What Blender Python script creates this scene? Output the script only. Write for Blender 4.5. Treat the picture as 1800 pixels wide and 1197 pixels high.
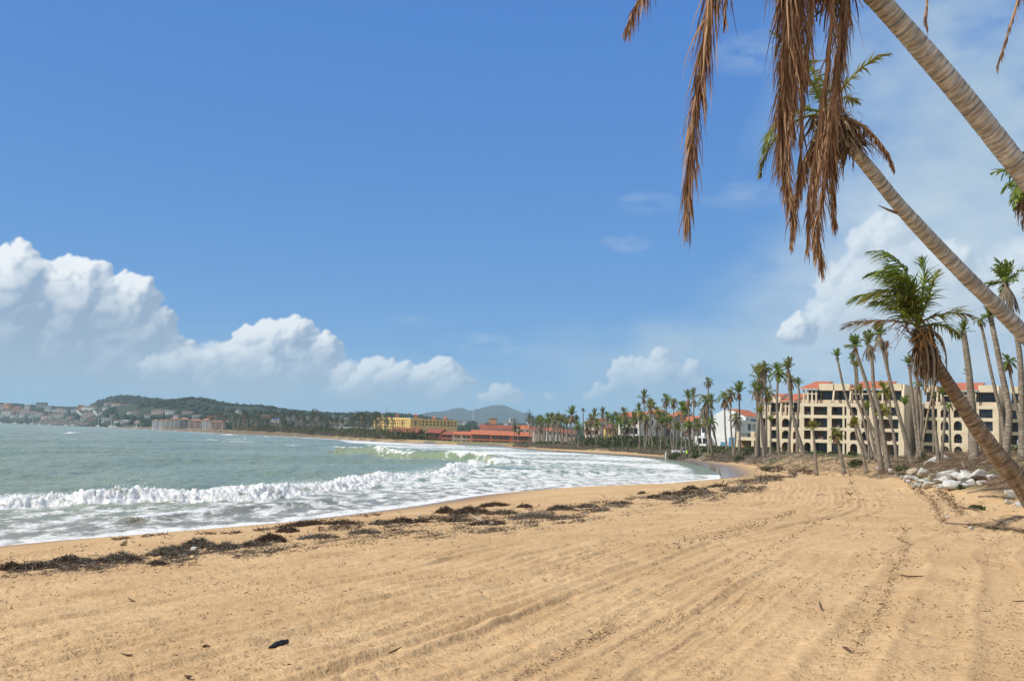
import bpy, math, random
import numpy as np
from mathutils import Matrix, Vector
R = math.radians
for o in list(bpy.data.objects): bpy.data.objects.remove(o)
SC = bpy.context.scene
COL = SC.collection
rnd = random.Random(7)
rng = np.random.default_rng(11)

# ------------------------------------------------------------------ camera
EYE = 4.0
PITCH, ROLL, F = 5.38, 0.030, 1800.0          # F: focal length in pixels of an 1800 px wide frame
cam_d = bpy.data.cameras.new('camera'); cam = bpy.data.objects.new('camera', cam_d); COL.objects.link(cam)
cam_d.sensor_width = 36; cam_d.lens = 36 * F / 1800; cam_d.clip_start = 0.1; cam_d.clip_end = 60000
CM = Matrix.Rotation(R(90 + PITCH), 3, 'X') @ Matrix.Rotation(ROLL, 3, 'Z')
cam.matrix_world = Matrix.Translation((0, 0, EYE)) @ CM.to_4x4()
SC.camera = cam
A_R = np.array(CM.col[0]); A_U = np.array(CM.col[1]); A_F = -np.array(CM.col[2]); C0 = np.array([0, 0, EYE])

def ray(px, py):
    return A_F + A_R * ((px - 900) / F) + A_U * ((598.5 - py) / F)
def at_z(px, py, z):
    d = ray(px, py); return C0 + d * ((z - EYE) / d[2])
def at_d(px, py, D):
    d = ray(px, py); return C0 + d * (D / d[1])
def ground(px, D, z=0.0):
    """point at depth D and height z that lies in the direction of column px"""
    u = (px - 900) / F; dz = z - EYE
    x = (u * (A_F[1] * D + A_F[2] * dz) - (A_R[1] * D + A_R[2] * dz)) / (A_R[0] - u * A_F[0])
    return np.array([x, D, z])

# ------------------------------------------------------------------ light, exposure
SUN_EL, SUN_AZ = 43.0, -108.0                  # azimuth from +Y, negative = to the left
EXPO = 0.0
SKY_K = 0.1                                    # background strength
vs = SC.view_settings
vs.view_transform = 'Standard'; vs.look = 'None'; vs.exposure = EXPO; vs.gamma = 1.0; vs.use_curve_mapping = False
SC.cycles.use_denoising = True
SC.cycles.max_bounces = 6; SC.cycles.diffuse_bounces = 3; SC.cycles.glossy_bounces = 2
SC.cycles.transmission_bounces = 3; SC.cycles.transparent_max_bounces = 6; SC.cycles.volume_bounces = 0
SC.cycles.caustics_reflective = False; SC.cycles.caustics_refractive = False
sun_d = bpy.data.lights.new('sun', 'SUN'); sun = bpy.data.objects.new('sun', sun_d); COL.objects.link(sun)
sun_d.energy = 4.5; sun_d.angle = R(0.5); sun_d.color = (1.0, 0.968, 0.915)
SV = Vector((math.cos(R(SUN_EL)) * math.sin(R(SUN_AZ)), math.cos(R(SUN_EL)) * math.cos(R(SUN_AZ)), math.sin(R(SUN_EL))))
sun.rotation_euler = SV.to_track_quat('Z', 'Y').to_euler(); sun.location = (-60, -20, 80)

# ------------------------------------------------------------------ noise
def _h(i, j, k, s):
    n = i * np.uint32(374761393) + j * np.uint32(668265263) + np.uint32((s * 974711 + 12345) & 0xFFFFFFFF)
    n = (n ^ (n >> np.uint32(13))) * np.uint32(1274126177)
    n = (n ^ (n >> np.uint32(16))) * np.uint32(2246822519)
    return ((n ^ (n >> np.uint32(15))) & np.uint32(0xFFFFFF)).astype(np.float32) / np.float32(16777215.0)
def vnoise(x, y, s=0):
    x = np.asarray(x, np.float64); y = np.asarray(y, np.float64)
    i = np.floor(x); j = np.floor(y)
    fx = (x - i).astype(np.float32); fy = (y - j).astype(np.float32)
    i = i.astype(np.int64).astype(np.uint32); j = j.astype(np.int64).astype(np.uint32)
    fx = fx * fx * fx * (fx * (fx * 6 - 15) + 10); fy = fy * fy * fy * (fy * (fy * 6 - 15) + 10)
    k = 0
    a = _h(i, j, k, s); b = _h(i + np.uint32(1), j, k, s); c = _h(i, j + np.uint32(1), k, s); d = _h(i + np.uint32(1), j + np.uint32(1), k, s)
    return (a + (b - a) * fx) * (1 - fy) + (c + (d - c) * fx) * fy
def fbm(x, y, o=4, s=0, g=0.5, lac=2.03):
    t = 0; a = 1; n = 0
    for q in range(o):
        t = t + a * vnoise(x + 17.3 * q, y - 9.1 * q, s + q); n += a; a *= g; x = x * lac; y = y * lac
    return t / n
def billow(x, y, o=4, s=0):
    t = 0; a = 1; n = 0
    for q in range(o):
        t = t + a * (1 - np.abs(2 * vnoise(x + 3.3 * q, y + 5.7 * q, s + q) - 1)); n += a; a *= 0.5; x = x * 2.1; y = y * 2.1
    return t / n
def sstep(a, b, x):
    t = np.clip((x - a) / (b - a), 0, 1); return t * t * (3 - 2 * t)

# ------------------------------------------------------------------ sky: Nishita + a cumulus field over azimuth and elevation
AZ0, AZ1, EL0, EL1, DPP = -36.0, 36.0, -1.0, 25.0, 0.055
WI, HI = int((AZ1 - AZ0) / DPP), int((EL1 - EL0) / DPP)
def azel(px, py):
    d = ray(px, py); return math.degrees(math.atan2(d[0], d[1])), math.degrees(math.atan2(d[2], math.hypot(d[0], d[1])))
GA, GE = np.meshgrid(AZ0 + (np.arange(WI) + .5) * DPP, EL0 + (np.arange(HI) + .5) * DPP)
def blur(a, n):
    for ax in (0, 1):
        for _ in range(2):
            c = np.cumsum(np.pad(a, [(n + 1, n) if k == ax else (0, 0) for k in (0, 1)], mode='edge'), axis=ax)
            a = (np.take(c, np.arange(2 * n + 1, c.shape[ax]), axis=ax) - np.take(c, np.arange(0, c.shape[ax] - 2 * n - 1), axis=ax)) / (2 * n + 1)
    return a
crgb = np.zeros((HI, WI, 3)); calpha = np.zeros((HI, WI))
def over(rgb, a):
    global crgb, calpha
    na = a + calpha * (1 - a)
    w = np.where(na > 1e-6, a / np.maximum(na, 1e-6), 0)
    crgb = rgb * w[..., None] + crgb * (1 - w[..., None]); calpha = na
LIT = np.array([0.96, 1.0, 1.03]); SHD = np.array([0.295, 0.415, 0.585]); MID = np.array([0.44, 0.61, 0.78])
def wisp(cx, cy, rx, ry, dens, seed, col=MID, sx=.09, sy=.18, soft=.5):
    a0, e0 = azel(cx, cy); k = math.degrees(1 / F)
    d = np.sqrt(((GA - a0) / (rx * k)) ** 2 + ((GE - e0) / (ry * k)) ** 2)
    n = fbm(GA * sx * 4, GE * sy * 4, 6, seed)
    over(np.ones((HI, WI, 1)) * col, dens * np.clip((1 - d), 0, 1) ** .7 * sstep(.5 - soft * .5, .5 + soft * .5, n))
def cumulus(blobs, seed, base_y, fade, lit=1.0, alpha=1.0, child=9, edge=.30):
    """blobs: (px, py, r_px); base_y: pixel row of the flat base at the blobs; fade: px over which the foot dissolves"""
    q = np.random.default_rng(seed); k = math.degrees(1 / F)
    P = []
    for (x, y, r) in blobs:
        a, e = azel(x, y); r = r * k; P.append((a, e, r, 0.0, 1))
    L = list(P)
    for lev, (n, sc) in enumerate(((child, .46), (7, .42), (4, .45))):
        N = []
        for (a, e, r, z, _) in L:
            for _ in range(n):
                t = q.uniform(0, 2 * math.pi); rr = r * math.sqrt(q.uniform(.15, 1.0)) * .93
                if q.random() < .55: t = q.uniform(-.15, math.pi + .3)
                zz = z + math.sqrt(max(r * r - rr * rr, 0)) * .8
                N.append((a + rr * math.cos(t), e + rr * math.sin(t), r * sc * q.uniform(.65, 1.25), zz, 0))
        P += N; L = N
    wx = (fbm(GA * 2.2, GE * 2.2, 4, seed + 5) - .5) * .55; wy = (fbm(GA * 2.2, GE * 2.2, 4, seed + 9) - .5) * .55
    XA = GA + wx; YE = GE + wy
    Z = np.full((HI, WI), -9.0); Al = np.zeros((HI, WI))
    for (a, e, r, z, big) in P:
        m = r + .5
        i0 = max(int((a - m - AZ0) / DPP), 0); i1 = min(int((a + m - AZ0) / DPP) + 1, WI)
        j0 = max(int((e - m - EL0) / DPP), 0); j1 = min(int((e + m - EL0) / DPP) + 1, HI)
        if i0 >= i1 or j0 >= j1: continue
        d2 = ((XA[j0:j1, i0:i1] - a) ** 2 + (YE[j0:j1, i0:i1] - e) ** 2) / (r * r)
        h = np.sqrt(np.clip(1 - d2, 0, 1))
        Z[j0:j1, i0:i1] = np.maximum(Z[j0:j1, i0:i1], np.where(d2 < 1, z + r * h, -9))
        Al[j0:j1, i0:i1] = np.maximum(Al[j0:j1, i0:i1], h * min(1, .55 + .5 * r))
    Zs = np.where(Z < -5, np.min(Z[Z > -5]) - .3, Z)
    Zs = Zs + .09 * fbm(GA * 5, GE * 5, 5, seed + 3)
    Z1 = blur(Zs, 4); Z2 = blur(Zs, 13)
    lam = 0
    for zz, w in ((blur(Zs, 1), .34), (Z1, .33), (Z2, .33)):
        gy, gx = np.gradient(zz, DPP); nl = np.sqrt(gx * gx + gy * gy + .5)
        lam = lam + w * np.clip((gx * .50 - gy * .62) / nl + .60 / nl * .7, 0, 1.15)
    Al = sstep(.02, edge, blur(Al, 1))
    S = np.zeros((HI, WI)); sh = 1
    for j in range(HI - 2, -1, -1):                      # light from the upper left, swallowed on its way down
        S[j] = np.roll(S[j + 1], sh if j % 2 else 0) * .997 + Al[j] * DPP
    S = blur(S, 5)
    li = np.exp(-np.maximum(S - .35, 0) / 1.35)
    t = np.clip(lit * ((lam - .22) * 1.75 * (.16 + .84 * li) + .12 * li), 0, 1)
    t = np.clip(t + (fbm(GA * 1.3, GE * 1.6, 5, seed + 7) - .5) * .22, 0, 1)
    e_b = np.interp(GA, *zip(*sorted((azel(x, base_y(x))[0], azel(x, base_y(x))[1]) for x in range(-700, 2600, 60))))
    foot = sstep(-fade * k * .5, fade * k, GE - e_b + (fbm(GA * .8, GE * 2, 4, seed + 8) - .5) * .9)
    rgb = SHD * (1 - t[..., None]) + LIT * t[..., None]
    hz = sstep(6.0, 0.2, GE)[..., None] * .55           # far cumulus sinks into the bright air near the horizon
    rgb = rgb * (1 - hz) + np.array([.37, .58, .79]) * hz
    over(rgb, np.clip(Al * foot * alpha, 0, 1))

# soft veil at the upper right, thin shreds, then the cumulus banks
for a in ((1790, 60, 420, 380, .80, 31), (1720, 300, 400, 300, .75, 32), (1800, 520, 420, 280, .85, 33), (1600, 560, 380, 180, .75, 34), (1500, 640, 480, 120, .85, 35), (1180, 640, 340, 90, .7, 36), (1820, 200, 340, 340, .75, 40)):
    wisp(*a, col=np.array([.50, .64, .735]), soft=.9)
for a in ((1140, 358, 60, 22, .5, 41), (1100, 428, 50, 20, .4, 42), (1320, 95, 90, 40, .35, 43), (840, 605, 80, 22, .45, 44), (740, 565, 60, 14, .3, 45), (1300, 345, 90, 26, .3, 46), (1400, 480, 120, 40, .35, 47), (960, 620, 90, 16, .3, 48)):
    wisp(*a, col=np.array([.50, .62, .76]), sx=.16, sy=.5)
wisp(150, 640, 420, 90, .7, 50, col=np.array([.30, .47, .68]), soft=.9)
wisp(420, 676, 520, 50, .75, 52, col=np.array([.40, .56, .71]), soft=1.1)
wisp(560, 668, 420, 60, .65, 51, col=np.array([.36, .55, .74]), soft=.9)
cumulus([(28, 508, 54), (-60, 540, 84), (128, 514, 54), (205, 530, 42), (90, 572, 80), (-40, 615, 104), (180, 600, 76), (268, 582, 38), (60, 640, 76), (250, 646, 64), (-200, 560, 110), (-330, 580, 130), (335, 652, 44)], 101, lambda x: 676 + .03 * (x - 100), 20, lit=1.08)
cumulus([(500, 612, 46), (465, 640, 50), (560, 635, 42), (410, 628, 22), (400, 660, 46), (520, 668, 50), (590, 668, 36)], 102, lambda x: 690 + .03 * (x - 500), 40, alpha=.96)
cumulus([(345, 655, 40), (385, 645, 34), (425, 650, 36), (300, 660, 40), (455, 668, 40), (610, 668, 34), (640, 676, 30)], 108, lambda x: 694 + .03 * (x - 400), 44, lit=.8, alpha=.72, edge=.8)
cumulus([(668, 662, 34), (725, 672, 34), (790, 668, 32), (700, 690, 40), (770, 692, 40), (640, 690, 30)], 103, lambda x: 700 + .03 * (x - 500), 50, lit=.95, alpha=.9)
cumulus([(882, 696, 17), (860, 704, 16), (905, 700, 12)], 104, lambda x: 706 + .03 * (x - 500), 14, lit=.8, alpha=.75)
cumulus([(1052, 692, 16), (1040, 702, 14), (965, 700, 9), (1100, 668, 30), (1150, 662, 36), (1210, 668, 30)], 105, lambda x: 712, 40, lit=.75, alpha=.6)
cumulus([(1572, 440, 46), (1545, 480, 62), (1620, 500, 80), (1500, 545, 66), (1590, 580, 90), (1690, 560, 100), (1760, 620, 110), (1840, 560, 140)], 106, lambda x: 700, 190, lit=1.0, alpha=.74, edge=.95)
for a in ((1590, 450, 210, 170, .75, 61), (1720, 540, 300, 200, .75, 62), (1500, 590, 260, 120, .6, 63)):
    wisp(*a, col=np.array([.74, .83, .88]), soft=1.0)
cumulus([(1400, 582, 22), (1385, 590, 18), (1420, 590, 17)], 107, lambda x: 606, 10, lit=1.0, alpha=.8, edge=.5)

w = bpy.data.worlds.new("World"); SC.world = w; w.use_nodes = True
nt = w.node_tree; nt.nodes.clear()
def N(t, **k):
    n = nt.nodes.new(t)
    for a, b in k.items(): setattr(n, a, b)
    return n
out = N('ShaderNodeOutputWorld'); bg = N('ShaderNodeBackground'); sky = N('ShaderNodeTexSky')
sky.sky_type = 'NISHITA'; sky.sun_disc = False; sky.sun_elevation = R(SUN_EL); sky.sun_rotation = R(SUN_AZ)
sky.altitude = 5000; sky.air_density = 0.6; sky.dust_density = 0.0; sky.ozone_density = 6.0
img = bpy.data.images.new('cloud_field', WI, HI, alpha=True, float_buffer=True)
img.colorspace_settings.name = 'Non-Color'; img.alpha_mode = 'CHANNEL_PACKED'
buf = np.ones((HI, WI, 4), np.float32); buf[..., :3] = crgb * 2.0 ** (-EXPO) / SKY_K; buf[..., 3] = np.clip(calpha, 0, 1)
img.pixels.foreach_set(buf.ravel()); img.pack()
tc = N('ShaderNodeTexCoord'); sp = N('ShaderNodeSeparateXYZ'); nt.links.new(tc.outputs['Generated'], sp.inputs[0])
def mth(op, a, b=None, c=None):
    n = N('ShaderNodeMath', operation=op)
    for q, v in enumerate((a, b, c)):
        if v is None: continue
        if hasattr(v, 'links'): nt.links.new(v, n.inputs[q])
        else: n.inputs[q].default_value = v
    return n.outputs[0]
az = mth('ARCTAN2', sp.outputs[0], sp.outputs[1]); el = mth('ARCSINE', sp.outputs[2])
uu = mth('MULTIPLY_ADD', az, math.degrees(1) / (AZ1 - AZ0), -AZ0 / (AZ1 - AZ0)); vv = mth('MULTIPLY_ADD', el, math.degrees(1) / (EL1 - EL0), -EL0 / (EL1 - EL0))
cb = N('ShaderNodeCombineXYZ'); nt.links.new(uu, cb.inputs[0]); nt.links.new(vv, cb.inputs[1])
ti = N('ShaderNodeTexImage', image=img, extension='CLIP', interpolation='Cubic'); nt.links.new(cb.outputs[0], ti.inputs[0])
s3 = N('ShaderNodeSeparateColor'); nt.links.new(sky.outputs[0], s3.inputs[0]); c3 = N('ShaderNodeCombineColor')
for q, (g, k) in enumerate(((.60, .545), (.43, .725), (.16, .83))):     # the camera's tone and cool white balance, per channel
    nt.links.new(mth('MULTIPLY', mth('POWER', mth('MULTIPLY', s3.outputs[q], .1), g), k / SKY_K), c3.inputs[q])
mx = N('ShaderNodeMix', data_type='RGBA'); nt.links.new(ti.outputs[1], mx.inputs[0]); nt.links.new(c3.outputs[0], mx.inputs[6]); nt.links.new(ti.outputs[0], mx.inputs[7])
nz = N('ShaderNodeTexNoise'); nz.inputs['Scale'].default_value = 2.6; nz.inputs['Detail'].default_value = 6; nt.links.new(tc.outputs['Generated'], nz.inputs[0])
def ramp(v, a, b, lo=0., hi=1.):
    n = N('ShaderNodeMapRange', interpolation_type='SMOOTHSTEP'); nt.links.new(v, n.inputs[0])
    for q, x in enumerate((a, b, lo, hi)): n.inputs[q + 1].default_value = x
    return n.outputs[0]
fill_veil = mth('MAXIMUM', ramp(mth('ABSOLUTE', az), .72, 1.25), ramp(el, .55, .95))      # unseen whitish cloud added overhead and behind the camera to neutralise blue fill
cov = mth('MULTIPLY', fill_veil, ramp(nz.outputs[0], .36, .60, .25, .95))
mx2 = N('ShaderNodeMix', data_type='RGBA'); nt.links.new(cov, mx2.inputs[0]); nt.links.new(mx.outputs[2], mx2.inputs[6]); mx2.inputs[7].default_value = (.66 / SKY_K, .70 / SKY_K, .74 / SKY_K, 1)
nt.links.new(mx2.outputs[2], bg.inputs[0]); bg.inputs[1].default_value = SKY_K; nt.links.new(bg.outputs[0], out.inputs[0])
# ------------------------------------------------------------------ mesh and object helpers
class MB:
    def __init__(s): s.v = []; s.n = 0; s.f = []; s.at = []
    def add(s, v, f, m=0, t=0.0):
        v = np.asarray(v, np.float64).reshape(-1, 3)
        s.v.append(v)
        if isinstance(f, np.ndarray): s.f.append((f + s.n, m))
        else:
            by = {}
            for q in f: by.setdefault(len(q), []).append(q)
            for q in by.values(): s.f.append((np.array(q) + s.n, m))
        s.at.append(np.full(len(v), t) if np.isscalar(t) else np.asarray(t, float)); s.n += len(v)
    def build(s, name, mats, parent=None, origin=None, smooth=False, attr=None):
        v = np.concatenate(s.v) if s.v else np.zeros((0, 3))
        o3 = np.zeros(3) if origin is None else np.asarray(origin, float)
        me = bpy.data.meshes.new(name); me.vertices.add(len(v)); me.vertices.foreach_set('co', (v - o3).astype(np.float32).ravel())
        tot = sum(f.size for f, _ in s.f); npoly = sum(len(f) for f, _ in s.f)
        me.loops.add(tot); me.polygons.add(npoly)
        me.loops.foreach_set('vertex_index', np.concatenate([f.ravel() for f, _ in s.f]).astype(np.int32))
        lt = np.concatenate([np.full(len(f), f.shape[1]) for f, _ in s.f]).astype(np.int32)
        me.polygons.foreach_set('loop_start', np.concatenate([[0], np.cumsum(lt)[:-1]]).astype(np.int32))
        me.polygons.foreach_set('loop_total', lt)
        me.polygons.foreach_set('material_index', np.concatenate([np.full(len(f), m) for f, m in s.f]).astype(np.int32))
        me.polygons.foreach_set('use_smooth', np.full(npoly, smooth))
        for m in (mats if isinstance(mats, (list, tuple)) else [mats]): me.materials.append(m)
        a = me.attributes.new('tint', 'FLOAT', 'POINT'); a.data.foreach_set('value', np.concatenate(s.at).astype(np.float32))
        for k, val in (attr or {}).items():
            a = me.attributes.new(k, 'FLOAT', 'POINT'); a.data.foreach_set('value', np.asarray(val, np.float32))
        me.update(calc_edges=True)
        o = bpy.data.objects.new(name, me); COL.objects.link(o)
        if parent is not None: o.parent = parent
        elif origin is not None: o.location = o3
        return o
def tag(o, label=None, cat=None, group=None, kind=None):
    for k, val in (('label', label), ('category', cat), ('group', group), ('kind', kind)):
        if val: o[k] = val
    return o
def thing(name, loc, label, cat, group=None):
    o = bpy.data.objects.new(name, None); COL.objects.link(o); o.location = loc; o.empty_display_size = .2
    return tag(o, label, cat, group)
def box_v(c, ax, ay, az):
    """box from centre and three half axes"""
    c, ax, ay, az = map(lambda q: np.asarray(q, float), (c, ax, ay, az))
    return np.array([c + sx * ax + sy * ay + sz * az for sz in (-1, 1) for sx, sy in ((-1, -1), (1, -1), (1, 1), (-1, 1))])
BOXF = [(3, 2, 1, 0), (4, 5, 6, 7), (0, 1, 5, 4), (1, 2, 6, 5), (2, 3, 7, 6), (3, 0, 4, 7)]
def catmull(P, n):
    P = np.asarray(P, float); Q = np.vstack([2 * P[0] - P[1], P, 2 * P[-1] - P[-2]])
    o = []
    for i in range(1, len(Q) - 2):
        t = np.linspace(0, 1, n, endpoint=False)[:, None]
        a, b, c, d = Q[i - 1], Q[i], Q[i + 1], Q[i + 2]
        o.append(.5 * (2 * b + (c - a) * t + (2 * a - 5 * b + 4 * c - d) * t * t + (3 * b - a - 3 * c + d) * t ** 3))
    return np.vstack(o + [P[-1:]])
def frames(P):
    T = np.gradient(P, axis=0); T /= np.linalg.norm(T, axis=1)[:, None] + 1e-9
    ref = np.array([0.31, .95, 0.05]); S = np.cross(T, ref); S /= np.linalg.norm(S, axis=1)[:, None] + 1e-9
    return T, S, np.cross(S, T)
def tube(mb, P, r, seg=8, m=0, tint=None, cap=True, jag=0, seed=0):
    P = np.asarray(P, float); r = np.broadcast_to(np.asarray(r, float), (len(P),)); T, S, U = frames(P)
    an = np.arange(seg) * 2 * math.pi / seg
    rr = r[:, None] * np.ones(seg)
    if jag: rr = rr * (1 + jag * (np.random.default_rng(seed).random((len(P), seg)) - .5))
    v = P[:, None] + rr[..., None] * (np.cos(an)[None, :, None] * S[:, None] + np.sin(an)[None, :, None] * U[:, None])
    i = np.arange(len(P) - 1)[:, None] * seg; j = np.arange(seg)[None]; j2 = (j + 1) % seg
    f = np.stack([i + j, i + j2, i + seg + j2, i + seg + j], -1).reshape(-1, 4)
    L = np.concatenate([[0], np.cumsum(np.linalg.norm(np.diff(P, axis=0), axis=1))])
    mb.add(v.reshape(-1, 3), f, m, np.repeat(L, seg) if tint is None else tint)
    if cap:
        k = mb.n - seg; mb.f.append((np.array([list(range(k, k + seg))]), m)); k -= (len(P) - 1) * seg; mb.f.append((np.array([list(range(k + seg - 1, k - 1, -1))]), m))

# ------------------------------------------------------------------ materials
def mat(name, col, rough=.85, spec=.3, col2=None, scale=4., detail=4, bump=0., bscale=None, tint=None, transl=0., stretch=None, obvar=0., metal=0., ramp=(.35, .65)):
    """plain procedural material: two colours mixed by noise (or by the mesh's own 'tint' attribute), bump, optional translucency"""
    m = bpy.data.materials.new(name); m.use_nodes = True; t = m.node_tree; n = t.nodes; b = n['Principled BSDF']; l = t.links.new
    b.inputs['Roughness'].default_value = rough; b.inputs['Specular IOR Level'].default_value = spec; b.inputs['Metallic'].default_value = metal
    tc = n.new('ShaderNodeTexCoord'); src = tc.outputs['Object']
    if stretch:
        mp = n.new('ShaderNodeMapping'); l(src, mp.inputs[0]); mp.inputs['Scale'].default_value = stretch; src = mp.outputs[0]
    col = tuple(col) + (1,)
    if col2 is not None:
        mx = n.new('ShaderNodeMix'); mx.data_type = 'RGBA'; mx.inputs[6].default_value = col; mx.inputs[7].default_value = tuple(col2) + (1,)
        if tint == 'attr':
            a = n.new('ShaderNodeAttribute'); a.attribute_name = 'tint'; l(a.outputs['Fac'], mx.inputs[0])
        else:
            nz = n.new('ShaderNodeTexNoise'); nz.inputs['Scale'].default_value = scale; nz.inputs['Detail'].default_value = detail; l(src, nz.inputs[0])
            mr = n.new('ShaderNodeMapRange'); mr.inputs[1].default_value = ramp[0]; mr.inputs[2].default_value = ramp[1]; l(nz.outputs[0], mr.inputs[0]); l(mr.outputs[0], mx.inputs[0])
        c = mx.outputs[2]
    else:
        rg = n.new('ShaderNodeRGB'); rg.outputs[0].default_value = col; c = rg.outputs[0]
    if obvar:
        oi = n.new('ShaderNodeObjectInfo'); hs = n.new('ShaderNodeHueSaturation'); mr = n.new('ShaderNodeMapRange')
        mr.inputs[3].default_value = 1 - obvar; mr.inputs[4].default_value = 1 + obvar; l(oi.outputs['Random'], mr.inputs[0]); l(mr.outputs[0], hs.inputs['Value']); l(c, hs.inputs['Color']); c = hs.outputs[0]
    l(c, b.inputs['Base Color'])
    if bump:
        nb = n.new('ShaderNodeTexNoise'); nb.inputs['Scale'].default_value = bscale or scale * 3; nb.inputs['Detail'].default_value = 6; l(src, nb.inputs[0])
        bp = n.new('ShaderNodeBump'); bp.inputs['Strength'].default_value = 1; bp.inputs['Distance'].default_value = bump; l(nb.outputs[0], bp.inputs['Height']); l(bp.outputs[0], b.inputs['Normal'])
    if transl:
        tr = n.new('ShaderNodeBsdfTranslucent'); l(c, tr.inputs[0]); ms = n.new('ShaderNodeMixShader'); ms.inputs[0].default_value = transl
        l(b.outputs[0], ms.inputs[1]); l(tr.outputs[0], ms.inputs[2]); l(ms.outputs[0], n['Material Output'].inputs[0])
    return m
M = {}

# ------------------------------------------------------------------ plan of the bay (shoreline and foot of the bank), world metres
def gz(L, z): return [at_z(x, y, z)[:2] for x, y in L]
def gd(L): return [ground(x, d)[:2] for x, d in L]
SHORE = [(-150., -200.), (-62., -60.), (-36., -8.)] + gz([(-120, 972), (0, 960), (120, 951), (250, 940), (400, 928), (500, 918), (600, 906), (700, 893), (760, 884), (800, 877), (870, 868), (950, 864), (1050, 861), (1110, 857), (1170, 850), (1225, 846), (1262, 842), (1258, 832), (1237, 822), (1202, 813), (1160, 806), (1100, 801), (1040, 797.5), (980, 794), (930, 790), (900, 787), (850, 784), (800, 782)], 0) + gd([(740, 440), (660, 470), (600, 530), (544, 610), (480, 680), (400, 760), (300, 1050), (200, 1480), (100, 2150), (0, 2700), (-150, 3600), (-400, 5200)])
SHORE = np.array([p for p in SHORE])
BERM = [((20., -150.), 3.0), ((17., -20.), 3.4), ((16., 12.), 3.6)] + [(tuple(ground(x, d)[:2]), z) for x, d, z in [(1800, 34, 3.75), (1760, 39, 3.75), (1720, 43, 3.75), (1660, 48, 3.75), (1610, 52, 3.75), (1590, 58, 3.7), (1560, 70, 3.5), (1530, 82, 3.3), (1490, 91, 3.1), (1440, 98, 3.0), (1400, 112, 2.95), (1350, 138, 2.85), (1300, 170, 2.6), (1250, 197, 2.2), (1200, 225, 1.9), (1160, 268, 1.7), (1100, 300, 1.5), (1040, 316, 1.4), (980, 342, 1.3), (900, 404, 1.3), (800, 438, 1.3), (660, 488, 1.4), (544, 640, 1.8), (480, 730, 2.8), (400, 810, 3), (300, 1100, 3), (200, 1540, 3), (100, 2220, 3), (0, 2780, 3), (-150, 3700, 3), (-400, 5300, 3)]]
BERMZ = np.array([b[1] for b in BERM]); BERM = np.array([b[0] for b in BERM])
CLOSE_L = np.array([(-9000., 5200.), (-9000., -300.)])          # closes both outlines on the sea side
def poly_sd(x, y, L, close, vals=None):
    """signed distance to the open polyline L, positive on the land side"""
    d2 = np.full(x.shape, 1e18); vv = np.zeros(x.shape) if vals is not None else None
    for i in range(len(L) - 1):
        ax, ay = L[i]; bx, by = L[i + 1]; ex, ey = bx - ax, by - ay
        t = np.clip(((x - ax) * ex + (y - ay) * ey) / (ex * ex + ey * ey), 0, 1)
        q = (x - ax - t * ex) ** 2 + (y - ay - t * ey) ** 2
        k = q < d2; d2 = np.where(k, q, d2)
        if vals is not None: vv = np.where(k, vals[i] + t * (vals[i + 1] - vals[i]), vv)
    P = np.vstack([L, close]); ins = np.zeros(x.shape, bool)
    for i in range(len(P)):
        ax, ay = P[i]; bx, by = P[(i + 1) % len(P)]
        if ay == by: continue
        k = ((ay > y) != (by > y)) & (x < (bx - ax) * (y - ay) / (by - ay) + ax); ins ^= k
    d = np.sqrt(d2) * np.where(ins, -1, 1)
    return (d, vv) if vals is not None else d
SH_S = catmull(SHORE, 3)
def terrain(x, y, fine=True):
    x = np.asarray(x, float); y = np.asarray(y, float)
    sd = poly_sd(x, y, SH_S, CLOSE_L); bd, zl = poly_sd(x, y, BERM, CLOSE_L, BERMZ)
    n1 = fbm(x * .12, y * .12, 3, 61) - .5; sdn = sd + n1 * 1.2 * sstep(0, 6, sd)
    zb = np.where(sdn > 0, 2.4 * (1 - np.exp(-np.maximum(sdn, 0) / 16)), np.maximum(sdn * .07, -4))
    zb = np.where(zb > 0, zb * (1 - .55 * sstep(150, 260, y)), zb)
    zl2 = zl + (np.minimum(zl, 2.5) - zl) * sstep(12, 90, bd)
    bw = np.where(zl > 2.7, 4.5, 5.5)
    b2 = bd + (fbm(x * .25, y * .25, 3, 62) - .5) * 2.0
    bank = sstep(-.3, 1, b2 / bw)
    z = zb + (np.maximum(zl2, zb) - zb) * bank * (bd > -1)
    z = z + (fbm(x * .5, y * .5, 4, 63) - .5) * .45 * sstep(0, .4, b2 / bw) * (1 - .7 * sstep(6, 14, bd))
    grass = sstep(bw * .8, bw * 1.15, b2 + (fbm(x * .6, y * .6, 3, 64) - .5) * 3)
    grass = grass * (1 - .8 * sstep(480, 620, y)); soil = np.maximum(sstep(-.2, .7, b2) * (1 - .6 * sstep(12, 16, x) * (1 - sstep(34, 40, x)) * sstep(76, 90, y) * (1 - sstep(125, 150, y))), sstep(540, 640, y) * sstep(1, 3, sd)) * (1 - grass)
    # the strip of bare sand behind the first palms
    return z, sd, bd, grass, soil
HD = np.geomspace(6, 420, 420)
def hit(px, py, lift=0.):
    """where the line of sight through (px, py) first meets the ground"""
    d = ray(px, py); d = d / d[1]; x, y, z = HD * d[0], HD, EYE + HD * d[2] - lift
    k = np.nonzero(z < terrain(x, y)[0])[0]; D = HD[k[0]] if len(k) else 60.
    if len(k) and k[0] > 0:
        s = np.linspace(HD[k[0] - 1], D, 12); kk = np.nonzero(EYE + s * d[2] - lift < terrain(s * d[0], s)[0])[0]; D = s[kk[0]] if len(kk) else D
    return np.array([D * d[0], D, float(terrain(np.array([D * d[0]]), np.array([D]))[0][0]) + lift])
def zt(x, y): return float(terrain(np.array([x]), np.array([y]))[0][0])

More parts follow.
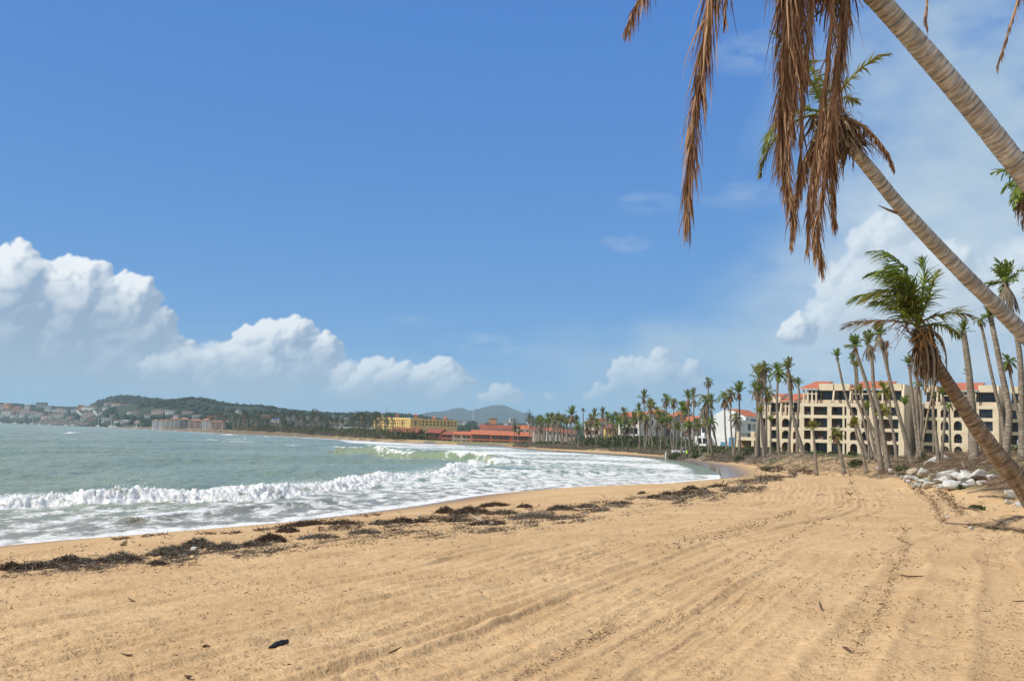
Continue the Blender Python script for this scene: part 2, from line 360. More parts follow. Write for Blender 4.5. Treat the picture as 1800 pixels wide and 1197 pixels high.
def polar(azs, rs):
    A, Rr = np.meshgrid(np.radians(azs), rs); n, m = A.shape
    i = np.arange(n - 1)[:, None] * m + np.arange(m - 1)[None]
    return Rr * np.sin(A), Rr * np.cos(A), np.stack([i, i + 1, i + m + 1, i + m], -1).reshape(-1, 4)
azs = np.concatenate([np.arange(-180, -60, 4.), np.arange(-60, -31, .5), np.arange(-31, 31, .075), np.arange(31, 60, .5), np.arange(60, 181, 4.)])
rs = np.concatenate([np.geomspace(.3, 6.5, 14, endpoint=False), np.geomspace(6.5, 45, 300, endpoint=False), np.geomspace(45, 400, 170, endpoint=False), np.geomspace(400, 9000, 70)])
X, Y, FQ = polar(azs, rs)
Z, SD, BD, GR, SO = terrain(X, Y)
# raked lines and tyre tracks run along the beach: contours of the distance to the water
sand = sstep(6.5, 9, SD) * (1 - sstep(-1.5, .5, BD)) * (1 - sstep(60, 130, np.hypot(X, Y)))
wv = SD + (fbm(X * .12, Y * .12, 2, 70) - .5) * .8 + .05 * (fbm(X * 1.7, Y * 1.7, 2, 71) - .5)
rake = 1 - sstep(25.6, 27.2, wv)
amp = sstep(.35, .62, fbm(SD * .55, SD * 0 + 3.1 + X * .03, 2, 72)) * (.35 + .65 * sstep(.3, .6, fbm(X * .3, Y * .3, 3, 73)))
al_ = X * .36 + Y * .93; rip = .80 * billow(wv * 2.6 + .20 * fbm(X * 2, Y * 2, 2, 86), al_ * .20, 3, 78) + .20 * (.5 + .5 * np.sin(wv * 2 * math.pi / .29 + 3 * fbm(wv * .8, al_ * .1, 2, 79)))
Z = Z + sand * (rake * (.35 + .65 * amp) * ((rip - .55) * .135 + .007 * np.sin(wv * 2 * math.pi / .105 + 4 * fbm(wv * 1.5, al_ * .2, 2, 83)) * sstep(.4, .6, fbm(X * .4, Y * .4, 2, 84))) + (fbm(X * 1.1, Y * 1.1, 4, 74) - .5) * .07 + (fbm(X * 5, Y * 5, 3, 75) - .5) * .026 + (fbm(X * 15, Y * 15, 2, 85) - .5) * .014)
for k, s0 in enumerate((17.5, 22.2, 23.9, 27.6, 29.1)):   # flattened wheel tracks with a lip and tread marks
    q = (wv - s0); band = np.exp(-(q / .26) ** 4)
    Z = Z - sand * band * (.016 + .012 * (np.abs((Y + X * .3) / .22 % 1 * 2 - 1) - .5)) + sand * .022 * np.exp(-((np.abs(q) - .36) / .09) ** 2)
foot = np.clip(billow(X * 1.6, Y * 1.6, 2, 76) - .80, 0, 1)
Z = Z - sand * foot * .12 * sstep(.5, .62, fbm(X * .2, Y * .2, 2, 77))

def sand_material():
    m = bpy.data.materials.new('beach_sand'); m.use_nodes = True; t = m.node_tree; n = t.nodes; l = t.links.new; b = n['Principled BSDF']
    b.inputs['Specular IOR Level'].default_value = .2
    geo = n.new('ShaderNodeNewGeometry')
    def noise(s, d=5):
        q = n.new('ShaderNodeTexNoise'); q.inputs['Scale'].default_value = s; q.inputs['Detail'].default_value = d; l(geo.outputs['Position'], q.inputs[0]); return q.outputs[0]
    def mix(f, a, c):
        q = n.new('ShaderNodeMix'); q.data_type = 'RGBA'
        for i, s in ((0, f), (6, a), (7, c)):
            if hasattr(s, 'links'): l(s, q.inputs[i])
            else: q.inputs[i].default_value = s if i == 0 else tuple(s) + (1,)
        return q.outputs[2]
    def rng_(s, a, c, lo=0, hi=1):
        q = n.new('ShaderNodeMapRange'); l(s, q.inputs[0])
        for i, x in enumerate((a, c, lo, hi)): q.inputs[i + 1].default_value = x
        return q.outputs[0]
    def attr(k):
        q = n.new('ShaderNodeAttribute'); q.attribute_name = k; return q.outputs['Fac']
    c = mix(rng_(noise(.5, 6), .35, .65), (.63, .42, .215), (.53, .34, .165))
    c = mix(rng_(noise(9, 6), .40, .72, 0, .5), c, (.40, .23, .10))
    c = mix(rng_(noise(160, 3), .62, .75, 0, .55), c, (.24, .13, .06))
    c = mix(rng_(noise(95, 2), .66, .74, 0, .5), c, (.75, .6, .42))
    c = mix(attr('wet'), c, (.34, .205, .095))
    c = mix(attr('film'), c, (.20, .155, .12))
    s = mix(rng_(noise(2.2, 6), .4, .6), (.13, .085, .055), (.27, .19, .12))
    s = mix(rng_(noise(.35, 5), .5, .62), s, (.10, .12, .035))
    c = mix(attr('soil'), c, s)
    g = mix(rng_(noise(.8, 6), .35, .65), (.11, .15, .028), (.22, .21, .06))
    g = mix(rng_(noise(.09, 4), .52, .62), g, (.42, .30, .16))
    c = mix(attr('grass'), c, g)
    l(c, b.inputs['Base Color']); l(rng_(attr('wet'), 0, 1, .95, .55), b.inputs['Roughness'])
    rr = n.new('ShaderNodeMix'); rr.data_type = 'FLOAT'; l(attr('film'), rr.inputs[0]); l(rng_(attr('wet'), 0, 1, .95, .6), rr.inputs[2]); rr.inputs[3].default_value = .12; l(rr.outputs[0], b.inputs['Roughness'])
    h = n.new('ShaderNodeMath'); h.operation = 'MULTIPLY_ADD'; l(noise(28, 6), h.inputs[0]); h.inputs[1].default_value = .6; l(noise(7, 5), h.inputs[2])
    dry = n.new('ShaderNodeMath'); dry.operation = 'SUBTRACT'; dry.inputs[0].default_value = 1; l(attr('wet'), dry.inputs[1])
    bp = n.new('ShaderNodeBump'); bp.inputs['Distance'].default_value = .024; l(h.outputs[0], bp.inputs['Height']); l(dry.outputs[0], bp.inputs['Strength']); l(bp.outputs[0], b.inputs['Normal'])
    return m
M['sand'] = sand_material()
mb = MB(); mb.add(np.stack([X, Y, Z], -1), FQ)
far = sstep(250, 420, np.hypot(X, Y))
wet = 1 - sstep(1.5, 6.5, SD + (fbm(X * .4, Y * .4, 3, 80) - .5) * 2.5)
film = 1 - sstep(.2, 2.2 + 4 * sstep(100, 140, Y) * (X > 15), SD + (fbm(X * .5, Y * .5, 3, 81) - .5) * 1.5)
beach = mb.build('beach', M['sand'], smooth=True, attr=dict(wet=wet.ravel(), film=film.ravel(), grass=GR.ravel(), soil=SO.ravel()))
tag(beach, kind='structure')

# ------------------------------------------------------------------ the sea: swell, a breaker with its foam, surf running up the bay
BRK = np.array(gz([(-160, 905), (-80, 899), (0, 893), (100, 890), (200, 888), (300, 885.5), (400, 883), (480, 877), (540, 870), (600, 863), (650, 857), (700, 849), (750, 840), (800, 832), (838, 825), (862, 818)], 0))
GRW = np.array(gz([(600, 798), (660, 801.5), (720, 805), (760, 807), (800, 809), (832, 810), (850, 812)], 0))
OUT = np.array(gz([(1262, 842), (862, 818), (845, 810), (800, 797), (740, 790), (660, 785.5)], 0).__add__(gd([(600, 500), (544, 580), (480, 650), (400, 735), (300, 1030), (200, 1470)])))
azs = np.concatenate([np.arange(-110, -30, .8), np.arange(-30, 13, .06), np.arange(13, 30, .3)])
rs = np.concatenate([np.geomspace(24, 30, 20, endpoint=False), np.geomspace(30, 170, 470, endpoint=False), np.geomspace(170, 900, 180, endpoint=False), np.geomspace(900, 7000, 60)])
X, Y, FQ = polar(azs, rs)
SD = poly_sd(X, Y, SH_S, CLOSE_L); W = -SD; RR = np.hypot(X, Y)
def open_q(L):                                             # signed offset (positive seaward, to the left of travel) and end-fade
    d2 = np.full(X.shape, 1e18); sg = np.zeros(X.shape); end = np.zeros(X.shape)
    for i in range(len(L) - 1):
        ax, ay = L[i]; e = L[i + 1] - L[i]; t0 = ((X - ax) * e[0] + (Y - ay) * e[1]) / (e @ e); t = np.clip(t0, 0, 1)
        q = (X - ax - t * e[0]) ** 2 + (Y - ay - t * e[1]) ** 2; k = q < d2; d2 = np.where(k, q, d2)
        sg = np.where(k, np.sign(e[0] * (Y - ay) - e[1] * (X - ax)), sg)
        ov = 0
        if i == len(L) - 2: ov = np.maximum(t0 - 1, 0) * np.linalg.norm(e)
        if i == 0: ov = np.maximum(-t0, 0) * np.linalg.norm(e)
        end = np.where(k, ov, end)
    return np.sqrt(d2) * sg, end
QB, EB = open_q(BRK); QG, EG = open_q(GRW)
jit = (fbm(X * .22, Y * .22, 3, 90) - .5) * 2.2 + (fbm(X * .9, Y * .9, 3, 91) - .5) * .7
QB = QB + jit * .55; QG = QG + jit * .5
def profile(q, h, back): return np.where(q < 0, 0, np.where(q < 1.7, h * sstep(-.2, 1.7, q), h * np.exp(-(np.maximum(q - 1.7, 0) / back) ** 1.5)))
hb = (.50 + .70 * (fbm(X * .13, Y * .13, 3, 92) - .5)) * (1 - sstep(0, 3.5, EB))
Zw = profile(QB, hb, 3.2) + profile(QG, 1.35 * (1 - sstep(0, 9, EG)), 5.0) 
surf = ((W > -1) & (QB < 0.3) & (Y < 130)).astype(float)
sgn = poly_sd(X, Y, OUT, np.array([(900., 4000.), (900., 60.)]))   # inside = towards the head of the bay
bay = sstep(-6, 4, np.where(sgn < 0, -sgn, -sgn) + (fbm(X * .06, Y * .06, 3, 93) - .5) * 16) * sstep(60, 120, Y)
deep = sstep(3, 20, W) * (1 - .8 * bay)
ph = (-.93 * X + .36 * Y) + (fbm(X * .03, Y * .03, 2, 94) - .5) * 26
sw = np.sin(ph * 2 * math.pi / 17) * .24 + np.sin(ph * 2 * math.pi / 9.3 + X * .09) * .20 * fbm(X * .06, Y * .06, 2, 95)
chop = (fbm(X * .8, Y * .35, 4, 96) - .5) * .34 + (fbm(X * 2.6, Y * 1.2, 3, 97) - .5) * .07
Zw = Zw + deep * (sw + chop) * (1 - sstep(700, 1500, RR) * .7)
# foam amount
front = np.where(QB < .2, np.exp(-np.maximum(-QB + .2, 0) / .55), np.where(QB < 2.2, 1.0, np.exp(-(QB - 2.2) / .5))) * (1 - sstep(1, 5, EB))
trail = np.where(QB > 1, .44 * np.exp(-(QB - 1) / 2.6), 0) * (1 - sstep(0, 6, EB))
front = front * (.52 + .72 * fbm(X * .6, Y * .5, 3, 113))
F1 = surf * (.53 + .13 * sstep(-2, 6, W - 3) * 0 + .10 * sstep(55, 90, Y) + .25 * (1 - sstep(.2, 1.8, W)))
F2 = bay * (.54 + .26 * sstep(.35, .6, fbm(X * .08, Y * .05, 3, 98))) * sstep(-.4, 5, W)
F3 = .72 * (1 - sstep(4, 13, W + (fbm(X * .02, Y * .02, 2, 99) - .5) * 8)) * sstep(330, 460, Y)
topg = .85 * np.exp(-((QG - 1.6) / .8) ** 2) * (1 - sstep(6, 14, EG)) * sstep(.42, .6, fbm(X * .15, Y * .15, 3, 100)) + .5 * np.exp(-((QG + 1.2) / 1.6) ** 2) * (1 - sstep(0, 10, EG))
QS, ES = open_q(np.array(gz([(250, 917), (330, 908), (400, 903), (480, 896), (540, 889), (600, 882)], 0)))
QS = QS + jit * .4
bore = .9 * np.exp(-((QS - .3) / .5) ** 2) * (1 - sstep(0, 3, ES)) * sstep(.35, .6, fbm(X * .5, Y * .3, 3, 114)); Zw = Zw + .24 * np.exp(-((QS - .4) / .7) ** 2) * (1 - sstep(0, 3, ES))
QL, EL_ = open_q(np.array(gz([(505, 783), (560, 786), (620, 789.5), (690, 793), (750, 796), (790, 797)], 0)))
QL = QL + jit * .8
flo = .78 * np.exp(-(QL / 1.3) ** 2) * (1 - sstep(0, 12, EL_)) * sstep(.3, .55, fbm(X * .2, Y * .08, 3, 112)); Zw = Zw + .5 * np.exp(-((QL - 1) / 2) ** 2) * (1 - sstep(0, 12, EL_))
caps = .50 * sstep(.74, .80, fbm(X * .05 + 3, Y * .022, 4, 102)) * sstep(60, 120, RR) * sstep(20, 40, W)
FO = np.clip(np.maximum.reduce([front, trail, F1, F2, F3, topg, caps, flo, bore]), 0, 1)
for px, py, wd in ((129, 762, 7), (400, 765, 9), (470, 768, 8), ):       # single whitecaps
    c = at_z(px, py, 0); FO = np.maximum(FO, np.exp(-(((X - c[0]) / (wd * c[1] / 1800)) ** 2 + ((Y - c[1]) / (c[1] * .045)) ** 2)))
    Zw = Zw + .35 * np.exp(-(((X - c[0]) / (wd * 1.4 * c[1] / 1800)) ** 2 + ((Y - c[1]) / (c[1] * .03)) ** 2))
# lumps of white water
near = 1 - sstep(200, 320, RR)
lump = billow(X * 1.3, Y * 1.0, 4, 104) - .5; l2 = billow(X * 3.4, Y * 2.6, 3, 105) - .5
l3 = fbm(X * 1.1 + 2 * l2, Y * .9, 5, 108, .6) - .5; l4 = fbm(X * 5, Y * 4, 3, 109) - .5
Zw = Zw + near * front * (l3 * .34 + (fbm(X * 2.6, Y * 2.2 + l3, 4, 111, .62) - .5) * .52 + l4 * .34) * sstep(-.5, .5, QB) + near * np.maximum(F1, F2) * (lump * .10 + l2 * .06) * sstep(.3, 3, W)
shal = 1 - sstep(-.5, 2.5, W)
Zw = Zw * (1 - shal) + shal * (.025 + .03 * (lump))
Zw = np.where(SD > .5, -.05 - .02 * SD, Zw)
keep = (SD < 4).ravel(); fk = keep[FQ].all(1) ; FQ = FQ[fk]
idx = np.unique(FQ); remap = np.full(X.size, -1); remap[idx] = np.arange(len(idx))

def water_material():
    m = bpy.data.materials.new('sea_water'); m.use_nodes = True; t = m.node_tree; n = t.nodes; l = t.links.new; b = n['Principled BSDF']
    geo = n.new('ShaderNodeNewGeometry')
    def attr(k):
        q = n.new('ShaderNodeAttribute'); q.attribute_name = k; return q.outputs['Fac']
    def noise(s, d=5, sc=(1, 1, 1)):
        mp = n.new('ShaderNodeMapping'); mp.inputs['Scale'].default_value = sc; l(geo.outputs['Position'], mp.inputs[0])
        q = n.new('ShaderNodeTexNoise'); q.inputs['Scale'].default_value = s; q.inputs['Detail'].default_value = d; q.inputs['Roughness'].default_value = .62; l(mp.outputs[0], q.inputs[0]); return q.outputs[0]
    def rng_(s, a, c, lo=0, hi=1, smooth=False):
        q = n.new('ShaderNodeMapRange'); l(s, q.inputs[0])
        if smooth: q.interpolation_type = 'SMOOTHSTEP'
        for i, x in enumerate((a, c, lo, hi)): q.inputs[i + 1].default_value = x
        return q.outputs[0]
    def ma(op, a, c, d=None):
        q = n.new('ShaderNodeMath'); q.operation = op
        for i, s in enumerate((a, c, d)):
            if s is None: continue
            if hasattr(s, 'links'): l(s, q.inputs[i])
            else: q.inputs[i].default_value = s
        return q.outputs[0]
    def mix(f, a, c):
        q = n.new('ShaderNodeMix'); q.data_type = 'RGBA'
        for i, s in ((0, f), (6, a), (7, c)):
            if hasattr(s, 'links'): l(s, q.inputs[i])
            else: q.inputs[i].default_value = s if i == 0 else tuple(s) + (1,)
        return q.outputs[2]
    nf = ma('ADD', ma('MULTIPLY', noise(.9, 8, (1.0, .45, 1)), .74), ma('MULTIPLY', noise(3.6, 5, (1, .6, 1)), .26))
    fo = rng_(ma('ADD', attr('foam'), ma('MULTIPLY_ADD', nf, 2.1, -1.05)), .42, .74, 0, 1, True)
    c = mix(rng_(noise(.05, 4), .35, .65), (.208, .264, .160), (.245, .272, .155))
    c = mix(attr('shal'), c, (.25, .215, .15))
    fc = mix(rng_(noise(2.3, 5), .35, .75), (.84, .84, .82), (.60, .565, .49))
    c = mix(fo, c, fc)
    l(c, b.inputs['Base Color']); l(rng_(fo, 0, 1, .20, .95), b.inputs['Roughness']); b.inputs['IOR'].default_value = 1.33
    l(rng_(fo, 0, 1, .17, .1), b.inputs['Specular IOR Level'])
    h = ma('ADD', ma('MULTIPLY', noise(1.6, 6, (1, .5, 1)), .28), ma('MULTIPLY', fo, ma('MULTIPLY_ADD', noise(8, 6), .14, .03)))
    bp = n.new('ShaderNodeBump'); bp.inputs['Distance'].default_value = 1.0; bp.inputs['Strength'].default_value = .55; l(h, bp.inputs['Height']); l(bp.outputs[0], b.inputs['Normal'])
    return m
M['water'] = water_material()
mb = MB(); mb.add(np.stack([X, Y, Zw], -1).reshape(-1, 3)[idx], remap[FQ])
sha = (1 - sstep(2, 15, W)) * .85 * (1 - .8 * sstep(90, 160, RR))
sea = mb.build('sea_water', M['water'], smooth=True, attr=dict(foam=FO.ravel()[idx], shal=sha.ravel()[idx]))
tag(sea, kind='structure')
# ------------------------------------------------------------------ hills: ridges given by (column, row of the skyline) at a distance
M['hill'] = mat('hill_scrub', (.026, .042, .022), .95, .1, (.046, .058, .030), .012, 6, ramp=(.35, .65))
M['mount'] = mat('mountain_forest', (.014, .024, .018), .95, .1, (.026, .036, .024), .004, 6)
M['forest'] = mat('hill_forest', (.014, .027, .014), .9, .1, (.052, .070, .034), tint='attr')
M['cliff'] = mat('dark_rock_bank', (.07, .065, .055), .95, .1, (.16, .14, .11), .15, 5, stretch=(1, 1, .3))
HILLS = {}
def hill(name, sky, D0, D1, seed, material, lump, dback=1.5, z0=2.0, n=220):
    xs = np.array([p[0] for p in sky]); ys = np.array([p[1] for p in sky])
    px = np.linspace(xs[0], xs[-1], n); py = np.interp(px, xs, ys)
    py = py + (2.6 if name == 'hills' else .8)
    py = np.convolve(np.pad(py, 2, 'edge'), np.ones(5) / 5, 'valid')
    D = np.interp(px, *D1) if isinstance(D1, tuple) else np.full(n, float(D1)); Df = np.interp(px, *D0) if isinstance(D0, tuple) else np.full(n, float(D0))
    zt_ = np.array([at_d(a, b, d)[2] for a, b, d in zip(px, py, D)])
    xt = np.array([at_d(a, b, d)[0] / d for a, b, d in zip(px, py, D)])
    t = np.concatenate([np.linspace(0, 1, 40), np.linspace(1.03, dback, 12)])
    TT = t[:, None]; DD = np.where(TT <= 1, Df + (D - Df) * TT, D * (1 + (TT - 1) * .8))
    XX = xt[None] * DD
    s = np.where(TT <= 1, np.sin(np.clip(TT, 0, 1) * math.pi / 2) ** 1.25, np.cos(np.clip((TT - 1) / (dback - 1), 0, 1) * math.pi / 2))
    nz = (fbm(XX / lump, DD / lump, 4, seed) - .5) * .55 * np.sin(np.clip(TT, 0, 1) * math.pi) ** .7
    ZZ = z0 + (zt_[None] - z0) * np.clip(s + nz, -.02, 1.0 + .0 * s)
    ZZ[0] = -3
    i = np.arange(len(t) - 1)[:, None] * n + np.arange(n - 1)[None]
    mb = MB(); mb.add(np.stack([XX, DD, ZZ], -1), np.stack([i, i + 1, i + n + 1, i + n], -1).reshape(-1, 4))
    o = mb.build(name, material, smooth=True); tag(o, kind='structure')
    HILLS[name] = (px, Df, D, XX, DD, ZZ, t)
    return o
def hill_at(name, px, t):
    """a point of that hill in the direction of column px, a share t of the way up to its ridge"""
    p, Df, D, XX, DD, ZZ, tt = HILLS[name]
    i = np.clip(np.interp(px, p, np.arange(len(p))), 0, len(p) - 1.001); j = np.interp(t, tt[:40], np.arange(40))
    i0, j0 = int(i), min(int(j), 38); fi, fj = i - i0, j - j0
    return np.array([(A[j0, i0] * (1 - fi) + A[j0, i0 + 1] * fi) * (1 - fj) + (A[j0 + 1, i0] * (1 - fi) + A[j0 + 1, i0 + 1] * fi) * fj for A in (XX, DD, ZZ)])
def hill_row(name, px, py):
    """the point of the hill that the eye meets at column px, row py"""
    best = None
    for t in np.linspace(.03, 1, 60):
        p = hill_at(name, px, t); d = p - C0; v = 598.5 - F * (d @ A_U) / (d @ A_F)
        if best is None or abs(v - py) < best[0]: best = (abs(v - py), p)
    return best[1]
hill('mountain', [(560, 752), (640, 745), (720, 738), (738, 727), (760, 723), (785, 722), (800, 717), (812, 717), (828, 722), (845, 717), (868, 712), (884, 712), (900, 717), (915, 724), (935, 730), (960, 738), (1010, 752), (1080, 768)], 5600, 7200, 201, M['mount'], 700, 1.3)
hill('hills', [(-260, 704), (-120, 706), (0, 708), (60, 712), (110, 716), (150, 716), (168, 709), (195, 700), (220, 697), (255, 701), (290, 707), (318, 706), (342, 705), (362, 710), (385, 716), (420, 720), (445, 718), (478, 720), (515, 725), (560, 729), (610, 731), (640, 728), (690, 730), (740, 734), (790, 741), (850, 746), (920, 748), (970, 752), (1040, 757), (1140, 764), (1260, 770), (1420, 776)],
     ([-260, 0, 100, 200, 300, 400, 480, 544, 660, 800, 950, 1420], [3600, 2760, 2180, 1520, 1140, 940, 930, 930, 930, 930, 930, 930]), ([-260, 0, 160, 220, 500, 800, 1420], [4000, 3300, 3100, 3000, 2300, 2200, 2000]), 202, M['hill'], 260, 1.5, 2.6, 300)

_ico = None
def ico(sub=1):
    import bmesh
    bm = bmesh.new(); bmesh.ops.create_icosphere(bm, subdivisions=sub, radius=1)
    v = np.array([q.co[:] for q in bm.verts]); f = np.array([[q.index for q in p.verts] for p in bm.faces]); bm.free(); return v, f
IV1, IF1 = ico(1); IV2, IF2 = ico(2); IV3, IF3 = ico(3)
def blobs(mb, P, r, q, squash=.8, rag=.5):
    """small ragged crowns, one per point, with a light or dark tone each"""
    n = len(P); k = len(IV1)
    V = IV1[None] * (1 + rag * (q.random((n, k, 1)) - .5)) * np.asarray(r)[:, None, None] * np.array([1, 1, squash]) + np.asarray(P)[:, None]
    Fc = (IF1[None] + (np.arange(n) * k)[:, None, None]).reshape(-1, 3)
    mb.add(V.reshape(-1, 3), Fc, 0, np.repeat(q.random(n) ** 1.3, k))
q = np.random.default_rng(301)
mb = MB(); P = []; r_ = []
for _ in range(2600):
    px = q.uniform(720, 960); p = hill_at('mountain', px, q.random()); P.append(p); r_.append(q.uniform(7, 13))
blobs(mb, P, r_, q, .5); o = mb.build('mountain_forest', M['mount']); tag(o, kind='stuff')

# ------------------------------------------------------------------ building materials
M['cream'] = mat('cream_stucco', (.72, .60, .43), .9, .2, (.65, .53, .37), .5, 6, .004, 30)
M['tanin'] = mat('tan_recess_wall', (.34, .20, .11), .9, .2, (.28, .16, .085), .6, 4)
M['white'] = mat('white_stucco', (.78, .78, .76), .9, .2, (.64, .645, .63), .35, 6, .004, 30)
M['grey'] = mat('weathered_grey_wall', (.34, .33, .32), .9, .2, (.26, .255, .25), .3, 6)
M['yellow'] = mat('yellow_stucco', (.74, .54, .20), .9, .2, (.68, .48, .17), .1, 5)
M['brick'] = mat('red_brown_stucco', (.30, .105, .075), .9, .2, (.24, .085, .06), .2, 5)
M['pinkw'] = mat('pale_pink_stucco', (.68, .53, .44), .9, .2, (.60, .47, .39), .2, 4, obvar=.15)
M['palew'] = mat('pale_stucco', (.72, .69, .61), .9, .2, (.62, .59, .52), .2, 4, obvar=.2)
M['ochre'] = mat('ochre_stucco', (.60, .26, .09), .9, .2, (.5, .21, .07), .2, 4)
M['tile'] = mat('orange_roof_tile', (.54, .175, .085), .85, .2, (.43, .13, .065), 1.2, 6, .03, 14, stretch=(1, 3, 1))
M['tiled'] = mat('weathered_red_roof_tile', (.34, .10, .055), .85, .2, (.22, .075, .05), .8, 6, .03, 14)
M['tilep'] = mat('sun_bleached_roof_tile', (.40, .185, .115), .85, .2, (.33, .17, .11), .5, 5)
M['glass'] = mat('dark_window_glass', (.010, .012, .016), .12, .5, (.03, .032, .035), .5, 2)
M['curtain'] = mat('window_curtain', (.22, .21, .19), .8, .2, (.14, .135, .125), 3, 2, stretch=(6, 6, .3))
M['rail'] = mat('dark_railing', (.05, .045, .04), .6, .4)
M['blue'] = mat('blue_tarpaulin', (.02, .17, .62), .6, .3, (.03, .24, .72), .4, 3)
M['dark'] = mat('dark_shadow_gap', (.02, .018, .016), .9, .1)

class Face:
    """a wall plane: origin o at its foot, u along it, n out of it"""
    def __init__(s, o, u): s.o = np.array(o, float); s.u = np.array([u[0], u[1], 0.]) / math.hypot(*u[:2]); s.n = np.array([s.u[1], -s.u[0], 0.]); s.z = np.array([0, 0, 1.])
    def p(s, a, d, h): return s.o + s.u * a + s.n * d + s.z * h
    def box(s, mb, a0, a1, d0, d1, h0, h1, m=0): mb.add(box_v(s.p((a0 + a1) / 2, (d0 + d1) / 2, (h0 + h1) / 2), s.u * (a1 - a0) / 2, -s.n * (d1 - d0) / 2, s.z * (h1 - h0) / 2), BOXF, m)
    def px(s, px):
        """distance along the wall at which it crosses image column px"""
        t = (px - 900) / F; k = A_R - t * A_F; b = s.o - C0; return -(k @ b) / (k @ s.u)
def arch_fill(fc, mb, a0, a1, h0, h1, d0, d1, rise, m=0, n=10):
    """the wall left over above an arch between a0..a1 whose crown touches h1"""
    c = (a0 + a1) / 2; w = (a1 - a0) / 2
    an = np.linspace(math.pi, 0, n + 1); xs = c + w * np.cos(an); hs = h1 - rise + (rise - .02) * np.sin(an)
    for d, flip in ((d1, 0), (d0, 1)):
        v = [fc.p(x, d, h) for x, h in zip(xs, hs)] + [fc.p(x, d, h1) for x in xs]
        f = np.array([(i, i + 1, n + 2 + i, n + 1 + i) for i in range(n)]); mb.add(v, f[:, ::-1] if flip else f, m)
    v = [fc.p(x, d, h) for d in (d1, d0) for x, h in zip(xs, hs)]
    mb.add(v, np.array([(i, n + 1 + i, n + 2 + i, i + 1) for i in range(n)]), m)
def prism(mb, pts, d, m=0):
    """closed outline pts extruded by vector d"""
    n = len(pts); v = [np.asarray(p, float) for p in pts] + [np.asarray(p, float) + d for p in pts]
    mb.add(v, [tuple(range(n))[::-1], tuple(range(n, 2 * n))] + [(i, (i + 1) % n, n + (i + 1) % n, n + i) for i in range(n)], m)

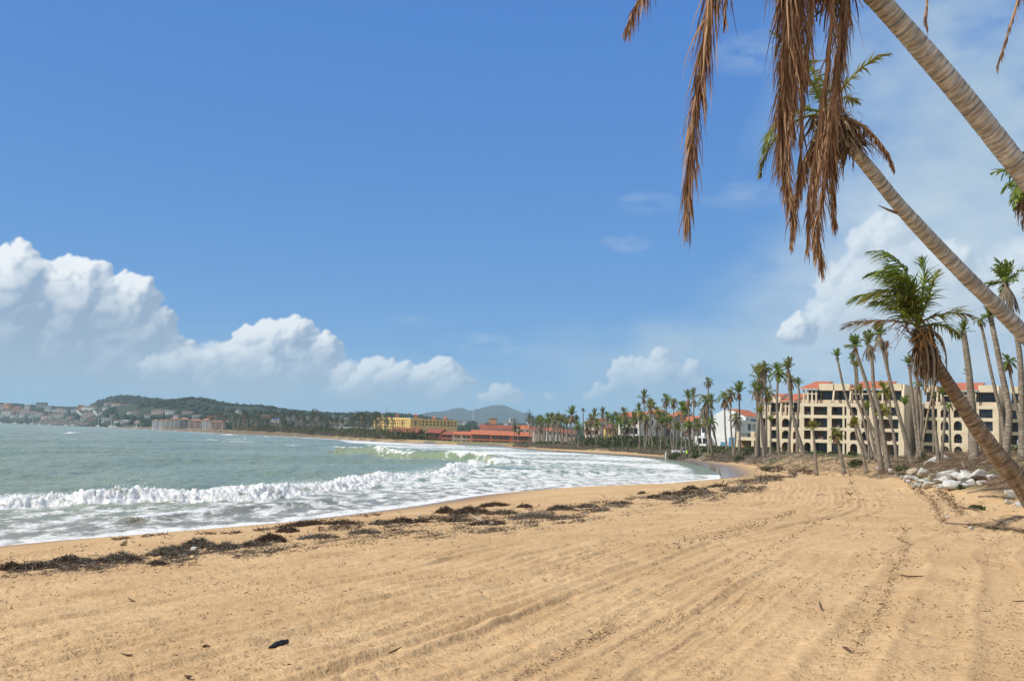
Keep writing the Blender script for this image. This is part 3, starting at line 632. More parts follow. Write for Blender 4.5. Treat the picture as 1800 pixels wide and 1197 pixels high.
def condo_block(label, px0, px1, D0, zb, bays, floors, pent, depth=22., roofs=(), top=None, endwall=True, ang=31.):
    """balcony block: bays [(px0, px1, kinds)] with one kind letter per floor from the ground up: r open bay, a arch, n narrow, w glazed, . blank"""
    o = ground(px0, D0, zb); u = (math.cos(R(ang)), -math.sin(R(ang)))
    fc = Face(o, u); Wd = fc.px(px1)
    t = thing('condo_building', fc.p(Wd / 2, 0, 0), label, 'building', 'beige condominium blocks behind the palms'); org = fc.p(Wd / 2, 0, 0)
    wall = MB(); inn = MB(); H = floors; nf = len(H) - 1
    B = [(fc.px(a), fc.px(b), k) for a, b, k in bays]
    th = .42; rec = 2.4
    ed = [0.0] + [v for a, b, _ in B for v in (a, b)] + [Wd]
    for i in range(0, len(ed), 2):                            # piers, butted between the floor bands
        for f in range(nf):
            if ed[i + 1] - ed[i] > .02: fc.box(wall, ed[i], ed[i + 1], -th, 0, H[f] + (.0 if f == 0 else .32), H[f + 1] - .42)
    for f in range(nf):
        fc.box(wall, 0, Wd, -th, .04, H[f + 1] - .42, H[f + 1] + .32)
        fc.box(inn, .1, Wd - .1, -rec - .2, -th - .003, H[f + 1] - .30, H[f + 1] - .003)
    for a, b, kinds in B:
        for f, k in enumerate(kinds):
            h0 = H[f] + (.0 if f == 0 else .32); h1 = H[f + 1] - .42
            if k == '.': fc.box(wall, a, b, -th, 0, h0, h1); continue
            if k == 'a': arch_fill(fc, wall, a, b, h0, h1, -th, 0, min((b - a) / 2, .9))
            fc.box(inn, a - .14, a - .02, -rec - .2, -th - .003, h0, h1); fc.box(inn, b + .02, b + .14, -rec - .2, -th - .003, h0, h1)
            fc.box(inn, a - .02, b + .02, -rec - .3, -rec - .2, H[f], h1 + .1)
            w = MB(); g0 = a + (b - a) * rnd.choice((.04, .25, .42)); g1 = b - .12
            dd = -rec - .19 if k != 'w' else -th - .1
            if k == 'w': g0 = a + .02; g1 = b - .02
            fc.box(w, g0, g1, dd, dd + .06, H[f] + .05, h1 - .05, 0)
            nm = max(1, int((g1 - g0) / .95))
            for q_ in range(nm + 1): fc.box(w, g0 + (g1 - g0) * q_ / nm - .03, g0 + (g1 - g0) * q_ / nm + .03, dd + .062, dd + .11, H[f] + .05, h1 - .05, 1)
            if rnd.random() < .35: fc.box(w, g0 + .1, g0 + (g1 - g0) * .45, dd + .062, dd + .075, H[f] + .1, h1 - .1, 2)
            w.build('window', [M['glass'], M['rail'], M['curtain']], t, org)
            if f > 0 and k in 'ra':
                r = MB(); hh = h0 + .62
                fc.box(r, a, b, -.24, -.19, hh, hh + .05)
                for q_ in range(int((b - a) / .16)): fc.box(r, a + .08 + q_ * .16, a + .10 + q_ * .16, -.225, -.205, h0, hh)
                r.build('railing', M['rail'], t, org)
            if f > 0 and rnd.random() < .4:
                c = MB(); x = a + (b - a) * rnd.uniform(.3, .7)
                fc.box(c, x - .3, x + .3, -1.6, -1.1, h0 - .3, h0 + .16); fc.box(c, x - .3, x + .3, -1.7, -1.603, h0 + .0, h0 + .62); fc.box(c, x - .6, x - .4, -1.5, -1.0, h0 - .3, h0 + .35)
                c.build('balcony_chair', M['curtain'] if rnd.random() < .5 else M['pinkw'], t, org)
    Ht = H[nf] + .32
    # body behind, end walls
    fc.box(wall, 0, Wd, -depth, -rec - .31, 0, Ht + .9)
    fc.box(wall, -.3, 0, -depth, .02, 0, Ht)
    if endwall:
        e = [fc.p(Wd, .03, 0), fc.p(Wd, .03, Ht + 1.0), fc.p(Wd, -1.2, pent + 1.2), fc.p(Wd, -depth, pent + 1.2), fc.p(Wd, -depth, 0)]
        prism(wall, e, fc.u * .38)
    for a0, a1 in roofs:                                     # penthouse with a shed roof
        a0, a1 = fc.px(a0), fc.px(a1)
        e = [fc.p(a0 - .5, -.9, pent), fc.p(a1 + .3, -.9, pent), fc.p(a1 + .3, -15, pent + 2.35), fc.p(a0 - .5, -15, pent + 2.35)]
        r = MB(); prism(r, [p + fc.z * .14 for p in e], fc.z * .16); r.build('roof', M['tile'], t, org)
        prism(wall, e, fc.z * .137)
        prism(wall, [fc.p(a1 + .02, -1.3, pent - .02), fc.p(a1 + .02, -15, pent - .02), fc.p(a1 + .02, -15, pent + 2.2)], fc.u * .25)
        fc.box(wall, a0, a1 - .01, -15, -5, Ht, pent - .01)
        n = 3
        for i in range(n + 1): x = a0 + .15 + (a1 - a0 - .5) * i / n; fc.box(wall, x - .17, x + .17, -1.9, -1.5, Ht, pent - .01)
        fc.box(wall, a0, a1, -1.86, -1.56, pent - 1.15, pent - .95)
        w = MB(); fc.box(w, a0 + .2, a1 - .2, -4.9, -4.8, Ht + .02, pent - .02, 0); w.build('window', M['glass'], t, org)
    if top:
        for a0, a1 in top:                                   # flat parapet over a dark loggia
            a0, a1 = fc.px(a0), fc.px(a1)
            fc.box(wall, a0, a1, -4.5, -1.2, pent - .25, pent + 1.25); fc.box(wall, a0, a1, -12, -4.6, Ht, pent + 1.2)
            w = MB(); fc.box(w, a0 + .1, a1 - .1, -4.55, -4.45, Ht + .02, pent - .3, 0)
            for i in range(5): x = a0 + .3 + (a1 - a0 - .6) * i / 4; fc.box(w, x - .04, x + .04, -4.44, -4.40, Ht + .02, pent - .3, 1)
            w.build('window', [M['glass'], M['rail']], t, org)
            prism(wall, [fc.p(a1 + .003, -.1, Ht), fc.p(a1 + .003, -.75, Ht), fc.p(a1 + .003, -2.2, pent - .26), fc.p(a1 + .003, -1.25, pent - .26)], fc.u * .3)
    for q_ in [v for a, b, _ in B for v in (a,)][:6]:
        fc.box(wall, q_ - .45, q_, -.5, .06, Ht + .003, Ht + .75)
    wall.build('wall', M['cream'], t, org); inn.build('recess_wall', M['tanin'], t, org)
    return t
FL = [0, 3.3, 6.05, 8.85, 11.5]
condo_block('four storey beige condo end with rectangular balconies, left of the taller blocks', 1338, 1407, 246, 1.9, [(1340.5, 1347, '.rr'), (1353, 1365, 'rrr'), (1374, 1387.5, 'aaa'), (1393.5, 1405, 'aar')], FL[:4], 12.4, 18, [(1336, 1352), (1370, 1392)], [(1354, 1369)], endwall=False)
condo_block('tall beige condo block with orange shed roof, nearest the white house', 1408.5, 1586, 236, 1.95, [(1413, 1425, 'arrr'), (1430, 1454, 'rrrr'), (1461.5, 1481, 'wrrr'), (1484.3, 1487.8, 'arrr'), (1494, 1507, 'aaaa'), (1514, 1528, 'aaar'), (1536, 1546, 'rrrr'), (1552, 1579.5, 'rrrr')], FL, 15.1, 24, [(1408, 1434), (1494, 1552)], [(1437, 1462), (1464, 1492), (1554, 1584)])
condo_block('tall beige condo block with orange shed roof behind the leaning green palm', 1622, 1753, 229, 2.0, [(1624, 1639, 'rrrr'), (1642, 1648, 'rrrr'), (1654, 1668, 'aaaa'), (1677, 1691.5, 'aaaa'), (1702, 1714, 'rrrr'), (1722, 1746, 'rrww')], FL, 15.1, 24, [(1652, 1717)], [(1623, 1646), (1720, 1752)])
condo_block('beige condo block at the right edge, half hidden by palm trunks', 1774, 1900, 224, 2.0, [(1776, 1792, 'rrrr'), (1797, 1815, 'rrrr'), (1822, 1840, 'aaaa'), (1850, 1870, 'rrrr')], FL, 15.1, 22, [], [(1776, 1815)], endwall=False)
# low terrace wing
o = ground(1293, 252, 2.0); fc = Face(o, (math.cos(R(31)), -math.sin(R(31)))); w_ = fc.px(1339); org = fc.p(w_ / 2, 0, 0)
t = thing('terrace_wing', org, 'low one storey beige wing with roof terrace between white house and condo', 'building')
mb = MB(); fc.box(mb, 0, w_, -.4, .05, 2.9, 3.7); fc.box(mb, 0, w_, -9, -3.2, 0, 3.69); fc.box(mb, 0, w_, -3.19, -.41, 3.0, 3.3)
for a, b in ((0, .4), (.42, .52), (.60, .72), (.95, 1.0)) if 0 else ((0, .09), (.60, .70), (.80, 1.0)): fc.box(mb, a * w_, b * w_, -.4, .0, 0, 2.9)
for a in (0, .58): fc.box(mb, a * w_, a * w_ + .9, -.45, .1, 3.703, 5.1)
mb.build('wall', M['cream'], t, org)
mb = MB(); fc.box(mb, .02, w_, -3.18, -3.1, 0, 2.9); mb.build('recess_wall', M['tanin'], t, org)
mb = MB(); fc.box(mb, w_ * .36, w_ * .58, -3.09, -3.0, .9, 2.3); mb.build('window', M['glass'], t, org)
mb = MB(); fc.box(mb, .9, w_ * .58, -.2, -.15, 4.5, 4.58); fc.box(mb, .9, w_ * .58, -.2, -.15, 4.1, 4.16)
for i in range(30): fc.box(mb, .9 + i * .18, .93 + i * .18, -.19, -.16, 3.703, 4.5)
mb.build('railing', M['rail'], t, org)

def villa(label, px0, px1, D0, zb, lit, shade, floors, fh, depth, wallm, roofm, bal=True, ang=37., gable=1.6, wins=4, step=0.0, group=None):
    """house with a lit front (left to px1) and a shaded gable wall going back from its right end"""
    o = ground(px0, D0, zb); fc = Face(o, (math.cos(R(ang)), -math.sin(R(ang)))); Wd = fc.px(px1); org = fc.p(Wd / 2, 0, 0)
    H = floors * fh
    t = thing('villa', org, label, 'house', group)
    mb = MB(); inn = MB()
    if bal:
        fc.box(mb, 0, Wd, -depth, -1.9, 0, H)
        fc.box(mb, Wd - .35, Wd, -1.9, 0, 0, H); fc.box(mb, 0, .35, -1.9, 0, 0, H)
        for f in range(floors):
            fc.box(mb, .35, Wd - .35, -1.9, -.02, (f + 1) * fh - .32, (f + 1) * fh)
            if f: fc.box(mb, .35, Wd - .35, -.2, .05, f * fh + .003, f * fh + .85)
            fc.box(mb, Wd * .48, Wd * .52, -1.9, -.05, f * fh + .86, (f + 1) * fh - .32)
            for a, b in ((.08, .44), (.56, .92)):
                w = MB(); fc.box(w, Wd * a, Wd * b, -1.88, -1.82, f * fh + .1, (f + 1) * fh - .4); w.build('window', M['glass'], t, org)
    else:
        fc.box(mb, 0, Wd, -depth, 0, 0, H)
        for i in range(wins):
            for f in range(floors):
                x = Wd * (.12 + .62 * i / max(wins - 1, 1)); w = MB()
                if (i * 7 + f * 3) % 5 == 4: continue
                fc.box(w, x - .45, x + .45, .003, .05, f * fh + 1.0, f * fh + 2.4, 0); fc.box(w, x - .52, x + .52, .003, .09, f * fh + .86, f * fh + .997, 1); w.build('window', [M['glass'], M['white']], t, org)
    # gable on the shaded side, roof ridge runs along the front
    g0, g1 = fc.p(Wd + .02, 0, H), fc.p(Wd + .02, -depth, H); gm = fc.p(Wd + .02, -depth * .5, H + gable)
    prism(mb, [fc.p(Wd + .02, .02, 0), g0 + fc.n * .02, gm, g1, fc.p(Wd + .02, -depth, 0)], fc.u * .3)
    prism(mb, [fc.p(-.3, .02, 0), fc.p(-.3, .02, H), fc.p(-.3, -depth * .5, H + gable), fc.p(-.3, -depth, H), fc.p(-.3, -depth, 0)], fc.u * .28)
    mb.build('wall', [wallm], t, org)
    r = MB()
    prism(r, [fc.p(-.45, .5, H - .02), fc.p(-.45, -depth * .5, H + gable + .12), fc.p(-.45, -depth * .5, H + gable + .3), fc.p(-.45, .5, H + .16)], fc.u * (Wd + .9))
    prism(r, [fc.p(-.45, -depth - .5, H - .02), fc.p(-.45, -depth * .5 - .003, H + gable + .12), fc.p(-.45, -depth * .5 - .003, H + gable + .3), fc.p(-.45, -depth - .5, H + .16)], fc.u * (Wd + .9))
    r.build('roof', roofm, t, org)
    # windows in the shaded wall
    e = Face(fc.p(Wd + .33, 0, 0), (-fc.n[0], -fc.n[1]))
    for f in range(floors):
        for x in (depth * .3, depth * .62):
            if (f + int(x)) % 3 == 0: continue
            w = MB(); e.box(w, x - .5, x + .5, .003, .05, f * fh + .9, f * fh + 2.3); w.build('window', M['glass'], t, org)
    return t, fc, Wd
# the white house: tall lit gable wall, shaded balcony side to its right
o = ground(1232, 316, 2.2); fc = Face(o, (math.cos(R(37)), -math.sin(R(37)))); org = fc.p(5, 0, 0)
t = thing('villa', org, 'white stuccoed three storey house with plain sunlit gable wall', 'house')
a1, a2 = fc.px(1253), fc.px(1293); mb = MB()
def zrow(py, px, D): return at_d(px, py, D)[2] - 2.2
H1, H2 = zrow(736, 1243, 314), zrow(720, 1270, 309)
fc.box(mb, 0, a1, -12, 0, 0, H1); fc.box(mb, -1.2, a1 - .6, .003, 2.6, 0, H1 * .42)
prism(mb, [fc.p(a1, .05, 0), fc.p(a1, .05, H1 + .2), fc.p(a1 + .6, .05, H1 + 1.5), fc.p(a1 + 2.2, .05, H2 - .6), fc.p(a1 + 3.4, .05, H2), fc.p(a1 + 4.6, .05, H2 - .1), fc.p(a2 - 1.0, .05, H1 + .4), fc.p(a2, .05, H1 - .5), fc.p(a2, .05, 0)], -fc.n * .5)
fc.box(mb, a1 + .01, a2 - .6, -10, -.46, 0, H1)
e = Face(fc.p(a2 - .3, -.46, 0), (-fc.n[0], -fc.n[1])); L = e.px(1340); hs = H1 * .94
for f in range(3):
    e.box(mb, 0, L, -.4, 0, hs * (f + 1) / 3 - .55, hs * (f + 1) / 3 + .25)
    for a in (0, .30, .58, .96): e.box(mb, a * L, a * L + .8, -.39, -.01, hs * f / 3 + (.25 if f else 0), hs * (f + 1) / 3 - .55)
e.box(mb, .2, L, -9, -2.2, 0, hs + .2)
e.box(mb, L * .42, L, -9, -.5, hs + .25, H2 - 1.9)
prism(mb, [e.p(L * .40, -.3, hs + .25), e.p(L * .40, -.3, H2 - 1.6), e.p(L * .40, -5, H2 + .5), e.p(L * .40, -9, H2 - .5), e.p(L * .40, -9, hs + .25)], e.u * .35)
mb.build('wall', M['white'], t, org)
for f in range(3):
    for a in (.1, .38, .66):
        w = MB(); e.box(w, L * a, L * a + L * .2, -2.19, -2.1, hs * f / 3 + .3, hs * (f + 1) / 3 - .6); w.build('window', M['glass'], t, org)
for x in (.22, .62):
    for h in (.10, .46, .72) if x < .5 else (.10, .46):
        w = MB(); d = 2.61 if h < .4 else .003; fc.box(w, a1 * x - .55, a1 * x + .55, d, d + .05, H1 * h + .7, H1 * h + 2.3); w.build('window', M['glass'], t, org)
w = MB(); e.box(w, L * .62, L * .97, -.49, -.42, hs + .3, H2 - 2.3); w.build('window', M['glass'], t, org)
r = MB(); prism(r, [e.p(L * .38, .3, H2 - 1.75), e.p(L * .38, -5, H2 + .55), e.p(L * .38, -5, H2 + .75), e.p(L * .38, .3, H2 - 1.55)], e.u * L * .66); prism(r, [e.p(L * .38, -10, H2 - 1.0), e.p(L * .38, -5.003, H2 + .55), e.p(L * .38, -5.003, H2 + .75), e.p(L * .38, -10, H2 - .8)], e.u * L * .66)
r.build('roof', M['tile'], t, org)
for px, py, lab in ((1267, 783, 'blue fence panel leaning at the left foot of the white house'), (1281, 777, 'blue fence panel standing under the white house balconies')):
    p = ground(px, 296, 2.2); f2 = Face(p, (.8, -.6)); mb = MB(); f2.box(mb, 0, 1.9, -.06, 0, 0, 2.2 if px < 1275 else 3.6); f2.box(mb, -.08, 0, -.1, .04, 0, 2.4); f2.box(mb, 1.9, 1.98, -.1, .04, 0, 2.4)
    tag(mb.build('fence_panel', mat('faded_blue_board', (.10, .26, .40), .8, .2), None, p), lab, 'fence')
G = 'weathered villas behind the palm row'
villa('grey concrete villa with white balconies and orange roof, left of the white house', 1197, 1216, 330, 2.1, 0, 0, 3, 2.85, 13, M['grey'], M['tile'], group=G)
villa('large grey gabled villa with orange roof behind the palm with a brown skirt', 1168, 1180, 352, 2.1, 0, 0, 3, 3.3, 20, M['grey'], M['tile'], gable=2.4, group=G)
villa('pale three storey villa with orange roof strips and balconies among the far palms', 1088, 1122, 345, 2.0, 0, 0, 3, 3.3, 14, M['palew'], M['tile'], group=G)
villa('cream villa with orange roof between two crowded palm clumps', 1128, 1146, 366, 2.1, 0, 0, 3, 3.6, 15, M['pinkw'], M['tile'], gable=2.2, group=G)
villa('narrow yellow villa showing between the palm trunks', 1062, 1074, 372, 2.0, 0, 0, 2, 3.2, 12, M['yellow'], M['tiled'], gable=1.0, group=G)
villa('pale pink villa mostly hidden by the palm crowns', 1028, 1052, 420, 2.2, 0, 0, 3, 2.9, 12, M['pinkw'], M['tiled'], group=G)

# long house with the bright orange roof, facing the water
def rowhouse(label, px0, px1, D, zb, ang, fh, wallm, roofm, rise, deep, cols, win=M['glass'], band=None, base=1.2, shade=True):
    fh *= .74; rise *= .74; base *= .9; zb = 1.35
    o = ground(px0, D, zb); fc = Face(o, (math.cos(R(ang)), -math.sin(R(ang)))); Wd = fc.px(px1); org = fc.p(Wd / 2, 0, 0)
    t = thing('row_house', org, label, 'house', 'row houses on the far beach'); mb = MB(); H = base + fh
    fc.box(mb, 0, Wd, -deep, -1.2, 0, H); fc.box(mb, 0, Wd, -1.2, 0, base - .5, base + .45)
    n = cols
    for i in range(n + 1): x = (Wd - .5) * i / n; fc.box(mb, x, x + .5, -1.19, -.05, base + .45, H); fc.box(mb, x, x + .5, -1.19, -.05, 0, base - .5)
    prism(mb, [fc.p(Wd + .01, 0, 0), fc.p(Wd + .01, 0, H), fc.p(Wd + .01, -deep * .6, H + rise - .1), fc.p(Wd + .01, -deep, H), fc.p(Wd + .01, -deep, 0)], fc.u * .3)
    prism(mb, [fc.p(-.31, 0, 0), fc.p(-.31, 0, H), fc.p(-.31, -deep * .6, H + rise - .1), fc.p(-.31, -deep, H), fc.p(-.31, -deep, 0)], fc.u * .3)
    mb.build('wall', wallm, t, org)
    for i in range(n):
        x0 = (Wd - .5) * i / n + .5; x1 = (Wd - .5) * (i + 1) / n; w = MB()
        fc.box(w, x0 + .1, x1 - .1, -1.19, -1.12, base + .5, H - .15, 0); fc.box(w, x0 + .1, x1 - .1, -1.11, -1.06, base + fh * .52, base + fh * .60, 1)
        for q_ in (.33, .66): fc.box(w, x0 + (x1 - x0) * q_ - .06, x0 + (x1 - x0) * q_ + .06, -1.05, -1.0, base + .5, H - .15, 1)
        w.build('window', [win, M['white']], t, org)
    r = MB(); s_ = fc.u * (Wd + .8)
    prism(r, [fc.p(-.4, .5, H - .1), fc.p(-.4, -deep * .6, H + rise), fc.p(-.4, -deep * .6, H + rise + .25), fc.p(-.4, .5, H + .15)], s_)
    prism(r, [fc.p(-.4, -deep - .3, H - .1), fc.p(-.4, -deep * .6 - .003, H + rise), fc.p(-.4, -deep * .6 - .003, H + rise + .25), fc.p(-.4, -deep - .3, H + .15)], s_)
    r.build('roof', roofm, t, org)
    return t, fc, Wd, H, org
M['orangew'] = mat('orange_stucco', (.52, .20, .12), .9, .2, (.45, .17, .10), .4, 4)
rowhouse('long two storey house under a bright orange roof, left half', 829, 862, 476, 2.2, -3, 3.0, M['orangew'], M['tile'], 2.6, 9, 3)
rowhouse('long two storey house under a bright orange roof, middle part', 863, 897, 476, 2.1, -3, 2.9, M['orangew'], M['tile'], 2.6, 9, 3)
rowhouse('orange roofed two storey house end right of the far palm pair', 899, 933, 476, 2.0, -3, 2.8, M['orangew'], M['tile'], 2.5, 9, 3)
rowhouse('small orange roofed house with pale columns beside the long orange house', 811, 828, 480, 2.2, -3, 2.6, M['pinkw'], M['tile'], 2.0, 8, 2)
rowhouse('small orange roofed house in the middle of the pair left of the long house', 797, 810, 484, 2.2, -3, 2.6, M['pinkw'], M['tile'], 1.8, 8, 2)
rowhouse('red brown row house with white columns, furthest left of the red row', 685, 733, 505, 2.6, 10, 3.2, M['brick'], M['tiled'], 2.6, 11, 5)
rowhouse('red brown row house with shaded side wall, middle of the red row', 748, 773, 500, 2.5, 14, 3.2, M['brick'], M['tiled'], 2.7, 11, 3)
rowhouse('red brown row house with stepped side wall, right end of the red row', 776, 795, 497, 2.4, 22, 2.4, M['brick'], M['tiled'], 2.0, 9, 2)
# small roofs behind the row
for i, (px, py, w_, m, lab) in enumerate(((858, 750, 26, 'tiled', 'low red roof showing behind the long orange roof'), (886, 750, 30, 'tiled', 'wide weathered roof above the orange roof ridge'), (922, 750, 22, 'tile', 'small orange roof behind the far palm pair'), (948, 752, 20, 'tiled', 'reddish roof right of the far palm pair'), (975, 753, 24, 'tile', 'orange roof behind the start of the palm row'), (1000, 757, 26, 'tiled', 'dull red roof deep in the palm row'), (940, 757, 12, 'tile', 'tiny orange roof beside the white cottage'))):
    D = 560 + 12 * i; p = at_d(px - w_ / 2, py + 8, D); fc = Face(p - np.array([0, 0, 5]), (1, .08)); Wd = w_ * D / 1800; org = p
    t = thing('cottage', org, lab, 'house'); mb = MB(); fc.box(mb, 0, Wd, -8, 0, 0, 6.4); mb.build('wall', M['pinkw'] if i % 2 else M['palew'], t, org)
    r = MB(); prism(r, [fc.p(-.4, .4, 6.3), fc.p(-.4, -4, 8.6), fc.p(-.4, -8.4, 6.3)], fc.u * (Wd + .8)); r.build('roof', M[m], t, org)
    for k in range(max(2, int(Wd / 2.5))): w = MB(); x = Wd * (k + .5) / max(2, int(Wd / 2.5)); fc.box(w, x - .5, x + .5, .003, .04, 4.2, 5.6); w.build('window', M['glass'], t, org)

# ------------------------------------------------------------------ yellow hotel above the far beach
def hotel_wing(t, org, p0, p1, zb, rows, H, dep, parts):
    fc = Face(p0, p1[:2] - p0[:2]); Wd = float(np.linalg.norm(p1[:2] - p0[:2])); mb = MB(); th = .6
    n = rows[0][2]
    fc.box(mb, 0, Wd, -dep, -1.6, 0, H)
    for h0, h1, n in rows:
        bw = Wd / n
        for i in range(n + 1): x = Wd * i / n; fc.box(mb, max(0, x - bw * .22), min(Wd, x + bw * .22), -1.59, -.02, h0, h1)
        for i in range(n):
            x = Wd * (i + .5) / n; arch_fill(fc, mb, x - bw * .28, x + bw * .28, h0, h1, -.5, -.02, bw * .2, 0, 5)
            w = MB(); fc.box(w, x - bw * .279, x + bw * .279, -1.58, -1.5, h0, h1); w.build('window', M['glass'], t, org)
    z = 0
    for h0, h1, n in rows + [(H, H, 1)]:
        fc.box(mb, 0, Wd, -1.59, 0, z, h0) if h0 > z else None; z = h1
    mb.build('wall', M['yellow'], t, org)
DH = 860
pA, pB, pC = ground(653, DH - 12, 0), ground(720, DH - 34, 0), ground(803, DH + 10, 0)
for p in (pA, pB, pC): p[2] = at_d(700, 752, DH)[2] - 3
t = thing('hotel', pB, 'long yellow hotel with rows of arched windows on the far hillside', 'building')
H = at_d(690, 734.5, DH)[2] - pA[2]
rows = [(H * .24, H * .43, 17), (H * .49, H * .66, 17), (H * .71, H * .87, 16)]
hotel_wing(t, pB, pA, pB, 0, rows, H, 16, t); hotel_wing(t, pB, pB, pC, 0, [(a - .0, b, 13) for a, b, _ in rows[1:]], H * .96, 16, t)
def hip(mb, c, wx, wy, h): v = [c + np.array([sx * wx, sy * wy, 0]) for sx, sy in ((-1, -1), (1, -1), (1, 1), (-1, 1))] + [c + np.array([-wx * .45, 0, h]), c + np.array([wx * .45, 0, h])]; mb.add(v, [(0, 1, 5, 4), (1, 2, 5), (2, 3, 4, 5), (3, 0, 4), (3, 2, 1, 0)])
for px, py, wpx, hpx, m in ((684, 734, 14, 3, 'tile'), (699, 731, 4, 4, 'ochre'), (731, 731.5, 6, 3.5, 'ochre'), (721, 735, 10, 3.2, 'blue'), (763, 736, 6, 3, 'ochre'), (783, 737, 6, 4, 'ochre'), (782, 741, 10, 2.4, 'tile')):
    D = DH + 6; c = at_d(px, py, D); k = D / 1800; mb = MB()
    if m == 'ochre':
        mb.add(box_v(c - np.array([0, 0, 2.5]), (wpx * k / 2, 0, 0), (0, 3, 0), (0, 0, 2.5 + hpx * k / 2)), BOXF); mb.build('tower', M['ochre'], t, pB)
        mb = MB(); hip(mb, c + np.array([0, 0, hpx * k / 2]), wpx * k * .58, 3.6, 1.0); mb.build('roof', M['tile'], t, pB)
    else: hip(mb, c - np.array([0, 0, 1.0]), wpx * k * .9, 6, hpx * k); mb.build('roof' if m != 'blue' else 'tarpaulin', M[m], t, pB)
# retaining wall left of the hotel
p0 = at_d(588, 751.5, 830); p1 = at_d(655, 753, 830); mb = MB(); fc = Face(p0, p1[:2] - p0[:2]); L_ = float(np.linalg.norm(p1 - p0)); fc.box(mb, 0, L_, -.4, 0, -3, 1.0)
for i in range(9): fc.box(mb, L_ * i / 8 - .25, L_ * i / 8 + .25, -.5, .12, -3, 1.3)
tag(mb.build('retaining_wall', M['palew'], None, p0), 'long pale retaining wall running left from the yellow hotel', 'wall')

# ------------------------------------------------------------------ condominiums at the left shore and houses on the hill
def block(label, px0, px1, pyt, pyb, D, wallm, roofm, floors, ang=-8, group=None, nw=None, name='apartment_building', flat=False):
    p = at_d(px0, pyb, D); fc = Face(p, (math.cos(R(ang)), -math.sin(R(ang)))); Wd = fc.px(px1); H = (pyb - pyt) * D / 1800 * (.84 if not flat else .95); dep = min(max(Wd * .8, 8), 14)
    t = thing(name, fc.p(Wd / 2, 0, 0), label, 'building' if name != 'hill_house' else 'house', group); org = fc.p(Wd / 2, 0, 0); mb = MB()
    fc.box(mb, 0, Wd, -dep, 0, -6, H); fh = H / floors
    for f in range(floors): fc.box(mb, -.1, Wd + .1, .0, .5, (f + 1) * fh - .35, (f + 1) * fh - .003)
    mb.build('wall', wallm, t, org)
    nw = nw or max(2, int(Wd / 4.5))
    for f in range(floors):
        for i in range(nw):
            x = Wd * (i + .5) / nw; w = MB(); fc.box(w, x - Wd / nw * .22, x + Wd / nw * .22, .003, .08, f * fh + fh * .28, (f + 1) * fh - .5 - fh * .06); w.build('window', M['glass'] if (i + f) % 4 else M['curtain'], t, org)
    r = MB(); c = fc.p(Wd / 2, -dep / 2, H + .002)
    if flat: fc.box(r, -.3, Wd + .3, -dep - .3, .6, H + .003, H + .5)
    else:
        v = [fc.p(-.6, .8, H), fc.p(Wd + .6, .8, H), fc.p(Wd + .6, -dep - .6, H), fc.p(-.6, -dep - .6, H), fc.p(Wd * .25, -dep / 2, H + (pyb - pyt) * D / 1800 * .15), fc.p(Wd * .75, -dep / 2, H + (pyb - pyt) * D / 1800 * .15)]
        r.add(v, [(0, 1, 5, 4), (1, 2, 5), (2, 3, 4, 5), (3, 0, 4), (3, 2, 1, 0)])
    r.build('roof', M['tilep'] if roofm in (M['tile'], M['tiled']) and (roofm is M['tiled'] or floors > 1) else roofm, t, org); return t
LC = 'shoreline condominiums across the bay'
for a in ((267, 277, 737, 752, 'white', 'tiled', 4, 'white narrow condo at the left end of the far shoreline block'), (279, 285, 737, 750, 'white', 'tile', 4, 'slim white condo wing second from the left end'), (286, 296, 737, 753, 'palew', 'tile', 4, 'pale condo with an orange roof in the left half of the shoreline block'),
          (298, 313, 733, 753, 'palew', 'tiled', 5, 'tall pale condo slab left of the gap in the shoreline block'), (315, 330, 733.5, 754.5, 'grey', 'tile', 5, 'tall grey condo slab in the middle of the shoreline block'), (331, 353, 736, 756, 'pinkw', 'tile', 5, 'wide pinkish condo with a long orange roof on the shoreline'),
          (355, 366, 735, 757, 'white', 'tile', 5, 'white condo with a top tower beside the far palms'), (368, 391, 738, 757, 'pinkw', 'tile', 4, 'orange roofed condo partly hidden by the first far palms')):
    block(a[7], a[0], a[1], a[2], a[3], np.interp(a[0], [267, 391], [1180, 880]), M[a[4]], M[a[5]], a[6], -6, LC)
HH = 'houses scattered over the wooded hill'
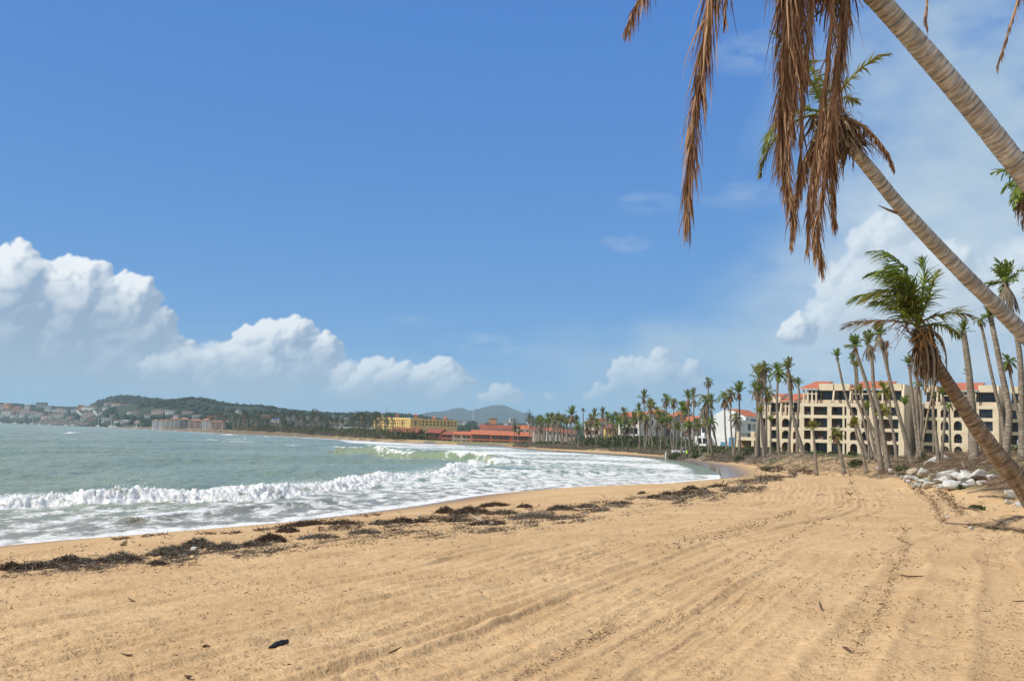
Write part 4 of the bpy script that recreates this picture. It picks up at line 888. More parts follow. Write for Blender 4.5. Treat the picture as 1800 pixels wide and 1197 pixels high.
HS = [  # column, row, width, height (px), wall, roof, flat, label
 (4, 711, 20, 8, 'pinkw', 'tiled', 0, 'pink house with red roof at the far left skyline'), (12, 708, 9, 7, 'ochre', 'tile', 0, 'ochre house poking above the far left skyline'), (10, 721, 16, 10, 'palew', 'tiled', 0, 'pale house at the left edge above the marina'), (28, 714, 14, 8, 'ochre', 'tile', 0, 'orange roofed house directly above the tall mast'), (42, 719, 18, 10, 'pinkw', 'tiled', 0, 'broad pinkish house right of the tall mast'), (57, 723, 14, 10, 'palew', 'tiled', 0, 'pale stepped house above the second mast'), (68, 724, 12, 8, 'palew', 'tiled', 0, 'grey white house right of the second mast'), (72, 707, 18, 5, 'grey', 'grey', 1, 'flat roofed grey house on the skyline'), (83, 713, 10, 6, 'palew', 'grey', 1, 'pale block below the flat roofed skyline house'), (78, 730, 12, 6, 'pinkw', 'tile', 0, 'small pink house above the dark cliff'),
 (92, 727, 14, 8, 'palew', 'tiled', 0, 'cream house at the left end of the cliff top'), (104, 726, 14, 8, 'palew', 'tiled', 0, 'cream gabled house in the middle of the cliff top'), (103, 717, 10, 6, 'pinkw', 'tiled', 0, 'dark pink house above the cliff top row'), (122, 731, 10, 6, 'pinkw', 'tile', 0, 'low pink house at the right end of the cliff top'), (141, 711, 10, 6, 'ochre', 'tiled', 0, 'ochre house where the big hill begins'), (152, 713, 18, 4, 'palew', 'tile', 0, 'row house roof on the shoulder of the big hill'), (165, 714, 20, 4, 'palew', 'tiled', 0, 'pale terrace on the shoulder of the big hill'), (155, 724, 22, 8, 'pinkw', 'tile', 0, 'orange roofed villa between white stair walls'), (147, 731, 12, 8, 'palew', 'tile', 0, 'pale villa left of the white stair wall'), (163, 734, 14, 6, 'ochre', 'tile', 0, 'ochre house under the orange roofed villa'), (186, 733, 16, 9, 'white', 'grey', 1, 'white colonnaded block by the water'),
 (190, 707, 14, 4, 'pinkw', 'tiled', 0, 'highest pink house on the big hill'), (203, 708, 14, 4, 'pinkw', 'tile', 0, 'orange roofed house high on the big hill'), (215, 710, 16, 4, 'palew', 'tiled', 0, 'pale house high on the big hill, centre of its row'), (230, 711, 18, 4, 'palew', 'tiled', 0, 'pale house at the right end of the high row'), (215, 721, 14, 4, 'palew', 'tiled', 0, 'low pale roof below the high row, left'), (232, 722, 18, 4, 'palew', 'tiled', 0, 'long pale roof below the high row, right'), (241, 725, 10, 4, 'pinkw', 'tiled', 0, 'small pink roof at the end of the lower row'), (255, 715, 16, 6, 'grey', 'tiled', 0, 'grey house with a dark verandah under the ridge'), (276, 719, 20, 8, 'pinkw', 'tile', 0, 'big pink villa with orange roof under the saddle'), (297, 721, 14, 6, 'palew', 'white', 1, 'white flat roofed house under the saddle'),
 (328, 722, 18, 5, 'pinkw', 'tile', 0, 'pink row house left of the teal house'), (345, 728, 15, 6, 'palew', 'tile', 0, 'teal grey house with an orange roof above the condos'), (371, 730, 18, 5, 'ochre', 'tiled', 0, 'brown roofed house above the white tower condo'), (218, 738, 14, 7, 'palew', 'white', 0, 'rounded white house on the green slope'), (242, 739, 12, 6, 'pinkw', 'tile', 0, 'pink house on the green slope'), (205, 738, 8, 4, 'palew', 'tile', 0, 'tiny pale house left of the rounded white one'),
 (417, 721.5, 5, 3, 'white', 'white', 1, 'tiny white house high left of the lone mid hill'), (423, 724, 8, 4, 'palew', 'grey', 1, 'bluish grey house high on the mid slope'), (466, 729, 17, 5, 'ochre', 'tile', 0, 'flat ochre villa with a wide roof on the mid slope'), (490, 721.5, 3.5, 2.5, 'white', 'white', 1, 'white speck of a house near the ridge'), (484, 735, 18, 7, 'palew', 'blue', 0, 'house with blue sheeting on its roof'), (508, 732, 10, 5, 'palew', 'grey', 1, 'grey house mid slope behind the palms'), (541, 731, 6, 6, 'pinkw', 'tile', 0, 'upright pink house with a lit wall on the slope'), (554, 731, 14, 4, 'white', 'grey', 1, 'low white house beside the upright pink one'), (560, 736, 18, 3, 'palew', 'grey', 1, 'long low pale building on the slope'), (577, 732, 7, 4, 'white', 'tiled', 0, 'white house in the trio under the ridge, left'), (587, 730.5, 8, 4, 'white', 'grey', 1, 'white house in the trio under the ridge, middle'), (597, 730.5, 7, 3, 'white', 'tiled', 0, 'white house in the trio under the ridge, right'),
 (544, 745, 16, 4, 'pinkw', 'tiled', 0, 'red roofed house behind the far palm grove'), (472, 752, 16, 8, 'ochre', 'tile', 0, 'bright orange house showing through the far palms'), (482, 746, 10, 5, 'yellow', 'grey', 1, 'yellow house with a dark roof over the orange one'), (496, 749, 10, 7, 'palew', 'tiled', 0, 'pale house right of the orange house'), (512, 749, 8, 6, 'ochre', 'tile', 0, 'small ochre house in the far palms'), (426, 748, 8, 8, 'yellow', 'tiled', 0, 'narrow yellow house among far palm trunks'), (449, 745, 8, 5, 'ochre', 'tile', 0, 'orange roof above the far palm trunks'), (586, 741, 12, 5, 'pinkw', 'tiled', 0, 'pink roof in the trees left of the hotel'), (602, 741, 10, 7, 'pinkw', 'tile', 0, 'orange villa in the trees left of the hotel'), (630, 739, 12, 5, 'palew', 'tiled', 0, 'pale house close to the hotel'), (638, 740, 9, 4, 'ochre', 'tiled', 0, 'ochre annex close to the hotel'), (626, 727, 8, 3, 'palew', 'tile', 0, 'house on the ridge left of the radio mast'), (674, 726, 8, 4, 'pinkw', 'white', 1, 'pink house on the ridge by the radio mast'),
 (22, 729, 9, 5, 'palew', 'tiled', 0, 'small pale house low on the slope behind the tall mast'), (37, 729, 8, 5, 'white', 'tiled', 0, 'white cube house between the two left masts'), (3, 728, 9, 5, 'palew', 'tile', 0, 'cream house low at the left edge above the boats'), (47, 711, 8, 4, 'palew', 'tile', 0, 'small cream house at the skyline right of the orange roof'), (95, 719, 8, 5, 'white', 'tiled', 0, 'little white house below the flat roofed pair'), (113, 719, 9, 5, 'palew', 'tiled', 0, 'pale house mid slope left of the big hill'), (130, 718, 10, 5, 'white', 'tile', 0, 'white house at the foot of the big hill slope'), (178, 723, 9, 5, 'palew', 'tiled', 0, 'cream house right of the right stair wall'), (184, 715, 8, 4, 'white', 'tiled', 0, 'tiny white house below the highest pink one'), (197, 728, 9, 5, 'pinkw', 'tile', 0, 'pink house above the white colonnaded block'), (258, 728, 10, 5, 'palew', 'tiled', 0, 'cream house left above the shoreline condos'), (310, 728, 11, 4, 'white', 'tile', 0, 'white house right behind the tall condo slabs'), (395, 725, 8, 4, 'white', 'tiled', 0, 'white house high between the saddle and mid slope'), (400, 738, 8, 4, 'palew', 'tile', 0, 'cream house above the end of the condo row'), (440, 737, 9, 4, 'palew', 'tiled', 0, 'pale house over the palms left of the blue sheeted roof'), (525, 738, 9, 4, 'palew', 'tile', 0, 'cream house below the upright pink one'), (610, 733, 8, 4, 'white', 'tiled', 0, 'white house right of the ridge trio'),
 (846, 743, 12, 5, 'pinkw', 'tiled', 0, 'pink house below the blue mountain'), (866, 734.5, 12, 2.5, 'ochre', 'tiled', 0, 'brown roof under the mountain summit'), (889, 741, 7, 6, 'white', 'tile', 0, 'pale upright house right under the mountain'), (903, 736, 12, 3, 'palew', 'white', 1, 'long white house on the lower ridge'), (930, 742, 6, 3, 'white', 'white', 1, 'white cottage near the first palm crown'), (812, 738.5, 16, 2.5, 'palew', 'tiled', 0, 'long pale roof right of the hotel'), (816, 742, 6, 2.5, 'white', 'white', 1, 'tiny white roof right of the hotel')]
q = np.random.default_rng(301); P = []; r_ = []
px_, Df_, D_, XX_, DD_, ZZ_, tt_ = HILLS['hills']
for _ in range(19000):
    px = q.uniform(-60, 1300); t = q.random() ** 1.2
    if q.random() < .16: t = q.uniform(.94, 1.0)
    p = hill_at('hills', px, t)
    if vnoise(np.array([p[0] / 90]), np.array([p[1] / 90]), 5)[0] < .26: continue
    d_ = p - C0; fx = 900 + F * (d_ @ A_R) / (d_ @ A_F); fy = 598.5 - F * (d_ @ A_U) / (d_ @ A_F)
    if any(abs(fx - a[0]) < a[2] * .5 + 2.5 and a[1] - 1 < fy - 2 < a[1] + a[3] + 6 for a in HS): continue     # gardens before the houses
    s = q.uniform(2.2, 4.6) * (1 + .15 * (p[1] > 1800)); P.append(p + np.array([0, 0, s * .45])); r_.append(s)
mb = MB(); blobs(mb, P, r_, q)
o = mb.build('hillside_forest', M['forest']); tag(o, kind='stuff')
for px, py, w_, h_, wm, rm, flat, lab in HS:
    p = hill_row('hills', px, py + h_); D = p[1]; D = min(D, np.interp(px, [0, 400, 560, 700, 950], [3000, 2100, 1700, 1300, 1300]))
    block(lab, px - w_ / 2, px + w_ / 2, py, py + h_ * .95, D - 4, M[wm], M[rm], 1 if h_ < 5 else 2, rnd.uniform(-12, 14), HH, min(4, max(2, int(w_ / 4))), 'hill_house', bool(flat))
# dark rocky bank by the marina
P = [(58, 742), (70, 739), (84, 737), (100, 736), (120, 736.5), (134, 738), (150, 741), (160, 745)]
mb = MB(); top = [at_d(x, y, np.interp(x, [58, 160], [2330, 1760])) for x, y in P]; n = 60; TX = catmull(top, 9); rows = []
for k in range(9):
    t_ = k / 8; q_ = TX.copy(); q_[:, 2] = 1 + (TX[:, 2] - 1) * (1 - t_); q_[:, 1] -= 26 * t_ + (fbm(TX[:, 0] / 6, TX[:, 2] * 0 + k * .7, 3, 330) - .5) * 16; rows.append(q_)
m_ = len(TX); v = np.array(rows); i = np.arange(8)[:, None] * m_ + np.arange(m_ - 1)[None]; mb.add(v, np.stack([i, i + m_, i + m_ + 1, i + 1], -1).reshape(-1, 4)); tag(mb.build('rock_bank', M['cliff']), kind='structure')
# two white stair walls
for (x0, y0, x1, y1), lab in (((135, 722, 143, 729), 'white stepped stair wall left of the orange roofed villa'), ((164, 721, 171, 730), 'white stepped stair wall right of the orange roofed villa')):
    a, b = at_d(x0, y0, 1700), at_d(x1, y1, 1690); mb = MB(); n = 6
    for k in range(n): c = a + (b - a) * (k + .5) / n; mb.add(box_v(c, (np.linalg.norm((b - a)[:2]) / n / 2 + .05, 0, 0), (0, .6, 0), (0, 0, 1.5)), BOXF)
    tag(mb.build('stair_wall', M['white'], None, a), lab, 'wall')
# marina boats
def boat(px, D, L, mast, label, heel=0., sail=True):
    p = ground(px, D, 0.0); t = thing('sailboat' if sail else 'motorboat', p, label, 'boat', 'boats moored by the marina'); mb = MB()
    xs = np.linspace(-.5, .5, 9); W2 = np.sqrt(np.clip(1 - ((xs + .12) / .63) ** 2, 0, 1)) * L * .15
    v = []
    for x, w in zip(xs, W2): v += [p + np.array([x * L, -w, 1.25 + .5 * (x > .2) * x]), p + np.array([x * L, -w * .6, -.2]), p + np.array([x * L, w * .6, -.2]), p + np.array([x * L, w, 1.25 + .5 * (x > .2) * x])]
    f = [(4 * i + a, 4 * i + 4 + a, 4 * i + 4 + (a + 1) % 4, 4 * i + (a + 1) % 4) for i in range(8) for a in range(4)]; mb.add(v, f); mb.build('hull', M['white'], t, p)
    mb = MB(); mb.add(box_v(p + np.array([-.05 * L, 0, 1.7]), (L * .2, 0, 0), (0, L * .08, 0), (0, 0, .5)), BOXF); mb.add(box_v(p + np.array([-.08 * L, 0, 2.45]), (L * .1, 0, 0), (0, L * .06, 0), (0, 0, .24)), BOXF); mb.build('cabin', M['white'], t, p)
    if sail:
        mb = MB(); top = p + np.array([heel * mast, 0, mast]); tube(mb, [p + np.array([0, 0, 1.3]), top], [.32, .22], 6); tube(mb, [p + np.array([0, 0, 3]), p + np.array([-L * .42, 0, 3.2])], [.25, .2], 6); mb.build('mast', M['white'], t, p)
        mb = MB(); tube(mb, [top, p + np.array([L * .5, 0, 1.6])], .10, 4); tube(mb, [top, p + np.array([-L * .5, 0, 1.4])], .08, 4); mb.build('rigging', M['grey'], t, p)
for a in ((27, 2150, 19, 32, 'tall masted sailboat leaning right, nearest the left edge', .07), (57, 2050, 14, 22, 'sailboat with a slim mast before the dark cliff', .0), (173, 1560, 11, 14, 'sailboat beside the white colonnaded block', .0), (195, 1480, 12, 17, 'sailboat right of the colonnaded block with a tall mast', .0), (240, 1350, 9, 12, 'small sailboat before the green slope', .0), (200, 1500, 9, 11, 'short masted sailboat second from the colonnade', .0)): boat(a[0], a[1], a[2], a[3], a[4], a[5])
for px, D, L, lab in ((2, 2250, 16, 'white motorboat at the very left edge'), (44, 2120, 13, 'white motorboat between the two left masts'), (70, 2020, 13, 'long white motorboat under the dark cliff'), (87, 1950, 10, 'small white motorboat under the cliff middle'), (128, 1760, 12, 'white motorboat at the cliff end'), (204, 1500, 10, 'white motorboat near the green slope'), (116, 1800, 8, 'tiny motorboat left of the cliff end')): boat(px, D, L, 0, lab, sail=False)
# radio mast on the ridge, thin mast before the mountain
for px, y0, y1, D, lab in ((679, 727, 715, 2100, 'thin radio mast on the ridge above the hotel'), (832, 737, 721, 2000, 'slender white pole standing before the blue mountain')):
    a, b = at_d(px, y0, D), at_d(px, y1, D); mb = MB(); tube(mb, [a - np.array([0, 0, 6]), b], [.8, .35], 5)
    for k in range(4): c = a + (b - a) * (.4 + .18 * k); mb.add(box_v(c, (1.3, 0, 0), (0, .2, 0), (0, 0, .2)), BOXF)
    tag(mb.build('radio_mast', M['grey'] if px < 800 else M['white'], None, a), lab, 'mast')
# ------------------------------------------------------------------ palms
M['farleaf'] = mat('far_palm_leaf', (.026, .045, .016), .8, .1, (.115, .135, .050), tint='attr', transl=.2)
def leaf_mat(name, a, b, tr=.25, rough=.55): return mat(name, a, rough, .3, b, tint='attr', transl=tr)
M['green'] = leaf_mat('palm_leaf_green', (.055, .110, .018), (.31, .37, .060), .45)
M['olive'] = leaf_mat('palm_leaf_olive', (.080, .095, .022), (.36, .34, .085), .45)
M['lime'] = leaf_mat('palm_leaf_yellow', (.14, .15, .020), (.38, .33, .05))
M['deadl'] = leaf_mat('palm_leaf_dead_brown', (.115, .050, .022), (.48, .29, .155), .22, .6)
M['deadg'] = leaf_mat('palm_leaf_dead_grey', (.13, .095, .065), (.36, .29, .20), .12, .7)
M['fibre'] = mat('palm_fibre', (.115, .075, .045), .95, .1, (.27, .19, .12), tint='attr')
M['fruit'] = mat('orange_fruit_stalk', (.19, .095, .03), .8, .2, (.36, .19, .06), tint='attr')
def trunk_mat(name, ca, cb, ring):
    m = bpy.data.materials.new(name); m.use_nodes = True; t = m.node_tree; n = t.nodes; l = t.links.new; b = n['Principled BSDF']
    b.inputs['Roughness'].default_value = .9; b.inputs['Specular IOR Level'].default_value = .2
    a = n.new('ShaderNodeAttribute'); a.attribute_name = 'tint'; tc = n.new('ShaderNodeTexCoord')
    def noise(s, d, vec=None):
        q = n.new('ShaderNodeTexNoise'); q.inputs['Scale'].default_value = s; q.inputs['Detail'].default_value = d; l(vec or tc.outputs['Object'], q.inputs[0]); return q.outputs[0]
    def ma(op, x, y, z=None):
        q = n.new('ShaderNodeMath'); q.operation = op
        for i, s in enumerate((x, y, z)):
            if s is None: continue
            if hasattr(s, 'links'): l(s, q.inputs[i])
            else: q.inputs[i].default_value = s
        return q.outputs[0]
    def mix(f, x, y):
        q = n.new('ShaderNodeMix'); q.data_type = 'RGBA'
        for i, s in ((0, f), (6, x), (7, y)):
            if hasattr(s, 'links'): l(s, q.inputs[i])
            else: q.inputs[i].default_value = s if i == 0 else tuple(s) + (1,)
        return q.outputs[2]
    ph = ma('FRACT', ma('DIVIDE', ma('ADD', a.outputs['Fac'], ma('MULTIPLY', ma('SUBTRACT', noise(3.0, 3), .5), ring * 1.3)), ring), 0)
    mr = n.new('ShaderNodeMapRange'); l(ph, mr.inputs[0]); mr.inputs[1].default_value = .0; mr.inputs[2].default_value = .24; mr.interpolation_type = 'SMOOTHSTEP'
    m2 = n.new('ShaderNodeMapRange'); l(noise(9, 6), m2.inputs[0]); m2.inputs[1].default_value = .36; m2.inputs[2].default_value = .66
    c = mix(m2.outputs[0], ca, cb)
    m4 = n.new('ShaderNodeMapRange'); l(noise(2.0, 4), m4.inputs[0]); m4.inputs[1].default_value = .42; m4.inputs[2].default_value = .62; m4.inputs[4].default_value = .55
    c = mix(m4.outputs[0], c, tuple(x * y for x, y in zip(cb, (.74, .68, .60))))
    d = n.new('ShaderNodeMapRange'); l(noise(6, 5), d.inputs[0]); d.inputs[1].default_value = .35; d.inputs[2].default_value = .6; d.inputs[3].default_value = .25; d.inputs[4].default_value = 1
    sx = n.new('ShaderNodeSeparateXYZ'); l(tc.outputs['Object'], sx.inputs[0]); cx = n.new('ShaderNodeCombineXYZ'); l(ma('MULTIPLY', sx.outputs[0], 5), cx.inputs[0]); l(ma('MULTIPLY', sx.outputs[1], 5), cx.inputs[1]); l(ma('MULTIPLY', a.outputs['Fac'], 3.2 / ring), cx.inputs[2])
    m5 = n.new('ShaderNodeMapRange'); l(noise(1.0, 6, cx.outputs[0]), m5.inputs[0]); m5.inputs[1].default_value = .44; m5.inputs[2].default_value = .62; m5.inputs[4].default_value = .95
    c = mix(m5.outputs[0], c, tuple(x * y for x, y in zip(cb, (.60, .56, .50))))
    d.inputs[1].default_value = .46; d.inputs[2].default_value = .66; d.inputs[3].default_value = .04; d.inputs[4].default_value = .7
    c = mix(ma('MULTIPLY', ma('SUBTRACT', 1, mr.outputs[0]), d.outputs[0]), c, tuple(x * .50 for x in cb))
    l(c, b.inputs['Base Color'])
    bp = n.new('ShaderNodeBump'); bp.inputs['Distance'].default_value = .02; l(ma('ADD', mr.outputs[0], ma('MULTIPLY', noise(22, 5), .8)), bp.inputs['Height']); l(bp.outputs[0], b.inputs['Normal'])
    return m
M['trunkA'] = trunk_mat('palm_bark_pale', (.62, .605, .575), (.43, .415, .385), .105)
M['trunkC'] = trunk_mat('palm_bark_brown', (.42, .33, .235), (.26, .19, .125), .085)
M['trunkF'] = trunk_mat('palm_bark_grey', (.36, .31, .25), (.235, .195, .15), .14)

def norm(v): return v / (np.linalg.norm(v, axis=-1, keepdims=True) + 1e-9)
def frond(mb, base, d0, L, q, n=40, leaf=.6, width=.035, droop=.5, wind=(0, 0, 0), hang=.3, segs=3, m=0, lift=.25, curl=0., steps=14, stalk=True, tone=(0, 1), stalk_m=None, bare=.16, ragged=0., keep=1.0, rr=.022, spread=1.0):
    """one feather palm leaf: a rachis bending under gravity and wind, with two ranks of narrow blades"""
    d = norm(np.asarray(d0, float)); P = [np.asarray(base, float)]; wind = np.asarray(wind, float); ds = L / steps
    for i in range(steps):
        t = i / steps; d = norm(d + (np.array([0, 0, -1.0]) * droop * (.35 + t) + wind * t * t) * (2.0 / steps)); P.append(P[-1] + d * ds)
    P = np.array(P); T = np.gradient(P, axis=0); T = norm(T)
    up = np.array([0, 0, 1.0]); S = np.cross(T, up); bad = np.linalg.norm(S, axis=1) < .25; rv = norm(q.normal(size=3)); S[bad] = np.cross(T[bad], rv); S = norm(S)
    for i in range(1, len(S)):
        if S[i] @ S[i - 1] < 0: S[i] = -S[i]
        S[i] = norm(S[i] * .5 + S[i - 1] * .5)
    U = np.cross(S, T)
    if stalk: tube(mb, P, np.linspace(rr, rr * .25, len(P)), 4, m if stalk_m is None else stalk_m, tint=tone[0] * .3 + tone[1] * .7, cap=False)
    t = np.repeat(np.linspace(bare, .985, n), 2) + q.uniform(-.006, .006, 2 * n); sd = np.tile([-1, 1], n)
    if keep < 1:
        k = q.random(2 * n) < keep; t, sd = t[k], sd[k]
    k = len(t); f = t * steps; i = np.clip(f.astype(int), 0, steps - 1); w_ = (f - i)[:, None]
    def lerp(A): return A[i] * (1 - w_) + A[i + 1] * w_
    p, tt, ss, uu = lerp(P), norm(lerp(T)), norm(lerp(S)), norm(lerp(U))
    ln = leaf * (np.clip(np.sin(np.clip((t - bare * .6) / (1 - bare * .6), 0, 1) * math.pi * .86 + .28), .12, 1)) * q.uniform(.75 - ragged * .5, 1.1, k)
    ang = np.radians(np.interp(t, [0, .5, 1], [62, 48, 18]) * spread + q.normal(0, 7, k))[:, None]
    dirv = norm(tt * np.cos(ang) + ss * (sd[:, None] * np.sin(ang)) + uu * (lift + q.normal(0, .10 + curl, k)[:, None]))
    side = norm(np.cross(dirv, uu + q.normal(0, .35, (k, 3))))
    V = np.zeros((k, segs + 1, 2, 3)); c = p.copy(); dd = dirv
    for j in range(segs + 1):
        wd = width * (.55, 1.0, .75, .45, .12)[min(int(round(j * 4 / segs)), 4)]
        V[:, j, 0] = c - side * wd / 2; V[:, j, 1] = c + side * wd / 2
        dd = norm(dd + (np.array([0, 0, -1.]) * hang * q.uniform(.6, 1.4, (k, 1)) + wind * .22 + q.normal(0, .03 + ragged * .10, (k, 3))) * (3.0 / segs) * .8)
        c = c + dd * (ln / segs)[:, None]
    o = (np.arange(k) * (segs + 1) * 2)[:, None]; j = np.arange(segs)[None] * 2
    fq = np.stack([o + j, o + j + 1, o + j + 3, o + j + 2], -1).reshape(-1, 4)
    tn = np.clip(q.uniform(tone[0], tone[1], k), 0, 1)
    mb.add(V.reshape(-1, 3), fq, m, np.repeat(tn, (segs + 1) * 2))
    return P
def trunk(pts, r0, r1, name, material, parent, origin, seg=10, n=9, flare=1.35, jag=.05, seed=1, rings=0.):
    P = catmull(pts, n); L = np.concatenate([[0], np.cumsum(np.linalg.norm(np.diff(P, axis=0), axis=1))]); t = L / L[-1]
    r = r0 + (r1 - r0) * t ** .8; r = r * (1 + (flare - 1) * np.exp(-t * 14))
    mb = MB()
    if rings:
        m = int(L[-1] / rings * 3); s = np.linspace(0, L[-1], m); P = np.stack([np.interp(s, L, P[:, i]) for i in range(3)], -1); r = np.interp(s, L, r); ph = (s / rings) % 1
        r = r * (1 + .10 * (vnoise(s * 1.3, s * 0 + seed, 4) - .5) + .06 * (vnoise(s * 4.1, s * 0, 6) - .5)); r = r * (1 + .035 * (1 - ph) + .02 * (np.random.default_rng(seed).random(m) - .5)); L = s
    tube(mb, P, r, seg, 0, tint=np.repeat(L, seg), jag=jag, seed=seed)
    return mb.build(name, material, parent, origin, smooth=True)
def strands(mb, P, D, L, width, q, segs=3, droop=.3, tone=(0, 1), m=0, wob=.15):
    """thin ribbons: fibres, straw, weed"""
    k = len(P); D = norm(D); side = norm(np.cross(D, q.normal(size=(k, 3)))); V = np.zeros((k, segs + 1, 2, 3)); c = np.array(P, float); d = D
    L = np.broadcast_to(L, (k,)); width = np.broadcast_to(width, (k,))
    for j in range(segs + 1):
        w = (width * (1 - .7 * j / segs))[:, None]
        V[:, j, 0] = c - side * w / 2; V[:, j, 1] = c + side * w / 2
        d = norm(d + np.array([0, 0, -droop]) + q.normal(0, wob, (k, 3))); c = c + d * (L / segs)[:, None]
    o = (np.arange(k) * (segs + 1) * 2)[:, None]; j = np.arange(segs)[None] * 2
    mb.add(V.reshape(-1, 3), np.stack([o + j, o + j + 1, o + j + 3, o + j + 2], -1).reshape(-1, 4), m, np.repeat(q.uniform(*tone, k), (segs + 1) * 2))
def boots(mb, c, ax, r, h, q, n=160, droop=.35, ln=.5, w=.03):
    """the shaggy sleeve of old leaf bases and fibre under a crown"""
    t = q.random(n); an = q.random(n) * 2 * math.pi; ax = norm(np.asarray(ax, float)); s = norm(np.cross(ax, [0.3, 1, .1])); u = np.cross(s, ax)
    o = np.cos(an)[:, None] * s + np.sin(an)[:, None] * u
    P = np.asarray(c) - ax * (t * h)[:, None] + o * r * (1.0 - .3 * t)[:, None] * .7
    strands(mb, P, o + ax * q.uniform(-.9, .7, (n, 1)), ln * q.uniform(.4, 1.2, n), w * q.uniform(.5, 1.8, n), q, 3, droop, (0, 1))
WIND = (-.42, -.03, .02)

# --- the three big palms, bases just outside the right edge
def screen_path(L): return [at_d(x, y, d) for x, y, d in L]
def hero(name, path, r0, r1, label, material, rings, top):
    pts = screen_path(path); b = pts[0].copy(); b[2] = zt(b[0], b[1]) - .15
    t = thing(name, b, label, 'palm tree'); pts = [b] + pts[1:]
    P = trunk(pts, r0, r1, 'trunk', material, t, b, 20, 14, 1.5, .03, 3, rings)
    return t, b, pts
q = np.random.default_rng(401)
# A: upper trunk, crown above the frame, dead fronds hanging into it
DA = 9.6
t, b, pts = hero('leaning_palm', [(2330, 1090, 11.2), (2190, 830, 10.9), (1985, 545, 10.5), (1830, 345, 10.2), (1690, 168, 9.9), (1545, 2, 9.6), (1440, -105, 9.4), (1375, -165, 9.3)], .150, .094, 'tall leaning palm whose crown is above the frame and drops dead brown fronds', M['trunkA'], .095, None)
top = pts[-1]; ax = norm(pts[-1] - pts[-2])
mb = MB(); boots(mb, top, ax, .3, .9, q, 500, .3, .5); mb.build('leaf_sheath', M['fibre'], t, b)
def hang_path(mb, L, q, n=70, leaf=.75, width=.028, spread=.5, tone=(0, 1), hang=.5, ragged=.5, segs=4, sway=(0, 0, 0), keep=1.0):
    """dead leaf hanging along a given line: blades droop close to the rachis"""
    P = catmull(L, 8); T = norm(np.gradient(P, axis=0)); m_ = len(P) - 1
    tube(mb, P, np.linspace(.030, .007, len(P)), 5, 0, tint=1.0, cap=False)
    t = np.repeat(np.linspace(.10, .99, n), 2) + q.uniform(-.012, .012, 2 * n); t = np.clip(t[q.random(2 * n) < keep], 0, .999); k = len(t); f = t * m_; i = f.astype(int); w_ = (f - i)[:, None]
    p = P[i] * (1 - w_) + P[i + 1] * w_; tt = norm(T[i] * (1 - w_) + T[i + 1] * w_)
    out = q.normal(size=(k, 3)); out -= tt * (out * tt).sum(1, keepdims=True); out = norm(out)
    stray = np.where(q.random((k, 1)) < .07, 2.2, 1.0)
    dirv = norm(tt * .8 + out * spread * stray * q.uniform(.2, 1.3, (k, 1)) + np.array([0, 0, -.35]) + np.asarray(sway))
    ln = leaf * np.clip(1.08 - .80 * t, .22, 1) * np.clip(t * 6 + .3, 0, 1) * q.uniform(.5, 1.15, k)
    side = norm(np.cross(dirv, q.normal(size=(k, 3)))); V = np.zeros((k, segs + 1, 2, 3)); c = p; dd = dirv
    for j in range(segs + 1):
        wd = width * (.6, 1.0, .8, .5, .14)[min(int(round(j * 4 / segs)), 4)] * q.uniform(.7, 1.2, (k, 1))
        V[:, j, 0] = c - side * wd / 2; V[:, j, 1] = c + side * wd / 2
        dd = norm(dd + np.array([0, 0, -hang]) + np.asarray(sway) * .3 + q.normal(0, .05 + .10 * ragged, (k, 3))); c = c + dd * (ln / segs)[:, None]
    o = (np.arange(k) * (segs + 1) * 2)[:, None]; j = np.arange(segs)[None] * 2
    mb.add(V.reshape(-1, 3), np.stack([o + j, o + j + 1, o + j + 3, o + j + 2], -1).reshape(-1, 4), 0, np.repeat(q.uniform(*tone, k), (segs + 1) * 2))
def line(L): return [top] + [at_d(x, y, d) for x, y, d in L]
for L, n, leaf, wd, sp, name in (
    ([(1300, -160, 9.1), (1262, -60, 9.0), (1240, 60, 9.0), (1222, 180, 9.0), (1211, 300, 9.0), (1208, 395, 9.0)], 260, .95, .016, .46, 'dead_frond'),
    ([(1290, -190, 8.8), (1215, -125, 8.6), (1155, -50, 8.5), (1116, 15, 8.5), (1100, 55, 8.5)], 170, .50, .013, .75, 'dead_frond'),
    ([(1310, -170, 9.3), (1285, -90, 9.3), (1276, -10, 9.3), (1274, 40, 9.3)], 40, .5, .016, .25, 'dead_frond'),
    ([(1385, -100, 9.2), (1402, -20, 9.15), (1398, 80, 9.1), (1388, 190, 9.1), (1380, 290, 9.1), (1396, 385, 9.1)], 360, .85, .016, .70, 'dead_frond'),
    ([(1375, -110, 9.0), (1386, -10, 8.9), (1378, 110, 8.9), (1372, 230, 8.9), (1386, 330, 8.9)], 300, .85, .016, .72, 'dead_frond'),
    ([(1420, -90, 9.3), (1425, 20, 9.3), (1412, 140, 9.3), (1408, 250, 9.3), (1404, 330, 9.3)], 90, .65, .020, .32, 'dead_frond'),
    ([(1430, -130, 9.4), (1476, -40, 9.5), (1475, 80, 9.5), (1464, 190, 9.5), (1450, 300, 9.5), (1437, 400, 9.5), (1446, 470, 9.5)], 260, .72, .015, .50, 'dead_frond'),
    ([(1445, -140, 9.6), (1488, -50, 9.7), (1484, 40, 9.7), (1470, 140, 9.7), (1448, 240, 9.7), (1432, 340, 9.7)], 170, .64, .015, .50, 'dead_frond'),
    ([(1440, -100, 9.2), (1462, 10, 9.2), (1446, 180, 9.2), (1424, 330, 9.2), (1418, 440, 9.2)], 100, .6, .018, .32, 'dead_frond')):
    mb = MB(); hang_path(mb, line(L), q, n, leaf, wd, sp); mb.build(name, M['deadl'], t, b)
